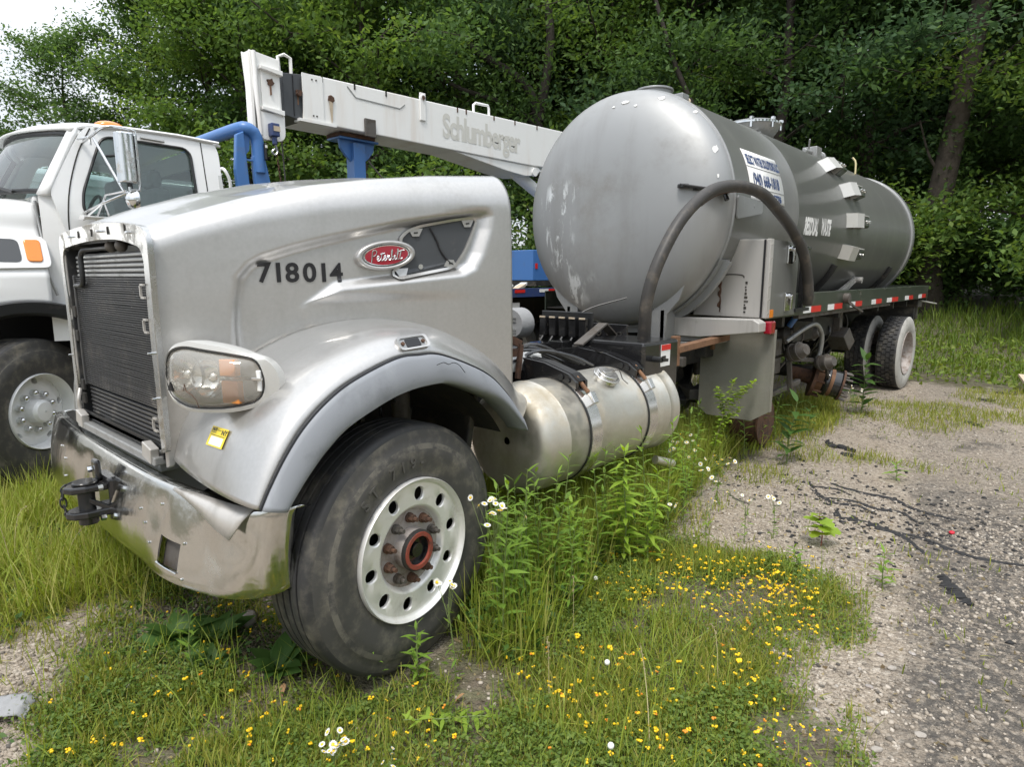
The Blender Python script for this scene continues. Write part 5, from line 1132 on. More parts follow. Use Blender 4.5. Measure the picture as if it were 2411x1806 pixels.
# cross beam, cabinet, plates
m = MB(); m.loft([[(x, y, z) for y, z in ((.92, 1.10), (.92, 1.25), (.02, 1.262), (-.03, 1.235), (-.03, 1.165), (.45, 1.10))] for x in (3.40, 3.54)]); obj('cross_beam', m, 'brushed_steel', truck, None, .006)
m = MB(); m.box(3.45, 3.6, .30, .95, 1.055, 1.095).box(3.40, 3.55, .52, .93, 1.02, 1.05); obj('beam_stack', m, 'grey_steel', truck, None, .004)
cabp = [(.25, 1.885), (.02, 1.878), (.02, 1.26), (.615, 1.266), (.615, 1.305)]
m = MB(); m.prism(cabp, lambda y, z: (3.60, y, z), lambda y, z: (4.28, y, z)); cab = obj('side_cabinet', m, 'brushed_steel', truck, None, .006)
m = MB(); m.box(3.604, 4.27, .0, .018, 1.265, 1.875); obj('cabinet_door', m, 'tank_paint', cab, None, .003, label='dark green grey cabinet door')
m = MB(); m.box(3.592, 3.66, -.008, .022, 1.262, 1.882); obj('door_edge', m, 'brushed_steel', cab, None, .004)
m = MB(); m.box(3.588, 3.602, .030, .044, 1.268, 1.876); obj('door_gap', m, 'black_vinyl', cab)
for z0 in (1.77, 1.38):
    m = MB(); m.box(3.98, 4.10, -.014, .002, z0 - .075, z0 + .075); dl = obj('door_latch', m, 'chrome', cab, None, .004)
    m = MB(); m.cyl((4.04, -.012, z0 + .05), (4.04, -.045, z0 + .04), .02, n=10).beam((4.04, -.045, z0 + .05), (4.04, -.040, z0 - .06), .03, .012); obj('latch_lever', m, 'chrome', cab, None, .003)
for z0 in np.linspace(1.30, 1.84, 6):
    m = MB(); m.cyl((3.62, -.006, z0), (3.62, -.014, z0), .006, n=8); obj('rivet', m, 'aluminium_bright', cab)
m = MB(); m.obox((3.70, -.003, 1.295), (.045, 0, 0), (0, .004, 0), (0, 0, .032)); obj('side_marker', m, 'amber', cab, None, .003)
m = MB(); pr_ = np.random.default_rng(3); 
P_ = [(.405 + pr_.normal(0, .005) * (k % 2) - (.02 if k % 4 < 2 else 0), 1.30 + .30 * k / 13) for k in range(14)] + [(.375 + pr_.normal(0, .004), 1.60 - .30 * k / 13) for k in range(14)]
m.prism(P_, lambda y, z: (3.5935, y, z), lambda y, z: (3.602, y, z)); obj('glue_strip', m, 'rust', cab)
for y0, z0, z1 in ((.165, 1.30, 1.56),):
    for k in range(9):
        za = z0 + (z1 - z0) * k / 9; m = MB(); m.box(3.5945, 3.602, y0 + pr_.normal(0, .006), y0 + .008 + pr_.uniform(0, .01), za, za + pr_.uniform(.008, .022)); obj('glue_spot', m, 'dark_metal', cab)
m = MB(); m.tube(smoothpath([(3.597, .36, 1.595), (3.597, .34, 1.605), (3.597, .26, 1.607), (3.597, .20, 1.60), (3.597, .19, 1.58)], 12), .004, 4); obj('glue_outline', m, 'dark_metal', cab)
m = MB(); m.prism([(.56, 1.10), (-.055, 1.17), (-.055, .50), (.09, .405), (.48, .405), (.56, .47)], lambda y, z: (3.665, y, z), lambda y, z: (3.68, y, z)); m.box(3.66, 3.70, -.062, -.052, .50, 1.17); mp_ = obj('mud_plate', m, 'plate_steel', truck)
m = MB(); m.obox((3.62, -.03, 1.19), (.05, 0, 0), (0, .03, 0), (0, 0, .05)); obj('beam_end_lamp', m, 'badge_red', truck, None, .01)
m = MB(); m.beam((2.76, .33, 1.16), (2.76, .33, .94), .055, .05, (1, 0, 0)); m.beam((2.76, .33, 1.06), (3.64, .33, 1.09), .07, .05); m.beam((3.62, .45, 1.15), (3.62, .45, .98), .06, .04, (1, 0, 0)); obj('step_bracket', m, 'rust_orange', truck, None, .004)
m = MB(); m.box(2.27, 2.39, .174, .178, 1.0, 1.145); wl = obj('warning_label', m, 'white_vinyl', bb)
m = MB(); m.box(2.27, 2.39, .171, .1738, 1.108, 1.145); obj('label_band', m, 'tape_red', bb)
m = MB(); m.box(2.28, 2.33, .172, .1738, 1.03, 1.07); obj('label_print', m, 'black_vinyl', bb)
m = MB(); m.cyl((2.18, .18, 1.06), (2.18, .12, 1.06), .02, n=10); m.beam((2.18, .13, 1.06), (2.27, .13, 1.05), .02, .02); obj('cutoff_switch', m, 'black_plastic', bb)
m = MB(); m.box(4.46, 4.54, -.005, .05, 1.29, 1.84).box(4.44, 4.56, -.01, .055, 1.82, 1.85); obj('hose_guard', m, 'black_gloss', truck, None, .01)
m = MB(); m.beam((4.25, .0, 1.30), (4.6, .0, 1.30), .03, .03); obj('guard_foot', m, 'black_plastic', truck)

# running gear below the deck
rq = np.random.default_rng(21)
def brake_chamber(c_, d, nm='brake_chamber'):
    c_ = V3(c_); d = V3(d); d /= np.linalg.norm(d); m = MB()
    for a, b, r0, r1 in ((0, .05, .055, .075), (.05, .07, .088, .088), (.07, .12, .078, .078), (.12, .14, .088, .088), (.14, .20, .078, .05)): m.cyl(c_ + d * a, c_ + d * b, r0, r1, 20)
    m.cyl(c_ - d * .14, c_, .013, n=8); return obj(nm, m, 'grimy_metal', truck, 40)
brake_chamber((4.72, .18, .86), (-.2, -.7, .25)); brake_chamber((5.75, .22, .66), (-.2, -.8, .2)); brake_chamber((5.15, .5, .98), (.1, -.9, .1)); brake_chamber((5.9, .45, .95), (-.1, -.9, .2))
for p0, p1, w_, h_ in [((4.70, .16, .80), (4.74, .14, .50), .05, .02), ((4.4, .3, .45), (5.3, .25, .52), .05, .05), ((5.0, .25, .78), (5.7, .25, .70), .045, .045), ((5.75, .12, .64), (5.78, .10, .50), .04, .02), ((4.35, .4, 1.2), (4.35, .4, .6), .08, .06), ((6.6, .3, 1.2), (6.6, .3, .85), .14, .10), ((6.55, .25, .95), (6.7, .22, .78), .22, .16)]:
    m = MB(); m.beam(p0, p1, w_, h_, (1, 0, 0) if abs(p0[2] - p1[2]) > .2 else (0, 0, 1)); obj('linkage', m, 'grimy_metal', truck, None, .008)
m = MB(); m.box(4.75, 5.05, .35, .75, .62, .98); obj('spring_seat', m, 'grimy_metal', truck, None, .02)
m = MB(); m.loft([[(4.9 + s * .13 * math.cos(t), .55 + s * .13 * math.sin(t), z) for t in np.linspace(0, 2 * math.pi, 20, endpoint=False)] for z, s in ((.55, 1), (.64, 1.12), (.68, .95), (.78, 1.12), (.84, 1.0), (.96, 1.05))]); obj('air_bag', m, 'cloth_grey', truck, 60)
m = MB(); m.tube(smoothpath([(5.0, .3, .95), (5.25, .2, 1.08), (5.5, .18, 1.10), (5.72, .18, .98), (5.78, .2, .80), (5.76, .22, .70)], 26), .024, 8); obj('air_hose', m, 'grey_steel', truck, 60)
for k in range(10):
    x0 = rq.uniform(4.1, 7.2); m = MB(); m.tube(smoothpath([(x0, rq.uniform(.3, .7), 1.2), (x0 + rq.normal(0, .1), rq.uniform(.25, .5), .95), (x0 + rq.normal(0, .2), rq.uniform(.3, .6), .6)], 12), rq.uniform(.008, .018), 6); obj('air_line', m, ['black_gloss', 'grimy_metal', 'dark_metal'][k % 3], truck, 60)
for k in range(44):
    x0 = rq.uniform(2.6, 8.2); y0 = rq.uniform(.40, 1.5); z0 = rq.uniform(.40, 1.05); a, b, c_ = rq.uniform(.04, .18, 3); m = MB(); m.box(x0, x0 + a, y0, y0 + b, z0, z0 + c_); obj('chassis_component', m, ['dark_metal', 'grimy_metal', 'black_plastic'][k % 3], truck, None, .01)
m = MB(); m.box(5.2, 6.7, .30, .34, .92, 1.22); obj('valve_panel', m, 'dark_metal', truck, None, .01)
m = MB(); m.cyl((5.05, .3, 1.10), (5.05, .24, 1.20), .03, n=10); obj('blue_fitting', m, 'blue_paint', truck)
for x0, z0 in ((4.35, .42), (6.2, .50), (8.95, .52)):
    m = MB(); m.cyl((x0, .35, z0), (x0, 2.1, z0), .075, n=14).sphere((x0, 1.2, z0), .24, 16, 10); obj('axle_housing', m, 'dark_metal', truck, 50)
for k in range(12):
    x0 = rq.uniform(3.0, 7.8); m = MB(); m.beam((x0, rq.uniform(.5, 1.0), rq.uniform(.35, .7)), (x0 + rq.uniform(.4, 1.1), rq.uniform(.5, 1.4), rq.uniform(.5, 1.1)), rq.uniform(.05, .12), rq.uniform(.05, .16)); obj('suspension_link', m, ['dark_metal', 'black_plastic'][k % 2], truck, None, .01)
for x0, x1 in ((2.6, 3.6), (4.6, 5.6), (6.8, 8.2)):
    m = MB(); m.box(x0, x1, 1.3, 1.5, .50, 1.0); obj('air_tank', m, 'black_plastic', truck, None, .06)
# pusher axle drum low on the ground side
m = MB(); m.lathe([(.05, .22), (.215, .22), (.215, .24), (.205, .25), (.205, .42), (.22, .44), (.22, .48)], (4.38, 0, .245), 'y', 36, cap0=True); obj('brake_drum', m, 'rust', truck, 40)
# stripped hub: flange with studs, then the hub nose pointing out and down
hd = V3((.36, -.90, -.24)); hd /= np.linalg.norm(hd); h0 = V3((5.93, .30, .475)); hu = np.cross(hd, (0, 0, 1)); hu /= np.linalg.norm(hu); hv = np.cross(hu, hd)
def hubring(r, s_): return [h0 + hd * s_ + hu * r * math.cos(t) + hv * r * math.sin(t) for t in np.linspace(0, 2 * math.pi, 32, endpoint=False)]
hubg = thing('stripped_hub', None, None); hubg.parent = truck; hubg.matrix_parent_inverse = Matrix.Translation(-truck.location)
m = MB(); m.loft([hubring(.07, -.25), hubring(.08, -.02), hubring(.21, -.01), hubring(.21, .025), hubring(.14, .03)], True, True); obj('wheel_flange', m, 'rust', hubg, 40)
m = MB(); m.loft([hubring(r, s_) for r, s_ in ((.145, .10), (.160, .12), (.160, .155), (.148, .165), (.150, .27), (.168, .28))]); obj('hub_barrel', m, 'black_gloss', hubg, 40)
m = MB(); m.loft([hubring(r, s_) for r, s_ in ((.130, .03), (.140, .10), (.1485, .168), (.1515, .20))], False, False); obj('hub_rust_ring', m, 'rust_orange', hubg, 40)
m = MB(); m.loft([hubring(r, s_) for r, s_ in ((.168, .28), (.172, .30), (.14, .305), (.10, .31))], False, True); obj('hub_end', m, 'rust', hubg, 40)
for k in range(10):
    a = 2 * math.pi * k / 10; o_ = hu * math.cos(a) + hv * math.sin(a)
    m = MB(); m.cyl(h0 + hd * .02 + o_ * .185, h0 + hd * .11 + o_ * .185, .011, n=8); obj('wheel_stud', m, 'rust', hubg, 40)
    m = MB(); m.cyl(h0 + hd * .295 + o_ * .150, h0 + hd * .375 + o_ * .150, .012, n=8); obj('axle_stud', m, 'grimy_metal', hubg, 40)
# rear dual wheels
rw_me = None
for k, (y0, nm) in enumerate(((-.06, 'outer_rear_wheel'), (.335, 'inner_rear_wheel'))):
    e = sub_empty('rear_wheel', truck, (8.93, y0, .51), (0, 0, R_(-2)))
    m = MB(); pr_ = [(.31, .02), (.33, .008), (.40, .0), (.46, .006), (.50, .020), (.512, .030)] 
    m.lathe(pr_, (0, 0, 0), 'y', 72); tf = m.mesh('sidewall', ['tyre_chalk'], 60); o_ = link('sidewall', tf, e); o_['label'] = 'white dusty tyre sidewall'
    m = MB(); m.lathe([(.512, .030), (.515, .036), (.515, .055)], (0, 0, 0), 'y', 72).lathe([(.5, .055), (.5, .255)], (0, 0, 0), 'y', 72).lathe([(.515, .255), (.50, .285), (.40, .30), (.31, .29)], (0, 0, 0), 'y', 48)
    n_l = 44
    for row, (a, b) in enumerate(((.055, .098), (.106, .150), (.160, .204), (.212, .255))):
        for q in range(n_l):
            t0 = 2 * math.pi * (q + .5 * (row % 2)) / n_l; t1 = t0 + 2 * math.pi / n_l * .80
            m.loft([[(r * math.cos(t), y, r * math.sin(t)) for y, r in ((a, .499), (a, .515), (b, .515), (b, .499))] for t in (t0, t1)])
    o_ = obj('tread', m, 'rubber', e, 40); o_['kind'] = 'stuff'
    m = MB(); m.lathe([(.31, .02), (.306, .004), (.298, .006), (.292, .03), (.285, .10), (.25, .15), (.20, .165), (.12, .165), (.02, .165)], (0, 0, 0), 'y', 48); obj('rim', m, 'rim_dust', e, 40)
# hose from the frame over the hook and down into the guard
hp_ = smoothpath([(2.62, .52, .85), (2.44, .42, 1.0), (2.36, .36, 1.25), (2.35, .34, 1.45), (2.42, .30, 1.70), (2.62, .25, 1.985), (2.92, .20, 2.185), (3.18, .13, 2.245), (3.42, .06, 2.225), (3.60, .02, 2.16), (3.92, -.045, 1.965), (4.12, -.075, 1.80), (4.26, -.085, 1.60), (4.33, -.085, 1.42), (4.36, -.07, 1.36)], 90)
m = MB(); m.tube(hp_, .0435, 14); hose = obj('suction_hose', m, 'hose_rubber', None, 60); tag(hose, 'thick black rubber hose looped over the hook beside the tank head', 'hose')
m = MB(); m.tube([p + V3((.018, -.010, -.037)) if i > 30 else p + V3((.041, -.012, .0)) for i, p in enumerate(hp_[8:84])], .008, 6); obj('hose_seam', m, 'rust', hose, 60)

# ------------------------------------------------------------------ the white crane truck behind
crane = thing('crane_truck', 'white crane truck with blue deck parked behind the silver truck', 'truck', (0, 5.0, 0))
CN, CF = 3.90, 6.05
fan = np.linspace(0, 1, 1)
# side of the cab with a window opening
out_ = [(-.17, 2.185), (.075, 2.60), (.13, 2.665), (.30, 2.69), (1.10, 2.69), (1.13, 2.60), (1.13, 1.1), (-.06, 1.1), (-.09, 1.9)]
win_ = [(.03, 2.075), (.045, 2.20), (.215, 2.575), (.27, 2.605), (.84, 2.600), (.885, 2.56), (.895, 2.10), (.86, 2.045), (.10, 2.03)]
c0_ = np.array([.45, 2.3])
def polar_resample(poly, n, c):
    P = resample(poly, 720); a = np.arctan2(P[:, 1] - c[1], P[:, 0] - c[0]); o_ = np.argsort(a); a = a[o_]; P = P[o_]
    return np.array([P[np.argmin(np.abs(np.angle(np.exp(1j * (a - t)))))] for t in np.linspace(-math.pi, math.pi, n, endpoint=False)])
po, pw = polar_resample(roundpoly(out_, .03, 4), 150, c0_), polar_resample(roundpoly(win_, .05, 5), 150, c0_)
def lift(z): return z + .065 * min(1, max(0, (z - 2.0) / .5))
def cabx(p, o_=0): return (p[0], CN + o_ + max(0, p[1] - 2.1) * .16, lift(p[1]))
m = MB(); m.ringplate([cabx(p) for p in po], [cabx(p) for p in pw], (0, .03, 0)); obj('cab_side', m, 'white_paint', crane, 40)
m = MB(); m.ringplate([(p[0], CF - max(0, p[1] - 2.1) * .16, lift(p[1])) for p in po], [(p[0], CF - max(0, p[1] - 2.1) * .16, lift(p[1])) for p in pw], (0, -.03, 0)); obj('cab_side', m, 'white_paint', crane, 40)
m = MB(); m.tube([cabx(p, -.004) for p in pw], .011, 6, closed=True); obj('window_seal', m, 'black_plastic', crane, 60)
m = MB(); m.prism([tuple(p) for p in pw], lambda a, b: cabx((a, b), .012), lambda a, b: cabx((a, b), .016)); obj('side_window', m, 'window_glass', crane)
m = MB(); m.prism([tuple(p) for p in pw], lambda a, b: (a, CF - .03 - max(0, b - 2.1) * .16, lift(b)), lambda a, b: (a, CF - .034 - max(0, b - 2.1) * .16, lift(b))); obj('side_window', m, 'window_glass', crane)
m = MB(); m.beam(cabx((.40, 2.03), .0), cabx((.36, 2.60), .0), .03, .02); m.tube([cabx((.22, 2.46), .0), cabx((.385, 2.49), .0)], .008, 6); obj('vent_window_post', m, 'black_plastic', crane)
def groove(name, pts, r=.005): m = MB(); m.tube([cabx(p, -.001) for p in pts], r, 5); return obj(name, m, 'dark_metal', crane)
groove('door_seam', smoothpath([(.155, 2.655), (.04, 2.44), (-.045, 2.20), (-.075, 2.0), (-.065, 1.85), (-.02, 1.70)], 20)); groove('rear_seam', [(.985, 2.67), (.99, 2.3), (.99, 1.3)])
m = MB(); m.tube([cabx(p, -.012) for p in [(.18, 2.665), (.4, 2.695), (.8, 2.70), (1.14, 2.685)]], .013, 6); obj('drip_rail', m, 'white_paint', crane, 60)
m = MB(); m.tube([cabx(p, -.02) for p in [(.50, 2.635), (.66, 2.63), (.68, 2.63)]], .012, 6); obj('rain_handle', m, 'grey_steel', crane, 60)
# roof
rows = []
for x in np.linspace(.02, 1.16, 16):
    f = (x - .02) / 1.14; zf_ = 2.685 + .0 * f; fr = min(1, (x - .02) / .22); row = []
    for t in np.linspace(0, 1, 25):
        y = CN + .09 + (CF - CN - .18) * t; row.append((x - .24 * math.sin(math.pi * t) * (1 - f) ** 2, y, 2.700 + .055 * math.sin(math.pi / 2 * fr) + .075 * math.sin(math.pi * t) ** .6 * math.sin(math.pi / 2 * min(1, fr + .35)) - .02 * f * f))
    rows.append(row)
roof = obj('cab_roof', MB().grid(np.array(rows)), 'white_paint', crane, 60); sm = roof.modifiers.new('t', 'SOLIDIFY'); sm.thickness = .02
# windshield and its frame
def ws(u, v):
    """u across from near to far, v up"""
    b = V3((-.165, CN + .02, 2.19)) * (1 - u) + V3((-.165, CF - .02, 2.19)) * u + V3((-.36 * math.sin(math.pi * u) ** .8, 0, 0)); t = V3((.085, CN + .10, 2.70)) * (1 - u) + V3((.085, CF - .10, 2.70)) * u + V3((-.22 * math.sin(math.pi * u) ** .8, 0, .055 * math.sin(math.pi * u)))
    return b * (1 - v) + t * v
U_ = np.linspace(.035, .965, 30); V_ = np.linspace(.06, .93, 14)
m = MB(); m.grid(np.array([[ws(u, v) for v in V_] for u in U_])); obj('windshield', m, 'window_glass', crane, 80)
edge = [ws(u, .06) for u in U_] + [ws(.965, v) for v in V_[1:]] + [ws(u, .93) for u in U_[::-1][1:]] + [ws(.035, v) for v in V_[::-1][1:-1]]
m = MB(); m.tube(edge, .020, 6, closed=True); obj('windshield_seal', m, 'black_plastic', crane, 60)
for u0, u1 in ((-.0, .03), (.97, 1.0)):
    m = MB(); m.grid(np.array([[ws(u, v) for v in np.linspace(-.02, 1.0, 8)] for u in (u0, u1)])); o_ = obj('windshield_pillar', m, 'white_paint', crane, 60); sm = o_.modifiers.new('t', 'SOLIDIFY'); sm.thickness = .03
m = MB(); m.grid(np.array([[ws(u, v) for v in (.92, 1.0)] for u in np.linspace(0, 1, 24)])); o_ = obj('windshield_header', m, 'white_paint', crane, 60); sm = o_.modifiers.new('t', 'SOLIDIFY'); sm.thickness = .03
for u0 in (.12, .55):
    m = MB(); a, b, c_ = ws(u0, .05) + V3((-.03, 0, .0)), ws(u0 + .08, .10) + V3((-.03, 0, .01)), ws(u0 + .28, .13) + V3((-.025, 0, .01)); m.tube([a, b, c_], .012, 6); obj('wiper', m, 'black_plastic', crane)
# inside
m = MB(); m.box(-.12, .30, CN + .1, CF - .1, 1.85, 2.08); obj('dashboard', m, 'recess_grey', crane, None, .04)
for y0 in (4.45, 5.45):
    m = MB(); m.box(.62, .80, y0 - .25, y0 + .25, 1.75, 2.35).box(.40, .80, y0 - .25, y0 + .25, 1.6, 1.78).box(.66, .78, y0 - .13, y0 + .13, 2.36, 2.52); obj('seat', m, 'seat_cloth', crane, None, .05)
m = MB(); m.tube([(.24 + .05 * math.sin(t), 4.45 + .21 * math.cos(t), 2.06 + .20 * math.sin(t)) for t in np.linspace(0, 2 * math.pi, 28, endpoint=False)], .014, 6, closed=True); obj('steering_wheel', m, 'black_plastic', crane, 60)
bo = polar_resample([(CN + .02, 1.1), (CN + .02, 2.3), (CN + .12, 2.68), (CF - .12, 2.68), (CF - .02, 2.3), (CF - .02, 1.1)], 80, (4.975, 2.3)); bi = polar_resample(roundpoly([(4.35, 2.12), (4.35, 2.52), (5.6, 2.52), (5.6, 2.12)], .05, 4), 80, (4.975, 2.3))
m = MB(); m.ringplate([(1.13, a, lift(b)) for a, b in bo], [(1.13, a, lift(b)) for a, b in bi], (-.03, 0, 0)); obj('cab_back', m, 'interior_grey', crane, 40)
m = MB(); m.prism([tuple(p) for p in bi], lambda a, b: (1.115, a, lift(b)), lambda a, b: (1.111, a, lift(b))); obj('rear_window', m, 'window_glass', crane)
m = MB(); m.box(.0, 1.1, CN + .04, CF - .04, 1.1, 1.5); obj('cab_floor', m, 'interior_grey', crane)
m = MB(); m.sphere((.36, 4.22, 2.795), .11, 16, 8, (1.0, .75, .42)); obj('roof_marker', m, 'amber', crane, 60)
m = MB(); m.sphere((.36, 5.0, 2.835), .11, 16, 8, (1.0, .75, .42)); obj('roof_marker', m, 'amber', crane, 60)
# hood and front fender with the wheel arch
def cs(x, z):
    """near side of the nose: bulged fender below, shoulder above"""
    b = .16 * np.clip((1.95 - z) / .35, 0, 1) ** 1.2; taper = .22 * np.clip((-.25 - x) / 1.4, 0, 1) ** 1.1 * np.clip((z - 1.5) / .5, 0, 1)
    return CN + .12 - b + taper + .10 * np.clip((z - 2.0) / .2, 0, 1) ** 2
rows = []
for x in np.linspace(-2.0, -.245, 60):
    dx = x + .40; zl = .57 + math.sqrt(max(.84 ** 2 - dx ** 2, 0)) if abs(dx) < .84 else .57; zl = max(zl, .62); ztop = 2.165 - .16 * max(0, (-.25 - x) / 1.75) ** 1.3; row = []
    for t in np.linspace(0, 1, 34): z = zl + (ztop - .04 - zl) * t; row.append((x, float(cs(x, z)), z))
    y0 = row[-1][1]
    for t in np.linspace(0, 1, 14)[1:]: row.append((x, y0 + (4.975 - y0) * t, ztop - .04 + .04 * math.sin(math.pi / 2 * min(1, t * 4)) + .035 * math.sin(math.pi / 2 * t)))
    rows.append(row)
ch = obj('hood', MB().grid(np.array(rows)), 'white_paint', crane, 60); sm = ch.modifiers.new('t', 'SOLIDIFY'); sm.thickness = .012
H2 = np.array(rows); H2[:, :, 1] = 2 * 4.975 - H2[:, :, 1]; obj('hood_panel', MB().grid(H2), 'white_paint', crane, 60)
rows = []
for x in np.linspace(-.235, -.055, 10): rows.append([(x, CN + .06 - .06 * (x + .235) / .18 + .035 * max(0, (1.9 - z)) + (.08 * max(0, z - 2.05)), z) for z in np.linspace(1.1, 2.18, 20)])
obj('cowl_panel', MB().grid(np.array(rows)), 'white_paint', crane, 60)
m = MB(); m.box(-.25, .02, CN + .15, CF - .15, 2.12, 2.19); obj('cowl_top', m, 'white_paint', crane, None, .02)
m = MB(); m.tube(smoothpath([(-.242, CN + .14, 2.15), (-.238, CN + .115, 1.98), (-.236, CN + .06, 1.82), (-.236, CN + .03, 1.62), (-.20, CN + .0, 1.45)], 16), .010, 6); obj('hood_seam', m, 'grey_steel', crane, 60)
fl = np.linspace(R_(-8), R_(172), 50); m = MB(); m.loft([[(-.40 + r * math.cos(a), y, .57 + r * math.sin(a)) for r, y in ((.845, CN - .052), (.835, CN - .062), (.76, CN - .05), (.735, CN - .02), (.735, CN + .1), (.845, CN + .1))] for a in fl]); obj('arch_flare', m, 'black_plastic', crane, 40)
m = MB(); m.lathe([(.80, .05), (.80, .8)], (-.40, CN, .57), 'y', 30, a0=R_(-5), a1=R_(185)); m.prism([(-.40 + .8 * math.cos(a), .57 + .8 * math.sin(a)) for a in np.linspace(R_(-5), R_(185), 30)], lambda a, b: (a, CN + .8, b), lambda a, b: (a, CN + .82, b)); obj('wheel_well', m, 'black_vinyl', crane, 60)
# corner lamp
def lp(u, w, o_): x = -.315 + u; z = 1.785 + w; return (x, float(cs(x, z)) - .018 - o_, z)
m = MB(); m.prism(roundpoly([(-.28, -.14), (.10, -.13), (.10, .10), (-.28, .11)], .05, 5), lambda a, b: lp(a, b, .010), lambda a, b: lp(a, b, -.03)); lb_ = obj('lamp_bezel', m, 'white_paint', crane, 40, .006)
m = MB(); m.prism(roundpoly([(-.045, -.085), (.05, -.085), (.055, .075), (-.045, .075)], .025, 5), lambda a, b: lp(a, b, .022), lambda a, b: lp(a, b, .0)); obj('turn_lamp', m, 'amber', crane, 40, .006)
m = MB(); m.prism(roundpoly([(-.26, -.09), (-.075, -.09), (-.075, .075), (-.26, .08)], .04, 5), lambda a, b: lp(a, b, .014), lambda a, b: lp(a, b, .0)); obj('headlamp', m, 'recess_grey', crane, 40)
# front wheel: white dished steel rim
cw = sub_empty('front_wheel', crane, (-.360, CN + .03, .575), (0, 0, R_(34)))
m = MB(); m.lathe(tyre_profile(.555, .30, .287), (0, 0, 0), 'y', 80); cty = m.mesh('tyre', ['rubber', 'rubber_face', 'rubber_dusty'], 50)
for p in cty.polygons:
    r = math.hypot(p.center.x, p.center.z); p.material_index = 2 if .46 < r < .478 and p.center.y < .04 else 1 if r < .54 and p.center.y < .07 else 0
link('tyre', cty, cw)
m = MB(); zf2 = lambda r: np.interp(r, [.10, .17, .195, .205, .262], [.095, .095, .088, .085, .10])
disc_with_holes(m, 0, .200, .262, 5, .025, zf2, .11, a_off=R_(10))
m.lathe([(.262, .10), (.270, .05), (.277, .006), (.286, -.004), (.291, .004), (.290, .03)], (0, 0, 0), 'y', 72).lathe([(.200, float(zf2(.200))), (.195, .088), (.17, .094), (.09, .095), (.088, .02), (.07, .0), (.005, -.006)], (0, 0, 0), 'y', 60); obj('rim', m, 'white_paint', cw, 35)
for k in range(10):
    a = R_(18 + 36 * k); m = MB(); m.cyl((.143 * math.cos(a), .095, .143 * math.sin(a)), (.143 * math.cos(a), .075, .143 * math.sin(a)), .026, .022, 14).sphere((.143 * math.cos(a), .070, .143 * math.sin(a)), .024, 12, 8, (1, 1.2, 1)); obj('nut_cover', m, 'chrome', cw, 60)
# mirror on its bracket
MY = 3.52
m = MB(); m.loft([[(x + dx_, MY + dy_, z) for x, dx_, dy_ in ((.165, 0, .0), (.165, .01, -.05), (.20, .0, -.075), (.275, 0, -.07), (.292, 0, -.04), (.292, 0, .02))] for z in (2.275, 2.29, 2.45, 2.615, 2.63)]); mir = obj('mirror', m, 'chrome', crane, 60, .006)
m = MB(); m.box(.293, .297, MY - .05, MY + .01, 2.29, 2.615); obj('mirror_face', m, 'chrome', crane)
m = MB(); m.lathe([(.072, .035), (.078, .02), (.072, .0), (.05, -.03), (.01, -.045)], (.245, MY - .02, 2.155), 'x', 24); m.lathe([(.078, .02), (.01, .03)], (.245, MY - .02, 2.155), 'x', 24); obj('round_mirror', m, 'chrome', crane, 60)
for path, r_ in [([(.09, CN + .06, 2.60), (.09, 3.72, 2.62), (.13, MY, 2.66), (.30, MY, 2.66), (.315, MY, 2.60), (.315, MY, 2.26), (.28, MY, 2.235), (.12, 3.7, 2.14), (.03, CN, 2.07)], .010), ([(.09, 3.70, 2.60), (.20, MY, 2.22)], .010), ([(.245, MY, 2.25), (.245, MY, 2.12)], .012), ([(.02, CN - .02, 2.02), (.12, 3.7, 2.15)], .009), ([(.10, CN - .02, 2.02), (.14, 3.72, 2.20), (.22, MY, 2.22)], .009), ([(.20, CN - .02, 2.03), (.12, 3.72, 2.15)], .009), ([(.06, CN + .06, 2.62), (.09, 3.78, 2.62), (.09, 3.78, 2.56)], .008)]:
    m = MB(); m.tube(path if len(path) < 4 else smoothpath(path, 40), r_, 7); obj('mirror_arm', m, 'chrome', crane, 60)
m = MB(); m.loft([[(x, y, z) for y, z in ((3.86, 2.02), (3.80, 2.045), (3.70, 2.03), (3.72, 2.01))] for x in (-.02, .3, .42)]); obj('grab_shelf', m, 'white_paint', crane, 60)
m = MB(); m.tube(smoothpath([(1.10, CN - .03, 2.52), (1.10, CN - .09, 2.50), (1.14, CN - .09, 2.40), (1.15, CN - .05, 2.2)], 14), .014, 7); obj('grab_handle', m, 'white_paint', crane, 60)
# blue headache rack
ry_ = 4.35
m = MB(); m.tube(smoothpath([(1.52, 5.7, 2.98), (1.52, 5.2, 2.985), (1.54, ry_ + .12, 3.0), (1.60, ry_, 3.0), (1.68, ry_, 2.92), (1.69, ry_, 2.6)], 40), .062, 14); obj('rack_tube', m, 'blue_paint', crane, 60)
for pl in ([(1.47, 2.93), (1.545, 2.97), (1.57, 2.5), (1.60, 2.30), (1.46, 2.30), (1.44, 2.6)], [(1.62, 2.75), (1.745, 2.75), (1.80, 2.45), (1.83, 2.28), (1.63, 2.28), (1.63, 2.5)]):
    m = MB(); m.prism(pl, lambda x, z: (x, ry_ - .03, z), lambda x, z: (x, ry_ + .03, z)); obj('rack_leg', m, 'blue_paint', crane, None, .01)
m = MB(); m.prism([(1.545, 2.95), (1.62, 2.96), (1.60, 2.80), (1.55, 2.74)], lambda x, z: (x, ry_ + .0, z), lambda x, z: (x, ry_ + .02, z)).box(1.55, 1.66, ry_ - .02, ry_ + .02, 2.70, 2.715); obj('rack_gusset', m, 'blue_paint', crane)
m = MB(); m.box(1.725, 1.75, ry_ - .075, ry_ - .03, 2.72, 2.88); obj('rack_lamp', m, 'black_plastic', crane, None, .01)
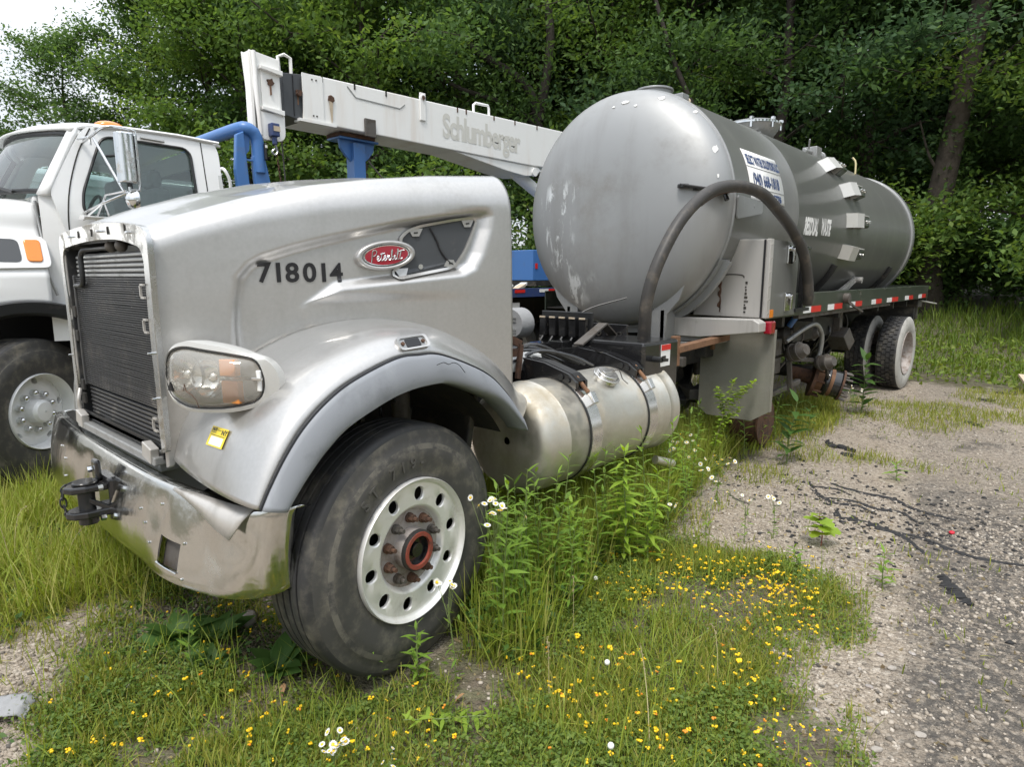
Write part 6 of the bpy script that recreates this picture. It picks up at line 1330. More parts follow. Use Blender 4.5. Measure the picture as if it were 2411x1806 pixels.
m = MB(); m.box(1.728, 1.749, ry_ - .079, ry_ - .074, 2.835, 2.86); obj('rack_lamp_lens', m, 'white_vinyl', crane)
# telescopic boom lying forward on its rest
BN, BF = 4.60, 5.10
boom_p = [(2.40, 3.735), (9.2, 3.90), (9.2, 3.25), (6.45, 3.245), (6.05, 3.235), (2.36, 3.245)]
m = MB(); m.prism(boom_p, lambda x, z: (x, BN, z), lambda x, z: (x, BF, z)); boom = obj('boom', m, 'boom_white', crane, None, .012)
m = MB(); m.prism([(4.55, 3.236), (6.30, 3.236), (6.42, 3.19), (6.22, 3.10), (6.02, 3.075), (5.6, 3.105)], lambda x, z: (x, BN + .02, z), lambda x, z: (x, BF - .02, z)); obj('boom_belly', m, 'boom_white', crane, None, .008)
m = MB(); m.cyl((6.22, BN - .01, 3.15), (6.22, BN + .04, 3.15), .06, n=18).cyl((5.98, BN + .22, 3.15), (8.2, BN + .22, 2.2), .095, n=20); obj('lift_cylinder', m, 'boom_white', crane, 40)
m = MB(); m.box(2.355, 2.60, BN - .012, BN, 3.262, 3.728); obj('boom_end_plate', m, 'boom_white', crane)
m = MB(); m.box(2.30, 2.75, BN - .02, BN + .1, 3.232, 3.262); obj('boom_end_shelf', m, 'boom_white', crane)
m = MB(); m.loft([[(x, y, z) for x, z in ((2.15, 3.69), (2.39, 3.72), (2.37, 3.24), (2.16, 3.27))] for y in (BN + .03, BF - .03)]); bs = obj('inner_section', m, 'recess_grey', crane, None, .006)
m = MB(); m.box(2.262, 2.268, BN + .022, BN + .03, 3.28, 3.69); obj('section_joint', m, 'black_vinyl', crane)
for x0, z0, r_ in ((2.32, 3.52, .035), (2.70, 3.53, .045), (1.995, 3.55, .04)):
    m = MB(); rr_ = np.random.default_rng(int(x0 * 100)); n_ = 12; m.loft([[(x0 + r_ * rr_.uniform(.6, 1.2) * math.cos(t), y, z0 + r_ * rr_.uniform(.6, 1.2) * math.sin(t)) for t in np.linspace(0, 2 * math.pi, n_, endpoint=False)] for y in (BN - .016, BN + .04)]); obj('rusty_pad', m, 'rust', crane)
    m = MB(); m.prism([(x0 - r_ * .7, z0), (x0 + r_ * .5, z0), (x0 + r_ * .15, z0 - .24), (x0 - r_ * .1, z0 - .26)], lambda x, z: (x, BN - .0145, z), lambda x, z: (x, BN - .010, z)) if x0 > 2.5 else m.box(x0 - .008, x0 + .004, BN - (.0155 if x0 < 2.1 else -.028), BN + .035, z0 - .12, z0); obj('rust_run', m, 'cardboard' if x0 > 2.5 else 'rust_orange', crane)
for k, (x0, z0) in enumerate([(2.47, 3.68), (2.52, 3.68), (2.47, 3.31), (2.51, 3.31)]):
    m = MB(); m.cyl((x0, BN - .010, z0), (x0, BN - .018, z0), .009, n=8); obj('plate_bolt', m, 'dark_metal', crane)
for x0 in (2.60, 3.02, 3.46, 4.62, 4.78, 5.32, 5.76, 6.26):
    z0 = 3.735 + (x0 - 2.4) * .0243 - .035; m = MB(); m.box(x0 - .010, x0 + .010, BN - .006, BN + .004, z0 - .025, z0 + .03); obj('boom_bolt', m, 'rust' if x0 > 4 else 'dark_metal', crane)
m = MB(); m.beam((2.92, BN - .003, 3.705), (3.03, BN - .003, 3.605), .006, .012); m.beam((3.03, BN - .003, 3.605), (3.66, BN - .003, 3.60), .006, .012); m.beam((3.66, BN - .003, 3.60), (3.74, BN - .003, 3.66), .006, .012); obj('boom_crease', m, 'grey_steel', crane)
m = MB(); m.box(3.97, 4.06, BN - .02, BN, 3.52, 3.85).cyl((4.015, BN - .03, 3.80), (4.015, BN + .02, 3.80), .035, n=14); obj('sheave_bracket', m, 'boom_white', crane, None, .006)
m = MB(); m.cyl((4.015, BN - .035, 3.79), (4.015, BN - .02, 3.79), .025, n=12); obj('sheave_pin', m, 'rust', crane)
m = MB(); m.box(3.13, 3.28, BN - .03, BN, 3.20, 3.40); obj('rest_pad', m, 'grimy_metal', crane, None, .006)
for pts in ([(2.16, BN + .1, 3.66), (2.15, BN + .1, 3.86), (2.20, BN + .06, 3.88), (2.27, BN + .06, 3.86), (2.27, BN + .06, 3.70)], [(4.98, BN + .06, 3.80), (4.98, BN + .06, 3.90), (5.02, BN + .06, 3.93), (5.26, BN + .06, 3.94), (5.28, BN + .06, 3.90), (5.28, BN + .06, 3.80)]):
    m = MB(); m.tube(pts, .018, 7); obj('boom_handle', m, 'boom_white', crane, 60)
link('boom_lettering', text_mesh('boom_lettering', 'Schlumberger', 'boom_text', .41, .013, 0, 0, .9, lambda x, y, z: (4.33 + x + .02, BN - .003 - z, 3.385 + y + .0 * x), 'LEFT', .74), boom)
# boom head with sheave cheek, hook block
m = MB(); m.prism([(1.80, 3.83), (2.11, 3.80), (2.13, 3.02), (2.10, 2.99), (1.88, 2.99), (1.84, 3.30)], lambda x, z: (x, BN + .02, z), lambda x, z: (x, BN + .05, z)); bh = obj('boom_head', m, 'boom_white', crane, None, .006)
m = MB(); m.prism([(1.78, 3.83), (2.08, 3.80), (2.10, 3.02), (1.86, 2.98), (1.82, 3.30)], lambda x, z: (x, BN + .14, z), lambda x, z: (x, BN + .16, z)); obj('head_cheek', m, 'boom_white', crane, None, .006)
m = MB(); m.box(1.795, 1.83, BN + .03, BN + .14, 3.05, 3.82).box(1.90, 2.10, BN - .0, BN + .14, 3.30, 3.70); obj('head_web', m, 'boom_white', crane, None, .006)
for z0 in (3.69, 3.30): m = MB(); m.prism([(1.88, z0), (2.12, z0 - .01), (2.12, z0 - .06), (1.88, z0 - .03)], lambda x, z: (x, BN - .04, z), lambda x, z: (x, BN + .03, z)); obj('head_ledge', m, 'boom_white', crane, None, .004)
m = MB(); m.prism(roundpoly([(1.86, 3.25), (2.13, 3.25), (2.13, 2.98), (1.86, 2.98)], [.02, .02, .10, .05], 6), lambda x, z: (x, BN - .012, z), lambda x, z: (x, BN + .015, z)); obj('sheave_cheek', m, 'boom_white', crane, None, .004)
m = MB(); m.tube([(1.835, BN, 3.82), (1.845, BN, 3.4), (1.86, BN, 3.02)], .022, 8); obj('head_conduit', m, 'boom_white', crane, 60)
m = MB(); m.box(1.93, 2.02, BN - .10, BN - .015, 3.01, 3.14).cyl((1.975, BN - .06, 3.02), (1.975, BN - .06, 2.93), .025, n=10); hbk = obj('anti_block_switch', m, 'blue_dark', crane, None, .01)
m = MB(); m.box(1.95, 2.02, BN - .105, BN - .10, 3.06, 3.11); obj('switch_label', m, 'cardboard', crane)
m = MB(); m.tube(smoothpath([(1.98, BN - .06, 2.93), (2.0, BN - .06, 2.87), (1.97, BN - .06, 2.83), (1.94, BN - .06, 2.86), (1.97, BN - .06, 2.89)], 16), .010, 6); obj('hook', m, 'chrome', crane, 60)
for k in range(16):
    z0 = 2.83 - .03 * k; m = MB(); m.tube([(1.99 + .003 * k + .009 * math.cos(t) * (k % 2), BN - .06 + .009 * math.cos(t) * ((k + 1) % 2), z0 + .02 * math.sin(t)) for t in np.linspace(0, 2 * math.pi, 8, endpoint=False)], .004, 4, closed=True); obj('chain_link', m, 'rust', crane, 60)
for x0 in (1.88, 2.14): m = MB(); m.tube([(x0, BN + .1, 3.05), (x0 + .03, BN + .1, 2.2)], .008, 5); obj('hoist_rope', m, 'grimy_metal', crane)
# boom rest
m = MB(); m.box(3.06, 3.22, 4.72, 4.88, 1.4, 3.14); m.prism([(2.90, 3.17), (3.40, 3.17), (3.38, 3.07), (3.30, 2.98), (3.19, 2.90), (3.09, 2.90), (2.98, 3.0), (2.92, 3.07)], lambda x, z: (x, 4.78, z), lambda x, z: (x, 4.82, z)).box(2.88, 3.42, 4.72, 5.0, 3.165, 3.19); obj('boom_rest', m, 'blue_paint', crane, None, .006)
m = MB(); m.box(2.88, 3.36, 4.71, 5.0, 3.192, 3.232); obj('rest_top', m, 'rust', crane)
m = MB(); m.tube([(3.24, 4.7, 2.95), (3.6, 4.6, 2.55)], .010, 5); m.tube([(3.24, 4.7, 2.70), (3.62, 4.6, 2.5)], .010, 5); obj('stay_rod', m, 'grimy_metal', crane)
# deck, box, wheels behind
m = MB(); m.box(2.2, 10.5, 3.98, 4.03, 1.30, 1.42); bd = obj('deck_rail', m, 'blue_dark', crane)
m = MB(); m.box(1.3, 10.5, 4.04, 6.1, 1.30, 1.36); obj('deck_plate', m, 'dark_metal', crane)
m = MB(); m.box(1.0, 10.4, 4.6, 5.4, .75, 1.25); obj('frame', m, 'dark_metal', crane)
for a, b, c_ in ((5.07, 5.28, 0), (5.6, 5.80, 1), (5.80, 6.08, 0), (4.3, 4.6, 0), (4.1, 4.3, 1), (6.6, 6.8, 1), (6.8, 7.1, 0)):
    m = MB(); m.box(a, b, 3.975, 3.979, 1.36, 1.405); obj('reflective_tape', m, 'tape_white' if c_ else 'tape_red', crane)
m = MB(); m.box(5.95, 7.3, 4.4, 5.0, 1.52, 1.98); obj('deck_box', m, 'blue_paint', crane, None, .01)
m = MB(); m.box(6.0, 6.05, 4.39, 4.398, 1.70, 1.78); obj('box_latch', m, 'tape_red', crane)
m = MB(); m.box(5.9, 7.4, 4.3, 5.1, 1.44, 1.515); obj('deck_timber', m, 'dark_metal', crane)
for k, (x0, y0, z0, mt) in enumerate([(5.1, 4.2, 1.44, 'cardboard'), (5.25, 4.3, 1.48, 'white_vinyl'), (5.5, 4.25, 1.45, 'white_vinyl'), (5.0, 4.4, 1.50, 'grimy_metal'), (5.35, 4.15, 1.43, 'cardboard')]):
    m = MB(); m.obox((x0, y0, z0), (.10, .02, .03 * (-1) ** k), (-.01, .05, 0), (.0, 0, .018)); obj('deck_scrap', m, mt, crane)
for x0 in (5.35, 6.7):
    e = sub_empty('rear_wheel', crane, (x0, 4.22, .52)); m = MB(); m.lathe(tyre_profile(.52, .55, .30), (0, 0, 0), 'y', 60); obj('tyre', m, 'rubber', e, 50)
    m = MB(); m.lathe([(.30, .02), (.28, .12), (.1, .14), (.01, .14)], (0, 0, 0), 'y', 30); obj('rim', m, 'grey_steel', e, 40)
m = MB(); m.box(4.9, 5.0, 4.1, 4.7, .35, 1.28); obj('mud_flap', m, 'rubber', crane)
m = MB(); m.box(4.95, 5.25, 4.05, 4.15, .95, 1.22); obj('step_plate', m, 'boom_white', crane)
# van beyond
van = thing('van', 'silver van roof seen behind the windshield of the white truck', 'van', (0.0, 10.0, 0))
m = MB(); m.loft([[(x, y, z) for x, z in ((-5.2, .5), (-5.2, 2.7), (-5.0, 2.95), (-4, 3.04), (1.3, 3.06), (2.05, 3.02), (2.25, 2.80), (2.32, 1.8), (2.36, .5))] for y in (9.0, 11.0)]); vb = obj('body', m, 'van_silver', van, 40, .08, seg=4)
m = MB(); m.box(-4.8, -.6, 8.985, 8.995, 2.10, 2.45); obj('window', m, 'recess_grey', van)
for z0 in (2.86, 2.74): m = MB(); m.box(-5.0, 2.1, 8.99, 8.998, z0 - .008, z0 + .008); obj('body_seam', m, 'grey_steel', van)
for x0 in (-4.0, 1.2):
    m = MB(); m.lathe(tyre_profile(.36, .22, .2), (x0, 8.98, .37), 'y', 32); obj('tyre', m, 'rubber', van, 50)

# ------------------------------------------------------------------ ground cover (uncountable: one object each)
def scatter(n, x0, x1, y0, y1, dens, r, rmin=.5):
    xs_, ys_ = [], []; got = 0
    for _ in range(60):
        x = r.uniform(x0, x1, n); y = r.uniform(y0, y1, n); k = r.uniform(0, 1, n) < dens(x, y)
        rr_ = np.hypot(x - CAMX, y - CAMY); k &= rr_ > rmin
        a = np.degrees(np.arctan2(y - CAMY, x - CAMX)); k &= (a > -14) & (a < 102)
        k &= ~((np.abs(x) < .24) & (y > -.02) & (y < .31)) & ~((np.abs(x - 8.93) < .3) & (y > -.1) & (y < .7))
        xs_.append(x[k]); ys_.append(y[k]); got += k.sum()
        if got >= n: break
    x = np.concatenate(xs_)[:n]; y = np.concatenate(ys_)[:n]; return x, y
def blades(x, y, L_, w, r, lean=.55, kink=.35):
    n = len(x); z = hgt(x, y) - .006; a = r.uniform(0, 2 * np.pi, n); l = np.abs(r.normal(0, lean, n)).clip(0, 1.3)
    d = np.stack([np.cos(a), np.sin(a)], 1); s = np.stack([-np.sin(a), np.cos(a)], 1)
    tw = r.uniform(-.9, .9, n); s3 = np.stack([s[:, 0] * np.cos(tw) + d[:, 0] * np.sin(tw), s[:, 1] * np.cos(tw) + d[:, 1] * np.sin(tw), np.zeros(n)], 1)
    b = np.stack([x, y, z], 1); pts = []
    for t, wf in ((0, .7), (.5, 1.0), (1.0, .12)):
        out = L_ * (np.sin(l) * t * .75 + kink * t * t * np.sin(l + .2)); up = L_ * t * (np.cos(l * .8) - .25 * t * l.clip(0, 1))
        c = b + np.concatenate([d * out[:, None], up[:, None]], 1); pts += [c - s3 * (w * wf / 2)[:, None], c + s3 * (w * wf / 2)[:, None]]
    V = np.stack(pts, 1).reshape(-1, 3); base = np.arange(n)[:, None] * 6
    return V, np.concatenate([base + np.array([0, 1, 3, 2]), base + np.array([2, 3, 5, 4])], 0)
def grass_obj(n, box, dens, Lr, w, mat, seed, rmin=.5, lean=.55, name='grass', lvar=None):
    r = np.random.default_rng(seed); x, y = scatter(n, *box, dens, r, rmin); L_ = r.uniform(*Lr, len(x)) * r.uniform(.7, 1.1, len(x))
    if lvar is not None: L_ = L_ * lvar(x, y)
    V, F = blades(x, y, L_, np.full(len(x), w) * r.uniform(.7, 1.3, len(x)), r, lean)
    return tag(link(name, fast_mesh(name, V, F, mat)), kind='stuff')
nearbox = (-1.6, 5.0, -2.2, 5.0)
dP = lambda p, w=.25: (lambda x, y: soft(dist_poly(x, y, p) + .17 * fbm(x, y, 5, 5), w))
clump = lambda x, y: .35 + .65 * soft(fbm(x, y, 7, 11) - .05, .35)
DARK = [(-.80, 1.05), (-.62, 1.45), (-.30, 1.2), (-.16, .55), (-.30, .05), (-.50, .35), (-.66, .72)]
bare = lambda x, y: (1 - .97 * soft(dist_poly(x, y, DARK) + .05 * fbm(x, y, 5, 6), .15)) * (1 - .90 * soft(fbm(x, y, 3.3, 21) - .52, .22))
short_d = lambda x, y: np.maximum.reduce([.95 * dP(PATCH)(x, y), .9 * dP(NEARL)(x, y), .85 * dP(TALL)(x, y), .55 * dP(LEFTP)(x, y)]) * clump(x, y) * bare(x, y)
grass_obj(82000, nearbox, short_d, (.035, .115), .0042, 'grass_blade', 51, .6)
grass_obj(21000, (-.3, 4.8, -.6, 1.8), lambda x, y: dP(TALL, .2)(x, y) * (.4 + .6 * soft(fbm(x, y, 6, 12), .4)), (.18, .50), .0052, 'grass_long', 52, .9, .42, 'tall_grass')
grass_obj(9500, (-1.6, .2, 1.0, 4.8), lambda x, y: dP(LEFTP, .3)(x, y) * (.15 + .85 * soft(fbm(x, y, 5, 13), .3)), (.14, .36), .0050, 'grass_long', 53, .9, .6, 'tall_grass')
grass_obj(1800, (-1.2, 2.0, -1.8, 1.6), lambda x, y: np.maximum(dP(PATCH)(x, y), dP(NEARL)(x, y)) * soft(fbm(x, y, 5, 14) - .1, .2), (.10, .26), .0040, 'grass_long', 54, .7, .6, 'tall_grass')
grass_obj(9000, (3.0, 8.5, -.2, 3.6), lambda x, y: np.maximum(dP(UNDER, .3)(x, y) * soft(.75 - y, .5), .12 * dP(BENEATH, .3)(x, y)), (.06, .24), .008, 'grass_blade', 55, 1)
grass_obj(9000, (1.5, 10.5, -4.5, 2.0), lambda x, y: soft(fbm(x, y, 1.9, 15) - .42, .14) * (np.hypot(x - CAMX, y - CAMY) < 11.5) * soft(.45 - y, .5), (.03, .13), .006, 'grass_blade', 56, 2.6)
grass_obj(2200, (1.2, 9.0, -4.5, .6), lambda x, y: .5 * soft(.45 - y, .5) * soft(fbm(x, y, 5, 16) - .2, .3), (.02, .08), .006, 'grass_blade', 65, 2.6)
farb = (-4, 22, -5, 22); rad = lambda x, y: np.hypot(x - CAMX, y - CAMY)
grass_obj(46000, farb, lambda x, y: soft(rad(x, y) - 11.5 - .5 * fbm(x, y, 2, 17), .6) * (rad(x, y) < 21) * (.35 + .65 * soft(fbm(x, y, 2.5, 18), .4)), (.12, .50), .017, 'grass_far', 57, 10, .5, 'far_grass', lambda x, y: .45 + .65 * soft(fbm(x, y, 1.2, 19) + (rad(x, y) - 15) * .12, .8))
grass_obj(2600, (-1.7, -.2, .9, 2.4), lambda x, y: .25 + .75 * soft(fbm(x, y, 5.5, 41) - .15, .3), (.03, .12), .0045, 'grass_blade', 67, .9)
# trefoil carpet
def carpet(n, box, dens, size, zr, mat, seed, name):
    r = np.random.default_rng(seed); x, y = scatter(n, *box, dens, r, .6); z = hgt(x, y) + r.uniform(*zr, len(x)) * (.4 + .6 * soft(fbm(x, y, 6, 22), .5))
    q = leaf_quads(r, np.stack([x, y, z], 1), size, .1, .55); return tag(link(name, fast_mesh(name, q.reshape(-1, 3), np.arange(len(x) * 4).reshape(-1, 4), mat)), kind='stuff')
carpet(78000, (-1.6, 2.4, -2.1, 1.9), lambda x, y: np.maximum(dP(PATCH)(x, y), .95 * dP(NEARL)(x, y)) * (.25 + .75 * soft(fbm(x, y, 4.5, 23) + .1, .3)) * bare(x, y), .017, (.004, .075), 'clover_leaf', 61, 'clover')
carpet(14000, (-.5, 4.8, -.5, 1.8), dP(TALL, .2), .034, (.01, .22), 'weed_leaf_dark', 62, 'ground_cover')
carpet(7000, (-1.4, .3, .5, 4.5), lambda x, y: np.maximum(.6 * dP(LEFTP)(x, y), .5 * dP(NEARL)(x, y)), .028, (.005, .06), 'weed_leaf_dark', 63, 'ground_cover')
carpet(5200, (-1.6, 3.5, -2.1, 2.0), lambda x, y: np.clip(green(x, y) * .6 + .1, 0, 1), .026, (.001, .012), 'straw', 64, 'dead_grass')
carpet(15000, farb, lambda x, y: soft(rad(x, y) - 11.2, .8) * (rad(x, y) < 17), .085, (.02, .26), 'grass_far', 66, 'ground_cover')
# loose gravel near the camera
t_ = (1 + 5 ** .5) / 2
ICO = np.array([(-1, t_, 0), (1, t_, 0), (-1, -t_, 0), (1, -t_, 0), (0, -1, t_), (0, 1, t_), (0, -1, -t_), (0, 1, -t_), (t_, 0, -1), (t_, 0, 1), (-t_, 0, -1), (-t_, 0, 1)]) / math.hypot(1, t_)
ICF = np.array([(0, 11, 5), (0, 5, 1), (0, 1, 7), (0, 7, 10), (0, 10, 11), (1, 5, 9), (5, 11, 4), (11, 10, 2), (10, 7, 6), (7, 1, 8), (3, 9, 4), (3, 4, 2), (3, 2, 6), (3, 6, 8), (3, 8, 9), (4, 9, 5), (2, 4, 11), (6, 2, 10), (8, 6, 7), (9, 8, 1)])
def pebbles(n, box, dens, sz, seed):
    r = np.random.default_rng(seed); x, y = scatter(n, *box, dens, r, .6); n = len(x); s = sz[0] + (sz[1] - sz[0]) * r.uniform(0, 1, n) ** 3
    P = ICO[None] * (1 + r.normal(0, .13, (n, 12, 1))) * s[:, None, None] * r.uniform(.65, 1.25, (n, 1, 3)) * np.array([1, 1, .7]); a = r.uniform(0, 6.28, n)
    c, s_ = np.cos(a)[:, None], np.sin(a)[:, None]; Q = np.stack([P[:, :, 0] * c - P[:, :, 1] * s_, P[:, :, 0] * s_ + P[:, :, 1] * c, P[:, :, 2]], -1)
    Q += np.stack([x, y, hgt(x, y) + s * .18], 1)[:, None]
    return tag(link('gravel', fast_mesh('gravel', Q.reshape(-1, 3), (np.arange(n)[:, None, None] * 12 + ICF[None]).reshape(-1, 3), 'gravel_stone')), kind='stuff')
grav_d = lambda x, y: np.clip(1.02 - green(x, y) * 1.0, .05, 1) * (.3 + .7 * soft(fbm(x, y, 4, 24) + .1, .5))
pebbles(36000, (-1.6, 3.6, -2.6, 3.0), grav_d, (.0026, .0125), 71)
pebbles(12000, (2.0, 9.0, -4.5, .5), grav_d, (.005, .013), 72)

# ------------------------------------------------------------------ plants one can pick out
def leaf_mesh(name, ln, w, mat, droop=.25, fold=.15, lobes=False):
    m = MB()
    if lobes:
        ou = [(0, 0), (.15, .28), (.05, .50), (.38, .44), (.55, .62), (.62, .30), (.85, .30), (1, 0)]; ou = [(a * ln, b * w) for a, b in ou]
    else: ou = [(0, .04 * w), (.18 * ln, .38 * w), (.42 * ln, .5 * w), (.7 * ln, .33 * w), (ln, .0)]
    z = lambda a: -droop * a * a / ln; n = len(ou)
    v = [(a, 0, z(a)) for a, b in ou] + [(a, b, z(a) + fold * b) for a, b in ou] + [(a, -b, z(a) + fold * b) for a, b in ou]
    f = []
    for i in range(n - 1): f += [(i, i + 1, n + i + 1, n + i), (i, 2 * n + i, 2 * n + i + 1, i + 1)]
    m.add(v, f); return m.mesh(name, mat, 180)
LEAF = {'slim': leaf_mesh('leaf', .075, .017, 'weed_leaf'), 'slimlime': leaf_mesh('leaf', .10, .026, 'weed_leaf_lime'), 'broad': leaf_mesh('leaf', .15, .048, 'weed_leaf_dark', .3), 'oval': leaf_mesh('leaf', .105, .060, 'weed_leaf_dark', .45),
        'lobed': leaf_mesh('leaf', .085, .085, 'weed_leaf_lime', .35, .1, True), 'tiny': leaf_mesh('leaf', .034, .022, 'weed_leaf_lime', .2)}
def weed(name, label, x, y, h, kind, n, tilt=(0, 0), el=.5, stem='green_stem', sr=.004, s0=.12, grp=None, seed=0, taper=.55, lsc=1.0, cat='plant', branches=()):
    r = np.random.default_rng(seed + 100); t = thing(name, label, cat, (x, y, float(hgt(x, y)) - .01), grp, local=True)
    P = smoothpath([(0, 0, 0), (tilt[0] * .3 + r.normal(0, .01), tilt[1] * .3 + r.normal(0, .01), h * .4), (tilt[0] * .65, tilt[1] * .65, h * .72), (tilt[0], tilt[1], h)], 14)
    m = MB(); m.tube(P, np.linspace(sr, sr * .35, 14), 5); stems = [(P, n, s0)]
    for f, dx, dy, dz in branches:
        b0 = np.array([np.interp(f, np.linspace(0, 1, 14), P[:, i]) for i in range(3)]); B = smoothpath([b0, b0 + V3((dx * .5, dy * .5, dz * .6)), b0 + V3((dx, dy, dz))], 10); m.tube(B, np.linspace(sr * .6, sr * .3, 10), 5); stems.append((B, max(4, int(n * .45)), .15))
    obj('stem', m, stem, t, 60); ga = r.uniform(0, 6)
    for P, n_, s_ in stems:
        for k in range(n_):
            f = s_ + (1 - s_) * (k + .5) / n_; p = [float(np.interp(f, np.linspace(0, 1, len(P)), P[:, i])) for i in range(3)]; ga += 2.4 + r.normal(0, .25)
            o_ = bpy.data.objects.new('leaf', LEAF[kind]); COL.objects.link(o_); o_.parent = t; o_.location = p; e_ = el * (1 - .3 * f) + r.normal(0, .15) + (.5 if f > .93 else 0)
            o_.rotation_euler = (r.normal(0, .15), -e_, ga); s = lsc * (1.05 - taper * abs(f - .45)) * r.uniform(.8, 1.15); o_.scale = (s, s, s)
    return t
weed('lime_weed', 'tall bright lime green leafy weed in front of the fuel tank', 1.36, -.14, .68, 'slimlime', 76, (.03, .03), .3, seed=1, sr=.006, lsc=1.25, taper=.8)
weed('lime_weed', 'shorter lime green weed just right of the tall one by the fuel tank', 1.46, -.24, .42, 'slimlime', 44, (.04, -.02), .35, seed=2, lsc=1.1)
weed('lime_weed', 'lime green weed close behind the steer tyre, half hidden in long grass', .62, -.06, .46, 'slimlime', 44, (.02, .02), .4, seed=41, lsc=.95)
weed('lime_weed', 'lime green weed under the front end of the fuel tank', .98, -.10, .50, 'slimlime', 46, (-.02, .02), .4, seed=42, lsc=1.0)
weed('lime_weed', 'lime green weed under the rear strap of the fuel tank', 1.88, -.04, .42, 'slimlime', 40, (.03, .01), .4, seed=43, lsc=1.0)
weed('lime_weed', 'lime green weed under the rear end of the fuel tank by the daisies', 2.42, .10, .44, 'slimlime', 40, (.02, .02), .4, seed=44, lsc=1.0)
weed('leafy_weed', 'upright leafy weed at the rear end of the fuel tank', 2.95, .38, .60, 'slim', 34, (.02, .02), .5, seed=3, lsc=1.2)
weed('sapling', 'thin young sapling with small round leaves before the steel mud plate', 3.30, .26, .80, 'tiny', 80, (.10, -.12), .3, 'dry_stem', .005, .25, seed=4, lsc=1.6, branches=((.52, .22, -.18, .36), (.62, -.06, .03, .24), (.45, .12, -.12, .20), (.72, .12, -.16, .20)))
weed('broadleaf_weed', 'dark broad leaved weed beside the rusty brake drum below the mud plate', 4.05, -.10, .56, 'broad', 24, (.06, -.03), .45, seed=5, sr=.007, lsc=1.25)
weed('broadleaf_weed', 'dark broad leaved weed rising between the stripped hub and the rear tyres', 6.55, -.08, .66, 'broad', 24, (.03, .0), .5, seed=6, sr=.008, lsc=1.6)
weed('broadleaf_weed', 'low leafy weed in front of the stripped hub', 5.1, .08, .34, 'broad', 12, (.03, -.03), .5, seed=7, lsc=.8)
weed('vine_seedling', 'red stemmed seedling with lobed leaves alone on the gravel', 2.42, -.86, .22, 'lobed', 9, (-.02, .02), .15, 'red_stem', .004, .35, seed=8, lsc=1.2)
weed('horseweed', 'slim weed before the front of the steer tyre, nearest the bumper', -.22, .72, .33, 'slim', 22, (.03, .05), .5, seed=9)
weed('horseweed', 'pale green weed at the foot of the steer tyre, left of its twin', -.18, .02, .34, 'slim', 26, (-.02, .03), .45, seed=10)
weed('horseweed', 'pale green weed at the foot of the steer tyre, right of its twin', -.05, -.08, .24, 'slim', 22, (.02, .02), .5, seed=11)
weed('horseweed', 'thin weed standing alone in the yellow flowers left of the tyre', -.62, .60, .34, 'slim', 18, (.0, .05), .6, seed=12, lsc=.8)
weed('fallen_weed', 'long stalk with lime leaves leaning over the ground before the tyre', .05, -.50, .10, 'slimlime', 24, (-.34, .20), .2, seed=13, lsc=.75)
weed('gravel_weed', 'small upright weed on the gravel right of the lobed seedling', 2.08, -1.26, .20, 'slim', 18, (.01, .01), .4, seed=14, lsc=1.1)
weed('gravel_weed', 'bushy little weed at the edge of the yellow flowers below the lobed seedling', 1.95, -.86, .14, 'slim', 16, (.0, .01), .5, seed=15)
weed('gravel_weed', 'low leafy weed beyond the cracked black crust on the gravel', 4.05, -.93, .14, 'slim', 14, (.02, .01), .4, seed=16, lsc=1.3)
TW = 'wiry weeds in the tall grass between tyre and fuel tank'
tw = [(.62, .02), (.85, -.05), (.55, .22), (1.05, -.02), (1.2, -.08), (1.45, -.05), (1.55, -.16), (1.75, -.06), (.42, -.12), (1.0, -.14), (1.32, -.10), (1.9, -.12), (2.35, -.02), (2.62, .30), (2.85, .45), (3.2, .55), (.75, -.22), (.30, -.22), (1.62, -.02), (1.12, .0), (2.2, -.06), (2.52, .05), (.68, .35), (2.75, .38), (2.95, .28), (3.3, .36), (3.5, .45), (3.9, .22), (4.3, .22), (4.6, .20), (.82, .20), (.9, .02), (.48, .12), (2.08, -.14), (1.38, .01)] + [(float(a), float(b)) for a, b in zip(*scatter(26, -.1, 2.4, -.5, .5, lambda x, y: dP(TALL, .15)(x, y) * (y < -.03 + .2 * (x < .9)), np.random.default_rng(77)))]
w0 = None
for i, (x, y) in enumerate(tw):
    if i < 3: w0 = [] if i == 0 else w0; w0.append(weed('wiry_weed', 'wiry narrow leaved weed in the tall grass between tyre and fuel tank', x, y, .42 + .06 * i, 'slim', 26 + 2 * i, (.03 * (-1) ** i, .02), .5, seed=20 + i, sr=.003, lsc=.85, grp=TW))
    else:
        c = copy_tree(w0[i % 3]); c.location = (x, y, float(hgt(x, y)) - .01); c.rotation_euler = (0, 0, i * 1.7); s = .95 + .6 * ((i * 37) % 10) / 10; c.scale = (s, s, s)
def rosette(label, x, y, n, seed, lsc=1.0):
    r = np.random.default_rng(seed); t = thing('plantain', label, 'plant', (x, y, float(hgt(x, y))), None, local=True)
    m = MB(); m.cyl((0, 0, -.01), (0, 0, .02), .008, n=6); obj('crown_stub', m, 'green_stem', t)
    for k in range(n):
        o_ = bpy.data.objects.new('leaf', LEAF['oval']); COL.objects.link(o_); o_.parent = t; a = k * 2.4 + r.normal(0, .2); o_.location = (.012 * math.cos(a), .012 * math.sin(a), .012); o_.rotation_euler = (r.normal(0, .2), -r.uniform(.35, 1.15), a); s = lsc * r.uniform(.7, 1.15); o_.scale = (s, s, s)
rosette('dark round leaved plant under the lower edge of the bumper, nearest its middle', -.56, .98, 15, 1, 1.5)
rosette('dark round leaved plant under the bumper beside the grey stones', -.46, .82, 14, 2, 1.4)
rosette('dark round leaved plant in the shade just left of the steer tyre', -.38, .40, 14, 3, 1.35)
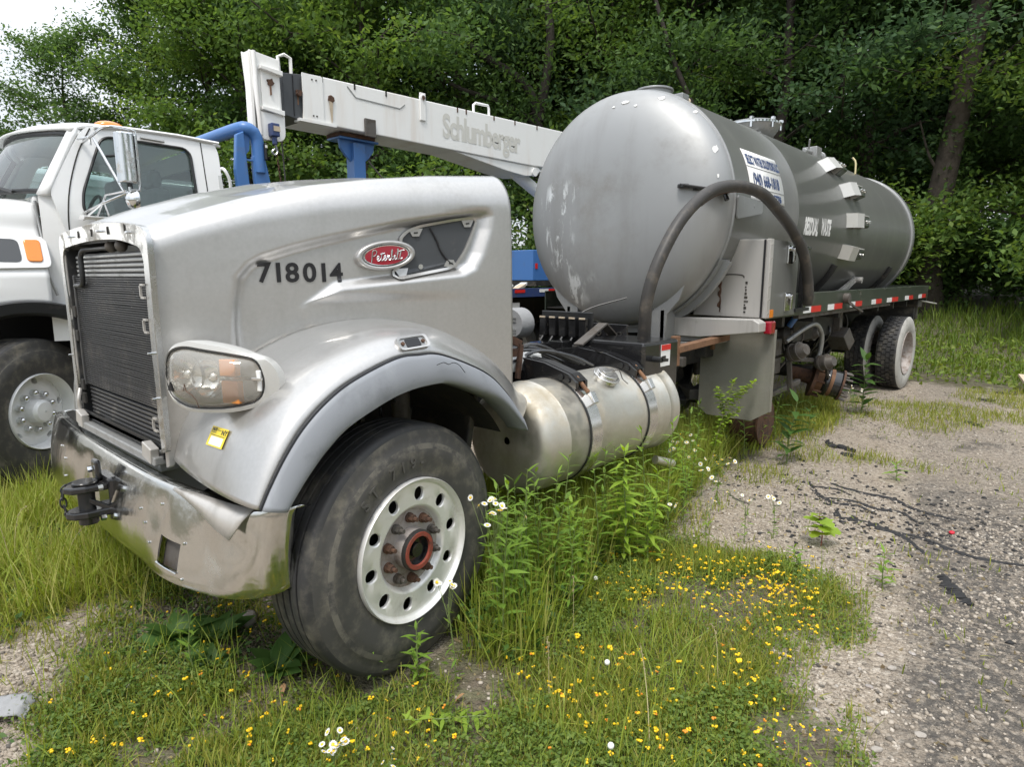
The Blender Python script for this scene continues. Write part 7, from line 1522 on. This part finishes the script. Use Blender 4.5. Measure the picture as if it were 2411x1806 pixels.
rosette('small dark rosette in front of the grey stones by the bumper', -.56, .62, 11, 4, 1.0)
# white daisies on wiry stalks
def daisy_mesh():
    m = MB(); m.mi = []; n = 14
    for k in range(n):
        a = 2 * math.pi * k / n; d = V3((math.cos(a), math.sin(a), .12)); s = V3((-math.sin(a), math.cos(a), 0)); m.cur = 0
        m.add([d * .0025, d * .006 + s * .0013, d * .0085, d * .006 - s * .0013], [(0, 1, 2, 3)])
    m.cur = 1; m.sphere((0, 0, .001), .0032, 8, 5, (1, 1, .5)); return m.mesh('flower_head', ['petal_white', 'petal_yellow'])
DAISY = daisy_mesh()
def fleabane(label, x, y, h, n, seed, spread=.06, tilt=(0, 0), grp='white daisies', fs=1.0):
    r = np.random.default_rng(seed); t = thing('white_daisy', label, 'flower', (x, y, float(hgt(x, y)) - .01), grp, local=True); m = MB(); top = V3((tilt[0], tilt[1], h * .82)); m.tube(smoothpath([(0, 0, 0), top * V3((.35, .35, .5)), top], 8), .0024, 5)
    for k in range(n):
        e_ = top + r.normal(0, 1, 3) * V3((spread, spread, spread * .35)) + V3((0, 0, h * .18)); b0 = top * V3((1, 1, r.uniform(.7, 1))); m.tube([b0, (b0 + e_) / 2 + V3((0, 0, -.008)), e_], .0012, 4, False)
        o_ = bpy.data.objects.new('flower_head', DAISY); COL.objects.link(o_); o_.parent = t; o_.location = tuple(e_); o_.rotation_euler = (r.normal(0, .5), r.normal(0, .5) - .3, r.uniform(0, 6)); s = fs * r.uniform(.9, 1.4); o_.scale = (s, s, s)
    q = leaf_quads(r, np.stack([r.normal(0, .016, 16) + tilt[0] * .4, r.normal(0, .016, 16) + tilt[1] * .4, r.uniform(.02, h * .75, 16)], 1), .045, .1, .2)
    obj('stalk', m, 'green_stem', t, 60); lf = link('foliage', fast_mesh('foliage', q.reshape(-1, 3), np.arange(64).reshape(-1, 4), 'weed_leaf'), t); lf['kind'] = 'stuff'
fleabane('white daisies in front of the right side of the aluminium wheel', .36, -.14, .66, 18, 1, .06, (-.02, .0), None, 1.5)
fleabane('two small white daisy heads in front of the wheel hub', .05, -.20, .42, 6, 2, .03, (-.02, .02), None, 1.5)
for i, (x, y, h, n) in enumerate([(2.65, .30, .36, 12), (2.9, .24, .38, 13), (2.75, .45, .42, 10), (2.72, .05, .30, 9), (2.6, -.12, .26, 7), (3.1, .12, .22, 7)]): fleabane('cluster of small white daisies at the gravel edge right of the fuel tank', x, y, h, n, 5 + i, .075, (0, 0), 'white daisies at the gravel edge', 1.7)
for i, (x, y, h) in enumerate([(2.10, -.52, .30), (2.3, -.62, .26), (2.05, -.30, .22), (1.85, -.15, .24)]): fleabane('thin white daisy plant on the gravel left of the lobed seedling', x, y, h, 5, 15 + i, .05, (.01, .01), 'thin white daisies on the gravel', 1.4)
fleabane('bunch of white daisies low in the grass before the wheel at the lower edge', -.55, -.28, .15, 14, 25, .025, (.0, .0), None, 1.2)
fleabane('stray white daisies at the bottom of the picture right of the bunch', -.44, -.42, .12, 6, 26, .02, (.0, .0), None, .9)
fleabane('white daisies among the hub studs', 5.85, -.15, .42, 7, 27, .06, (0, 0), None, 1.1)
# yellow trefoil flowers
def yellow_mesh(seed):
    r = np.random.default_rng(seed); m = MB(); m.cur = 0; m.tube([(0, 0, 0), (r.normal(0, .006), r.normal(0, .006), .5), (0, 0, .98)], [.0011, .0010, .0009], 4, False)
    n = r.integers(3, 6); V = [];
    for k in range(n):
        a = 2 * math.pi * k / n + r.normal(0, .2); m.cur = 2 if (seed % 4 == 3 and k == 0) else 1
        m.sphere((.0068 * math.cos(a), .0068 * math.sin(a), 1.0 + r.normal(0, .0025)), .0058 * r.uniform(.8, 1.15), 7, 4, (1, 1, .75))
    return m
YEL = []
for s_ in range(8):
    mm = yellow_mesh(s_); h_ = [.055, .075, .095, .065, .11, .085, .05, .07][s_]
    mm.v = [(x, y, z * h_ if z < .9 else h_ + (z - 1.0)) for x, y, z in mm.v]; YEL.append(mm.mesh('yellow_flower', ['green_stem', 'petal_yellow', 'petal_orange']))
r = np.random.default_rng(88)
fx, fy = scatter(180, -.6, 2.3, -1.9, .3, lambda x, y: dP(PATCH, .15)(x, y) * soft(fbm(x, y, 4.2, 31) + .12, .35), r, .7)
gx2, gy2 = scatter(76, -1.4, .1, -.8, 1.3, lambda x, y: dP(NEARL, .15)(x, y) * soft(fbm(x, y, 4.2, 32) + .2, .4), r, .7)
hx2, hy2 = r.normal(1.66, .17, 40), r.normal(-.86, .08, 40)
for i, (x, y) in enumerate(zip(np.r_[fx, hx2, gx2], np.r_[fy, hy2, gy2])):
    o_ = bpy.data.objects.new('yellow_flower', YEL[i % 8]); COL.objects.link(o_); o_.location = (x, y, float(hgt(x, y))); s = r.uniform(.65, 1.1) if i % 7 else .5; o_.scale = (s, s, s * r.uniform(.6, 1.1)); o_.rotation_euler = (r.normal(0, .25), r.normal(0, .25), r.uniform(0, 6.28))
    left = i >= len(fx) + 40
    tag(o_, 'small yellow trefoil flower in the green patch ' + ('left of the steer tyre' if left else 'right of the steer tyre'), 'flower', 'yellow flowers ' + ('left of the tyre' if left else 'right of the tyre'))
# the many smaller ones beyond the first three hundred, as one mass
yv, yf, ym, nb = [], [], [], 0
r = np.random.default_rng(91)
yx, yy = scatter(430, -.6, 2.3, -1.9, .3, lambda x, y: dP(PATCH, .15)(x, y) * soft(fbm(x, y, 4.2, 31) + .05, .35), r, .7); yx2, yy2 = scatter(110, -1.4, .1, -.8, 1.3, lambda x, y: dP(NEARL, .15)(x, y), r, .7); yx3, yy3 = r.normal(1.62, .22, 90), r.normal(-.84, .10, 90)
for i, (x, y) in enumerate(zip(np.r_[yx, yx2, yx3], np.r_[yy, yy2, yy3])):
    s = r.uniform(.5, 1.0); h_ = r.uniform(.025, .075); z = float(hgt(x, y)); mb_ = MB()
    for k in range(r.integers(2, 5)):
        a = r.uniform(0, 6.28); mb_.sphere((x + .0065 * s * math.cos(a), y + .0065 * s * math.sin(a), z + h_ + r.normal(0, .002)), .0055 * s, 6, 3, (1, 1, .75))
    yv += mb_.v; yf += [tuple(nb + q for q in f) for f in mb_.f]; ym += [1 if i % 9 == 0 else 0] * len(mb_.f); nb += len(mb_.v)
me_ = bpy.data.meshes.new('flower_carpet'); me_.from_pydata(yv, [], yf); me_.materials.append(MATS['petal_yellow']); me_.materials.append(MATS['petal_orange']); me_.polygons.foreach_set('material_index', ym); tag(link('flower_carpet', me_), kind='stuff')
# clover heads and seed stalks
for i, (x, y, lab) in enumerate([(.05, -.92, 'white clover head beside the bare spot at the lower middle'), (.42, -.66, 'white clover head above the yellow flowers in the middle'), (.98, -.22, 'white clover head at the edge of the tall grass')]):
    t = thing('clover_head', lab, 'flower', (x, y, float(hgt(x, y))), None, local=True); m = MB(); m.tube([(0, 0, 0), (.01, .0, .06), (0, 0, .12)], .0013, 5); obj('stalk', m, 'green_stem', t); m = MB(); m.sphere((0, 0, .125), .011, 10, 7); obj('flower_head', m, 'petal_white', t, 60)
for i, (x, y, tx_, ty_, h) in enumerate([(.25, -.95, .30, .22, .16), (.62, -.35, .02, .02, .30), (-.95, 1.98, -.06, .02, .42), (-.92, 2.2, .10, .05, .36), (-1.05, 2.4, .02, .04, .44), (-.75, 2.0, .18, -.12, .30), (.95, .5, .28, -.12, .46), (2.3, .3, .42, -.1, .34), (.20, -.55, .02, .03, .26), (.72, -.98, .04, .06, .24)]):
    t = thing('seed_stalk', ['dry grass stalk leaning over the yellow flowers', 'upright dry seed stalk before the tall grass', 'dry seed stalk in front of the white truck tyre', 'bent dry stalk in front of the white truck tyre', 'tallest dry stalk by the white truck tyre', 'dry stalk leaning toward the bumper', 'arching dry stalk before the fuel tank', 'long arching stalk over the gravel edge by the fuel tank', 'seed stalk left of the yellow flowers', 'seed stalk among the yellow flowers at the bottom'][i], 'grass stalk', (x, y, float(hgt(x, y))), None, local=True)
    P = smoothpath([(0, 0, 0), (tx_ * .25, ty_ * .25, h * .6), (tx_ * .6, ty_ * .6, h * .95), (tx_, ty_, h)], 14); m = MB(); m.tube(P, np.linspace(.0018, .001, 14), 4); obj('stem', m, 'dry_stem', t)
    rr_ = np.random.default_rng(i); k = rr_.integers(9, 14, 26); q = leaf_quads(rr_, P[k] + rr_.normal(0, .003, (26, 3)), .011, 0, .35); o_ = link('seed_head', fast_mesh('seed_head', q.reshape(-1, 3), np.arange(104).reshape(-1, 4), 'straw'), t); o_['kind'] = 'stuff'

# ------------------------------------------------------------------ litter on the ground
def strip(label, pts, w, seed, th=.011, name='rubber_strip'):
    """ragged strip of black crust lying on the gravel"""
    r = np.random.default_rng(seed); n = max(24, len(pts) * 16); P = smoothpath([(a, b, 0) for a, b in pts], n); T = np.gradient(P, axis=0); T /= np.linalg.norm(T, axis=1)[:, None]; S = np.stack([-T[:, 1], T[:, 0], 0 * T[:, 0]], 1)
    wl_ = w * (.15 + r.uniform(.1, 1.0, n) ** 1.5) * np.sin(np.linspace(.15, math.pi - .15, n)) ** .5; wr = w * (.15 + r.uniform(.1, 1.0, n) ** 1.5) * np.sin(np.linspace(.15, math.pi - .15, n)) ** .5
    P[:, 2] = hgt(P[:, 0], P[:, 1]); h1 = th * r.uniform(.3, 1.3, n); h2 = th * r.uniform(-.3, .7, n); P[:, :2] += np.stack([np.convolve(r.normal(0, w * .22, n + 4), np.ones(5) / 5, 'valid') for _ in (0, 1)], 1); sm5 = lambda q: np.convolve(np.r_[q[:1], q[:1], q, q[-1:], q[-1:]], np.array([.12, .22, .32, .22, .12]), 'valid'); wl_, wr, h1 = sm5(wl_), sm5(wr), sm5(h1); rings = []
    for i in range(n): rings.append([P[i] + S[i] * wl_[i] + V3((0, 0, -.01)), P[i] + S[i] * wl_[i] * .92 + V3((0, 0, h1[i])), P[i] + V3((0, 0, (h1[i] + h2[i]) * .5)), P[i] - S[i] * wr[i] * .92 + V3((0, 0, h2[i])), P[i] - S[i] * wr[i] + V3((0, 0, -.01))])
    m = MB(); m.loft(rings, True, True); c0 = P.mean(0); m.v = [(x - c0[0], y - c0[1], z - c0[2]) for x, y, z in m.v]
    o_ = obj(name, m, 'asphalt_black'); o_.location = c0; tag(o_, label, 'debris')
strip('black crust strip bending round the left of the cracked ring on the gravel', [(3.62, -.42), (3.45, -.50), (3.30, -.60), (3.22, -.72), (3.26, -.85), (3.18, -.98)], .030, 1)
strip('black crust strip along the near side of the cracked ring', [(3.30, -.62), (3.36, -.80), (3.30, -.95), (3.34, -1.10), (3.22, -1.22)], .022, 2)
strip('black crust strip along the far side of the cracked ring', [(3.70, -.55), (3.62, -.78), (3.60, -.98), (3.45, -1.18), (3.42, -1.40)], .028, 3)
strip('thin black crust strip inside the cracked ring', [(3.52, -.48), (3.58, -.62), (3.50, -.75)], .012, 4)
strip('broad black crust strip below the cracked ring', [(3.12, -.76), (2.95, -.82), (2.98, -1.0), (2.90, -1.2), (2.72, -1.34)], .036, 5)
strip('long thin black crack strip running to the right of the seedling', [(2.92, -1.05), (2.98, -1.30), (2.88, -1.55), (2.95, -1.85)], .020, 6)
strip('black crust piece left of the seedling on the pale gravel', [(2.95, -.05), (2.85, -.14), (2.78, -.28)], .012, 7, .008)
strip('largest black rubber chunk on the gravel below the stripped hub', [(4.95, -.16), (4.82, -.24), (4.84, -.34), (4.78, -.46)], .055, 8, .035)
strip('flat black rubber chunk beside the largest one', [(4.62, -.38), (4.58, -.50)], .045, 9, .03)
strip('black rubber scrap on the gravel right of the rear tyres', [(8.6, -.95), (8.5, -1.15)], .09, 10, .03)
strip('far black rubber scrap near the grass edge', [(9.4, -1.05), (9.3, -1.3)], .09, 11, .03)
strip('black rubber scrap in the middle of the gravel', [(6.9, -1.02), (6.75, -1.2)], .07, 12, .02)
strip('dark asphalt slab piece at the edge of the black patch', [(2.42, -1.46), (2.25, -1.55), (2.16, -1.62)], .055, 13, .02, 'asphalt_slab')
strip('small black crumb left of the seedling', [(4.25, -.14), (4.2, -.2)], .02, 14, .02)
strip('black scrap at the right edge under the cardboard', [(7.0, -1.55), (6.85, -1.85)], .10, 15, .03)
r = np.random.default_rng(45); cx2, cy2 = [], []
for _ in range(420):
    a = r.uniform(0, 1); cx2.append(r.normal(3.25, .45)); cy2.append(r.normal(-1.0, .40))
cx2, cy2 = np.array(cx2), np.array(cy2); cs_ = r.uniform(.004, .018, 420); Q = ICO[None] * (1 + r.normal(0, .25, (420, 12, 1))) * cs_[:, None, None] * np.array([1.3, 1, .5]); Q = Q + np.stack([cx2, cy2, hgt(cx2, cy2) + .002], 1)[:, None]
tag(link('black_crumbs', fast_mesh('black_crumbs', Q.reshape(-1, 3), (np.arange(420)[:, None, None] * 12 + ICF[None]).reshape(-1, 3), 'asphalt_black')), kind='stuff')
def stone(label, x, y, s, mat, seed, sq=(1, 1, .7), grp=None):
    r = np.random.default_rng(seed); m = MB(); P = ICO * (1 + r.normal(0, .12, (12, 1))) * s * np.array(sq); m.add(P, [tuple(f) for f in ICF]); o_ = obj('stone', m, mat); o_.location = (x, y, float(hgt(x, y)) + s * sq[2] * .4); o_.rotation_euler = (0, 0, seed); b = o_.modifiers.new('edge', 'BEVEL'); b.width = s * .18; b.segments = 2; tag(o_, label, 'stone', grp)
stone('grey stone under the bumper end', -.28, .86, .060, 'rim_dust', 1, (1.2, .8, .6))
stone('flat grey stone between bumper end and tyre', -.20, .62, .055, 'grimy_metal', 2)
stone('whitish pebble in the flowers left of the tyre', -.82, .78, .016, 'white_vinyl', 3)
stone('pale pebble beside the grey rag', -1.05, .72, .018, 'pebble', 4)
for i, (x, y) in enumerate([(1.05, -1.32), (1.12, -1.42), (.92, -1.46), (1.22, -1.36), (.86, -1.30), (1.30, -1.46), (1.02, -1.52), (1.38, -1.40), (.78, -1.52), (1.15, -1.55), (1.48, -1.50), (.95, -1.62), (.72, -1.62), (1.3, -1.6)]): stone('rounded pale pebble in the coarse gravel at the lower right', x, y, .010 + .004 * (i % 3), ['pebble', 'rim_dust', 'pebble'][i % 3], 10 + i, (1.3, .9, .55), 'coarse pebbles at the lower right')
m = MB(); r = np.random.default_rng(2); G_ = np.array([[(x, y, .022 + .018 * math.sin(9 * x + 3 * y * 10) * .6 + r.normal(0, .003) - .02 * (abs(x) > .09)) for y in np.linspace(-.05, .05, 10)] for x in np.linspace(-.11, .11, 18)]); m.grid(G_); o_ = obj('rag', m, 'cloth_grey', None, 60); o_.location = (-1.20, .93, .005); o_.rotation_euler = (0, 0, -.6); sm = o_.modifiers.new('t', 'SOLIDIFY'); sm.thickness = .006; tag(o_, 'crumpled grey rag on the gravel at the lower left edge', 'rag')
m = MB(); m.loft([[(x, y, z + (.03 if x > 0 else 0)) for x, y in ((-.35, -.25), (.3, -.32), (.36, .22), (-.25, .3))] for z in (.02, .05)]); o_ = obj('cardboard_sheet', m, 'cardboard'); o_.location = (9.55, -1.62, float(hgt(9.55, -1.62)) + .06); o_.rotation_euler = (.05, -.25, .5); tag(o_, 'pale cardboard sheet on the ground at the right edge', 'cardboard')
m = MB(); m.sphere((0, 0, 0), .022, 8, 5, (1.2, .8, .4)); o_ = obj('red_scrap', m, 'red_scrap', None, 60); o_.location = (3.19, -1.41, float(hgt(3.19, -1.41)) + .012); tag(o_, 'small red scrap among the black cracks', 'scrap')
m = MB(); m.box(-.015, .015, -.045, .045, 0, .012); o_ = obj('white_scrap', m, 'white_vinyl'); o_.location = (1.85, -.95, float(hgt(1.85, -.95)) + .004); o_.rotation_euler = (0, .1, .8); tag(o_, 'white plastic scrap above the yellow flowers', 'scrap')
px_, py_ = 13.6, -1.5
m = MB(); m.box(-.10, .10, -.01, .01, .0, .95).box(-.12, .12, -.014, .014, .55, .92); o_ = obj('marker_post', m, 'boom_white'); o_.location = (px_, py_, float(hgt(px_, py_))); o_.rotation_euler = (0, 0, .9); tag(o_, 'small pale marker post in the far grass at the right', 'post')
for i, (x, y, lab) in enumerate([(-.12, -.38, 'brown dead leaf before the steer tyre'), (.10, -.62, 'round reddish dead leaf by the leaning stalk'), (.0, -.30, 'curled dead leaf at the tyre foot'), (-.42, .28, 'pale dead leaf below the tall weeds')]):
    o_ = bpy.data.objects.new('dead_leaf', LEAF['oval'].copy()); o_.data.materials.clear(); o_.data.materials.append(MATS['dead_leaf']); COL.objects.link(o_); o_.location = (x, y, float(hgt(x, y)) + .03); o_.scale = (.45, .45, .45); o_.rotation_euler = (.3, .2, i * 1.3); tag(o_, lab, 'leaf')
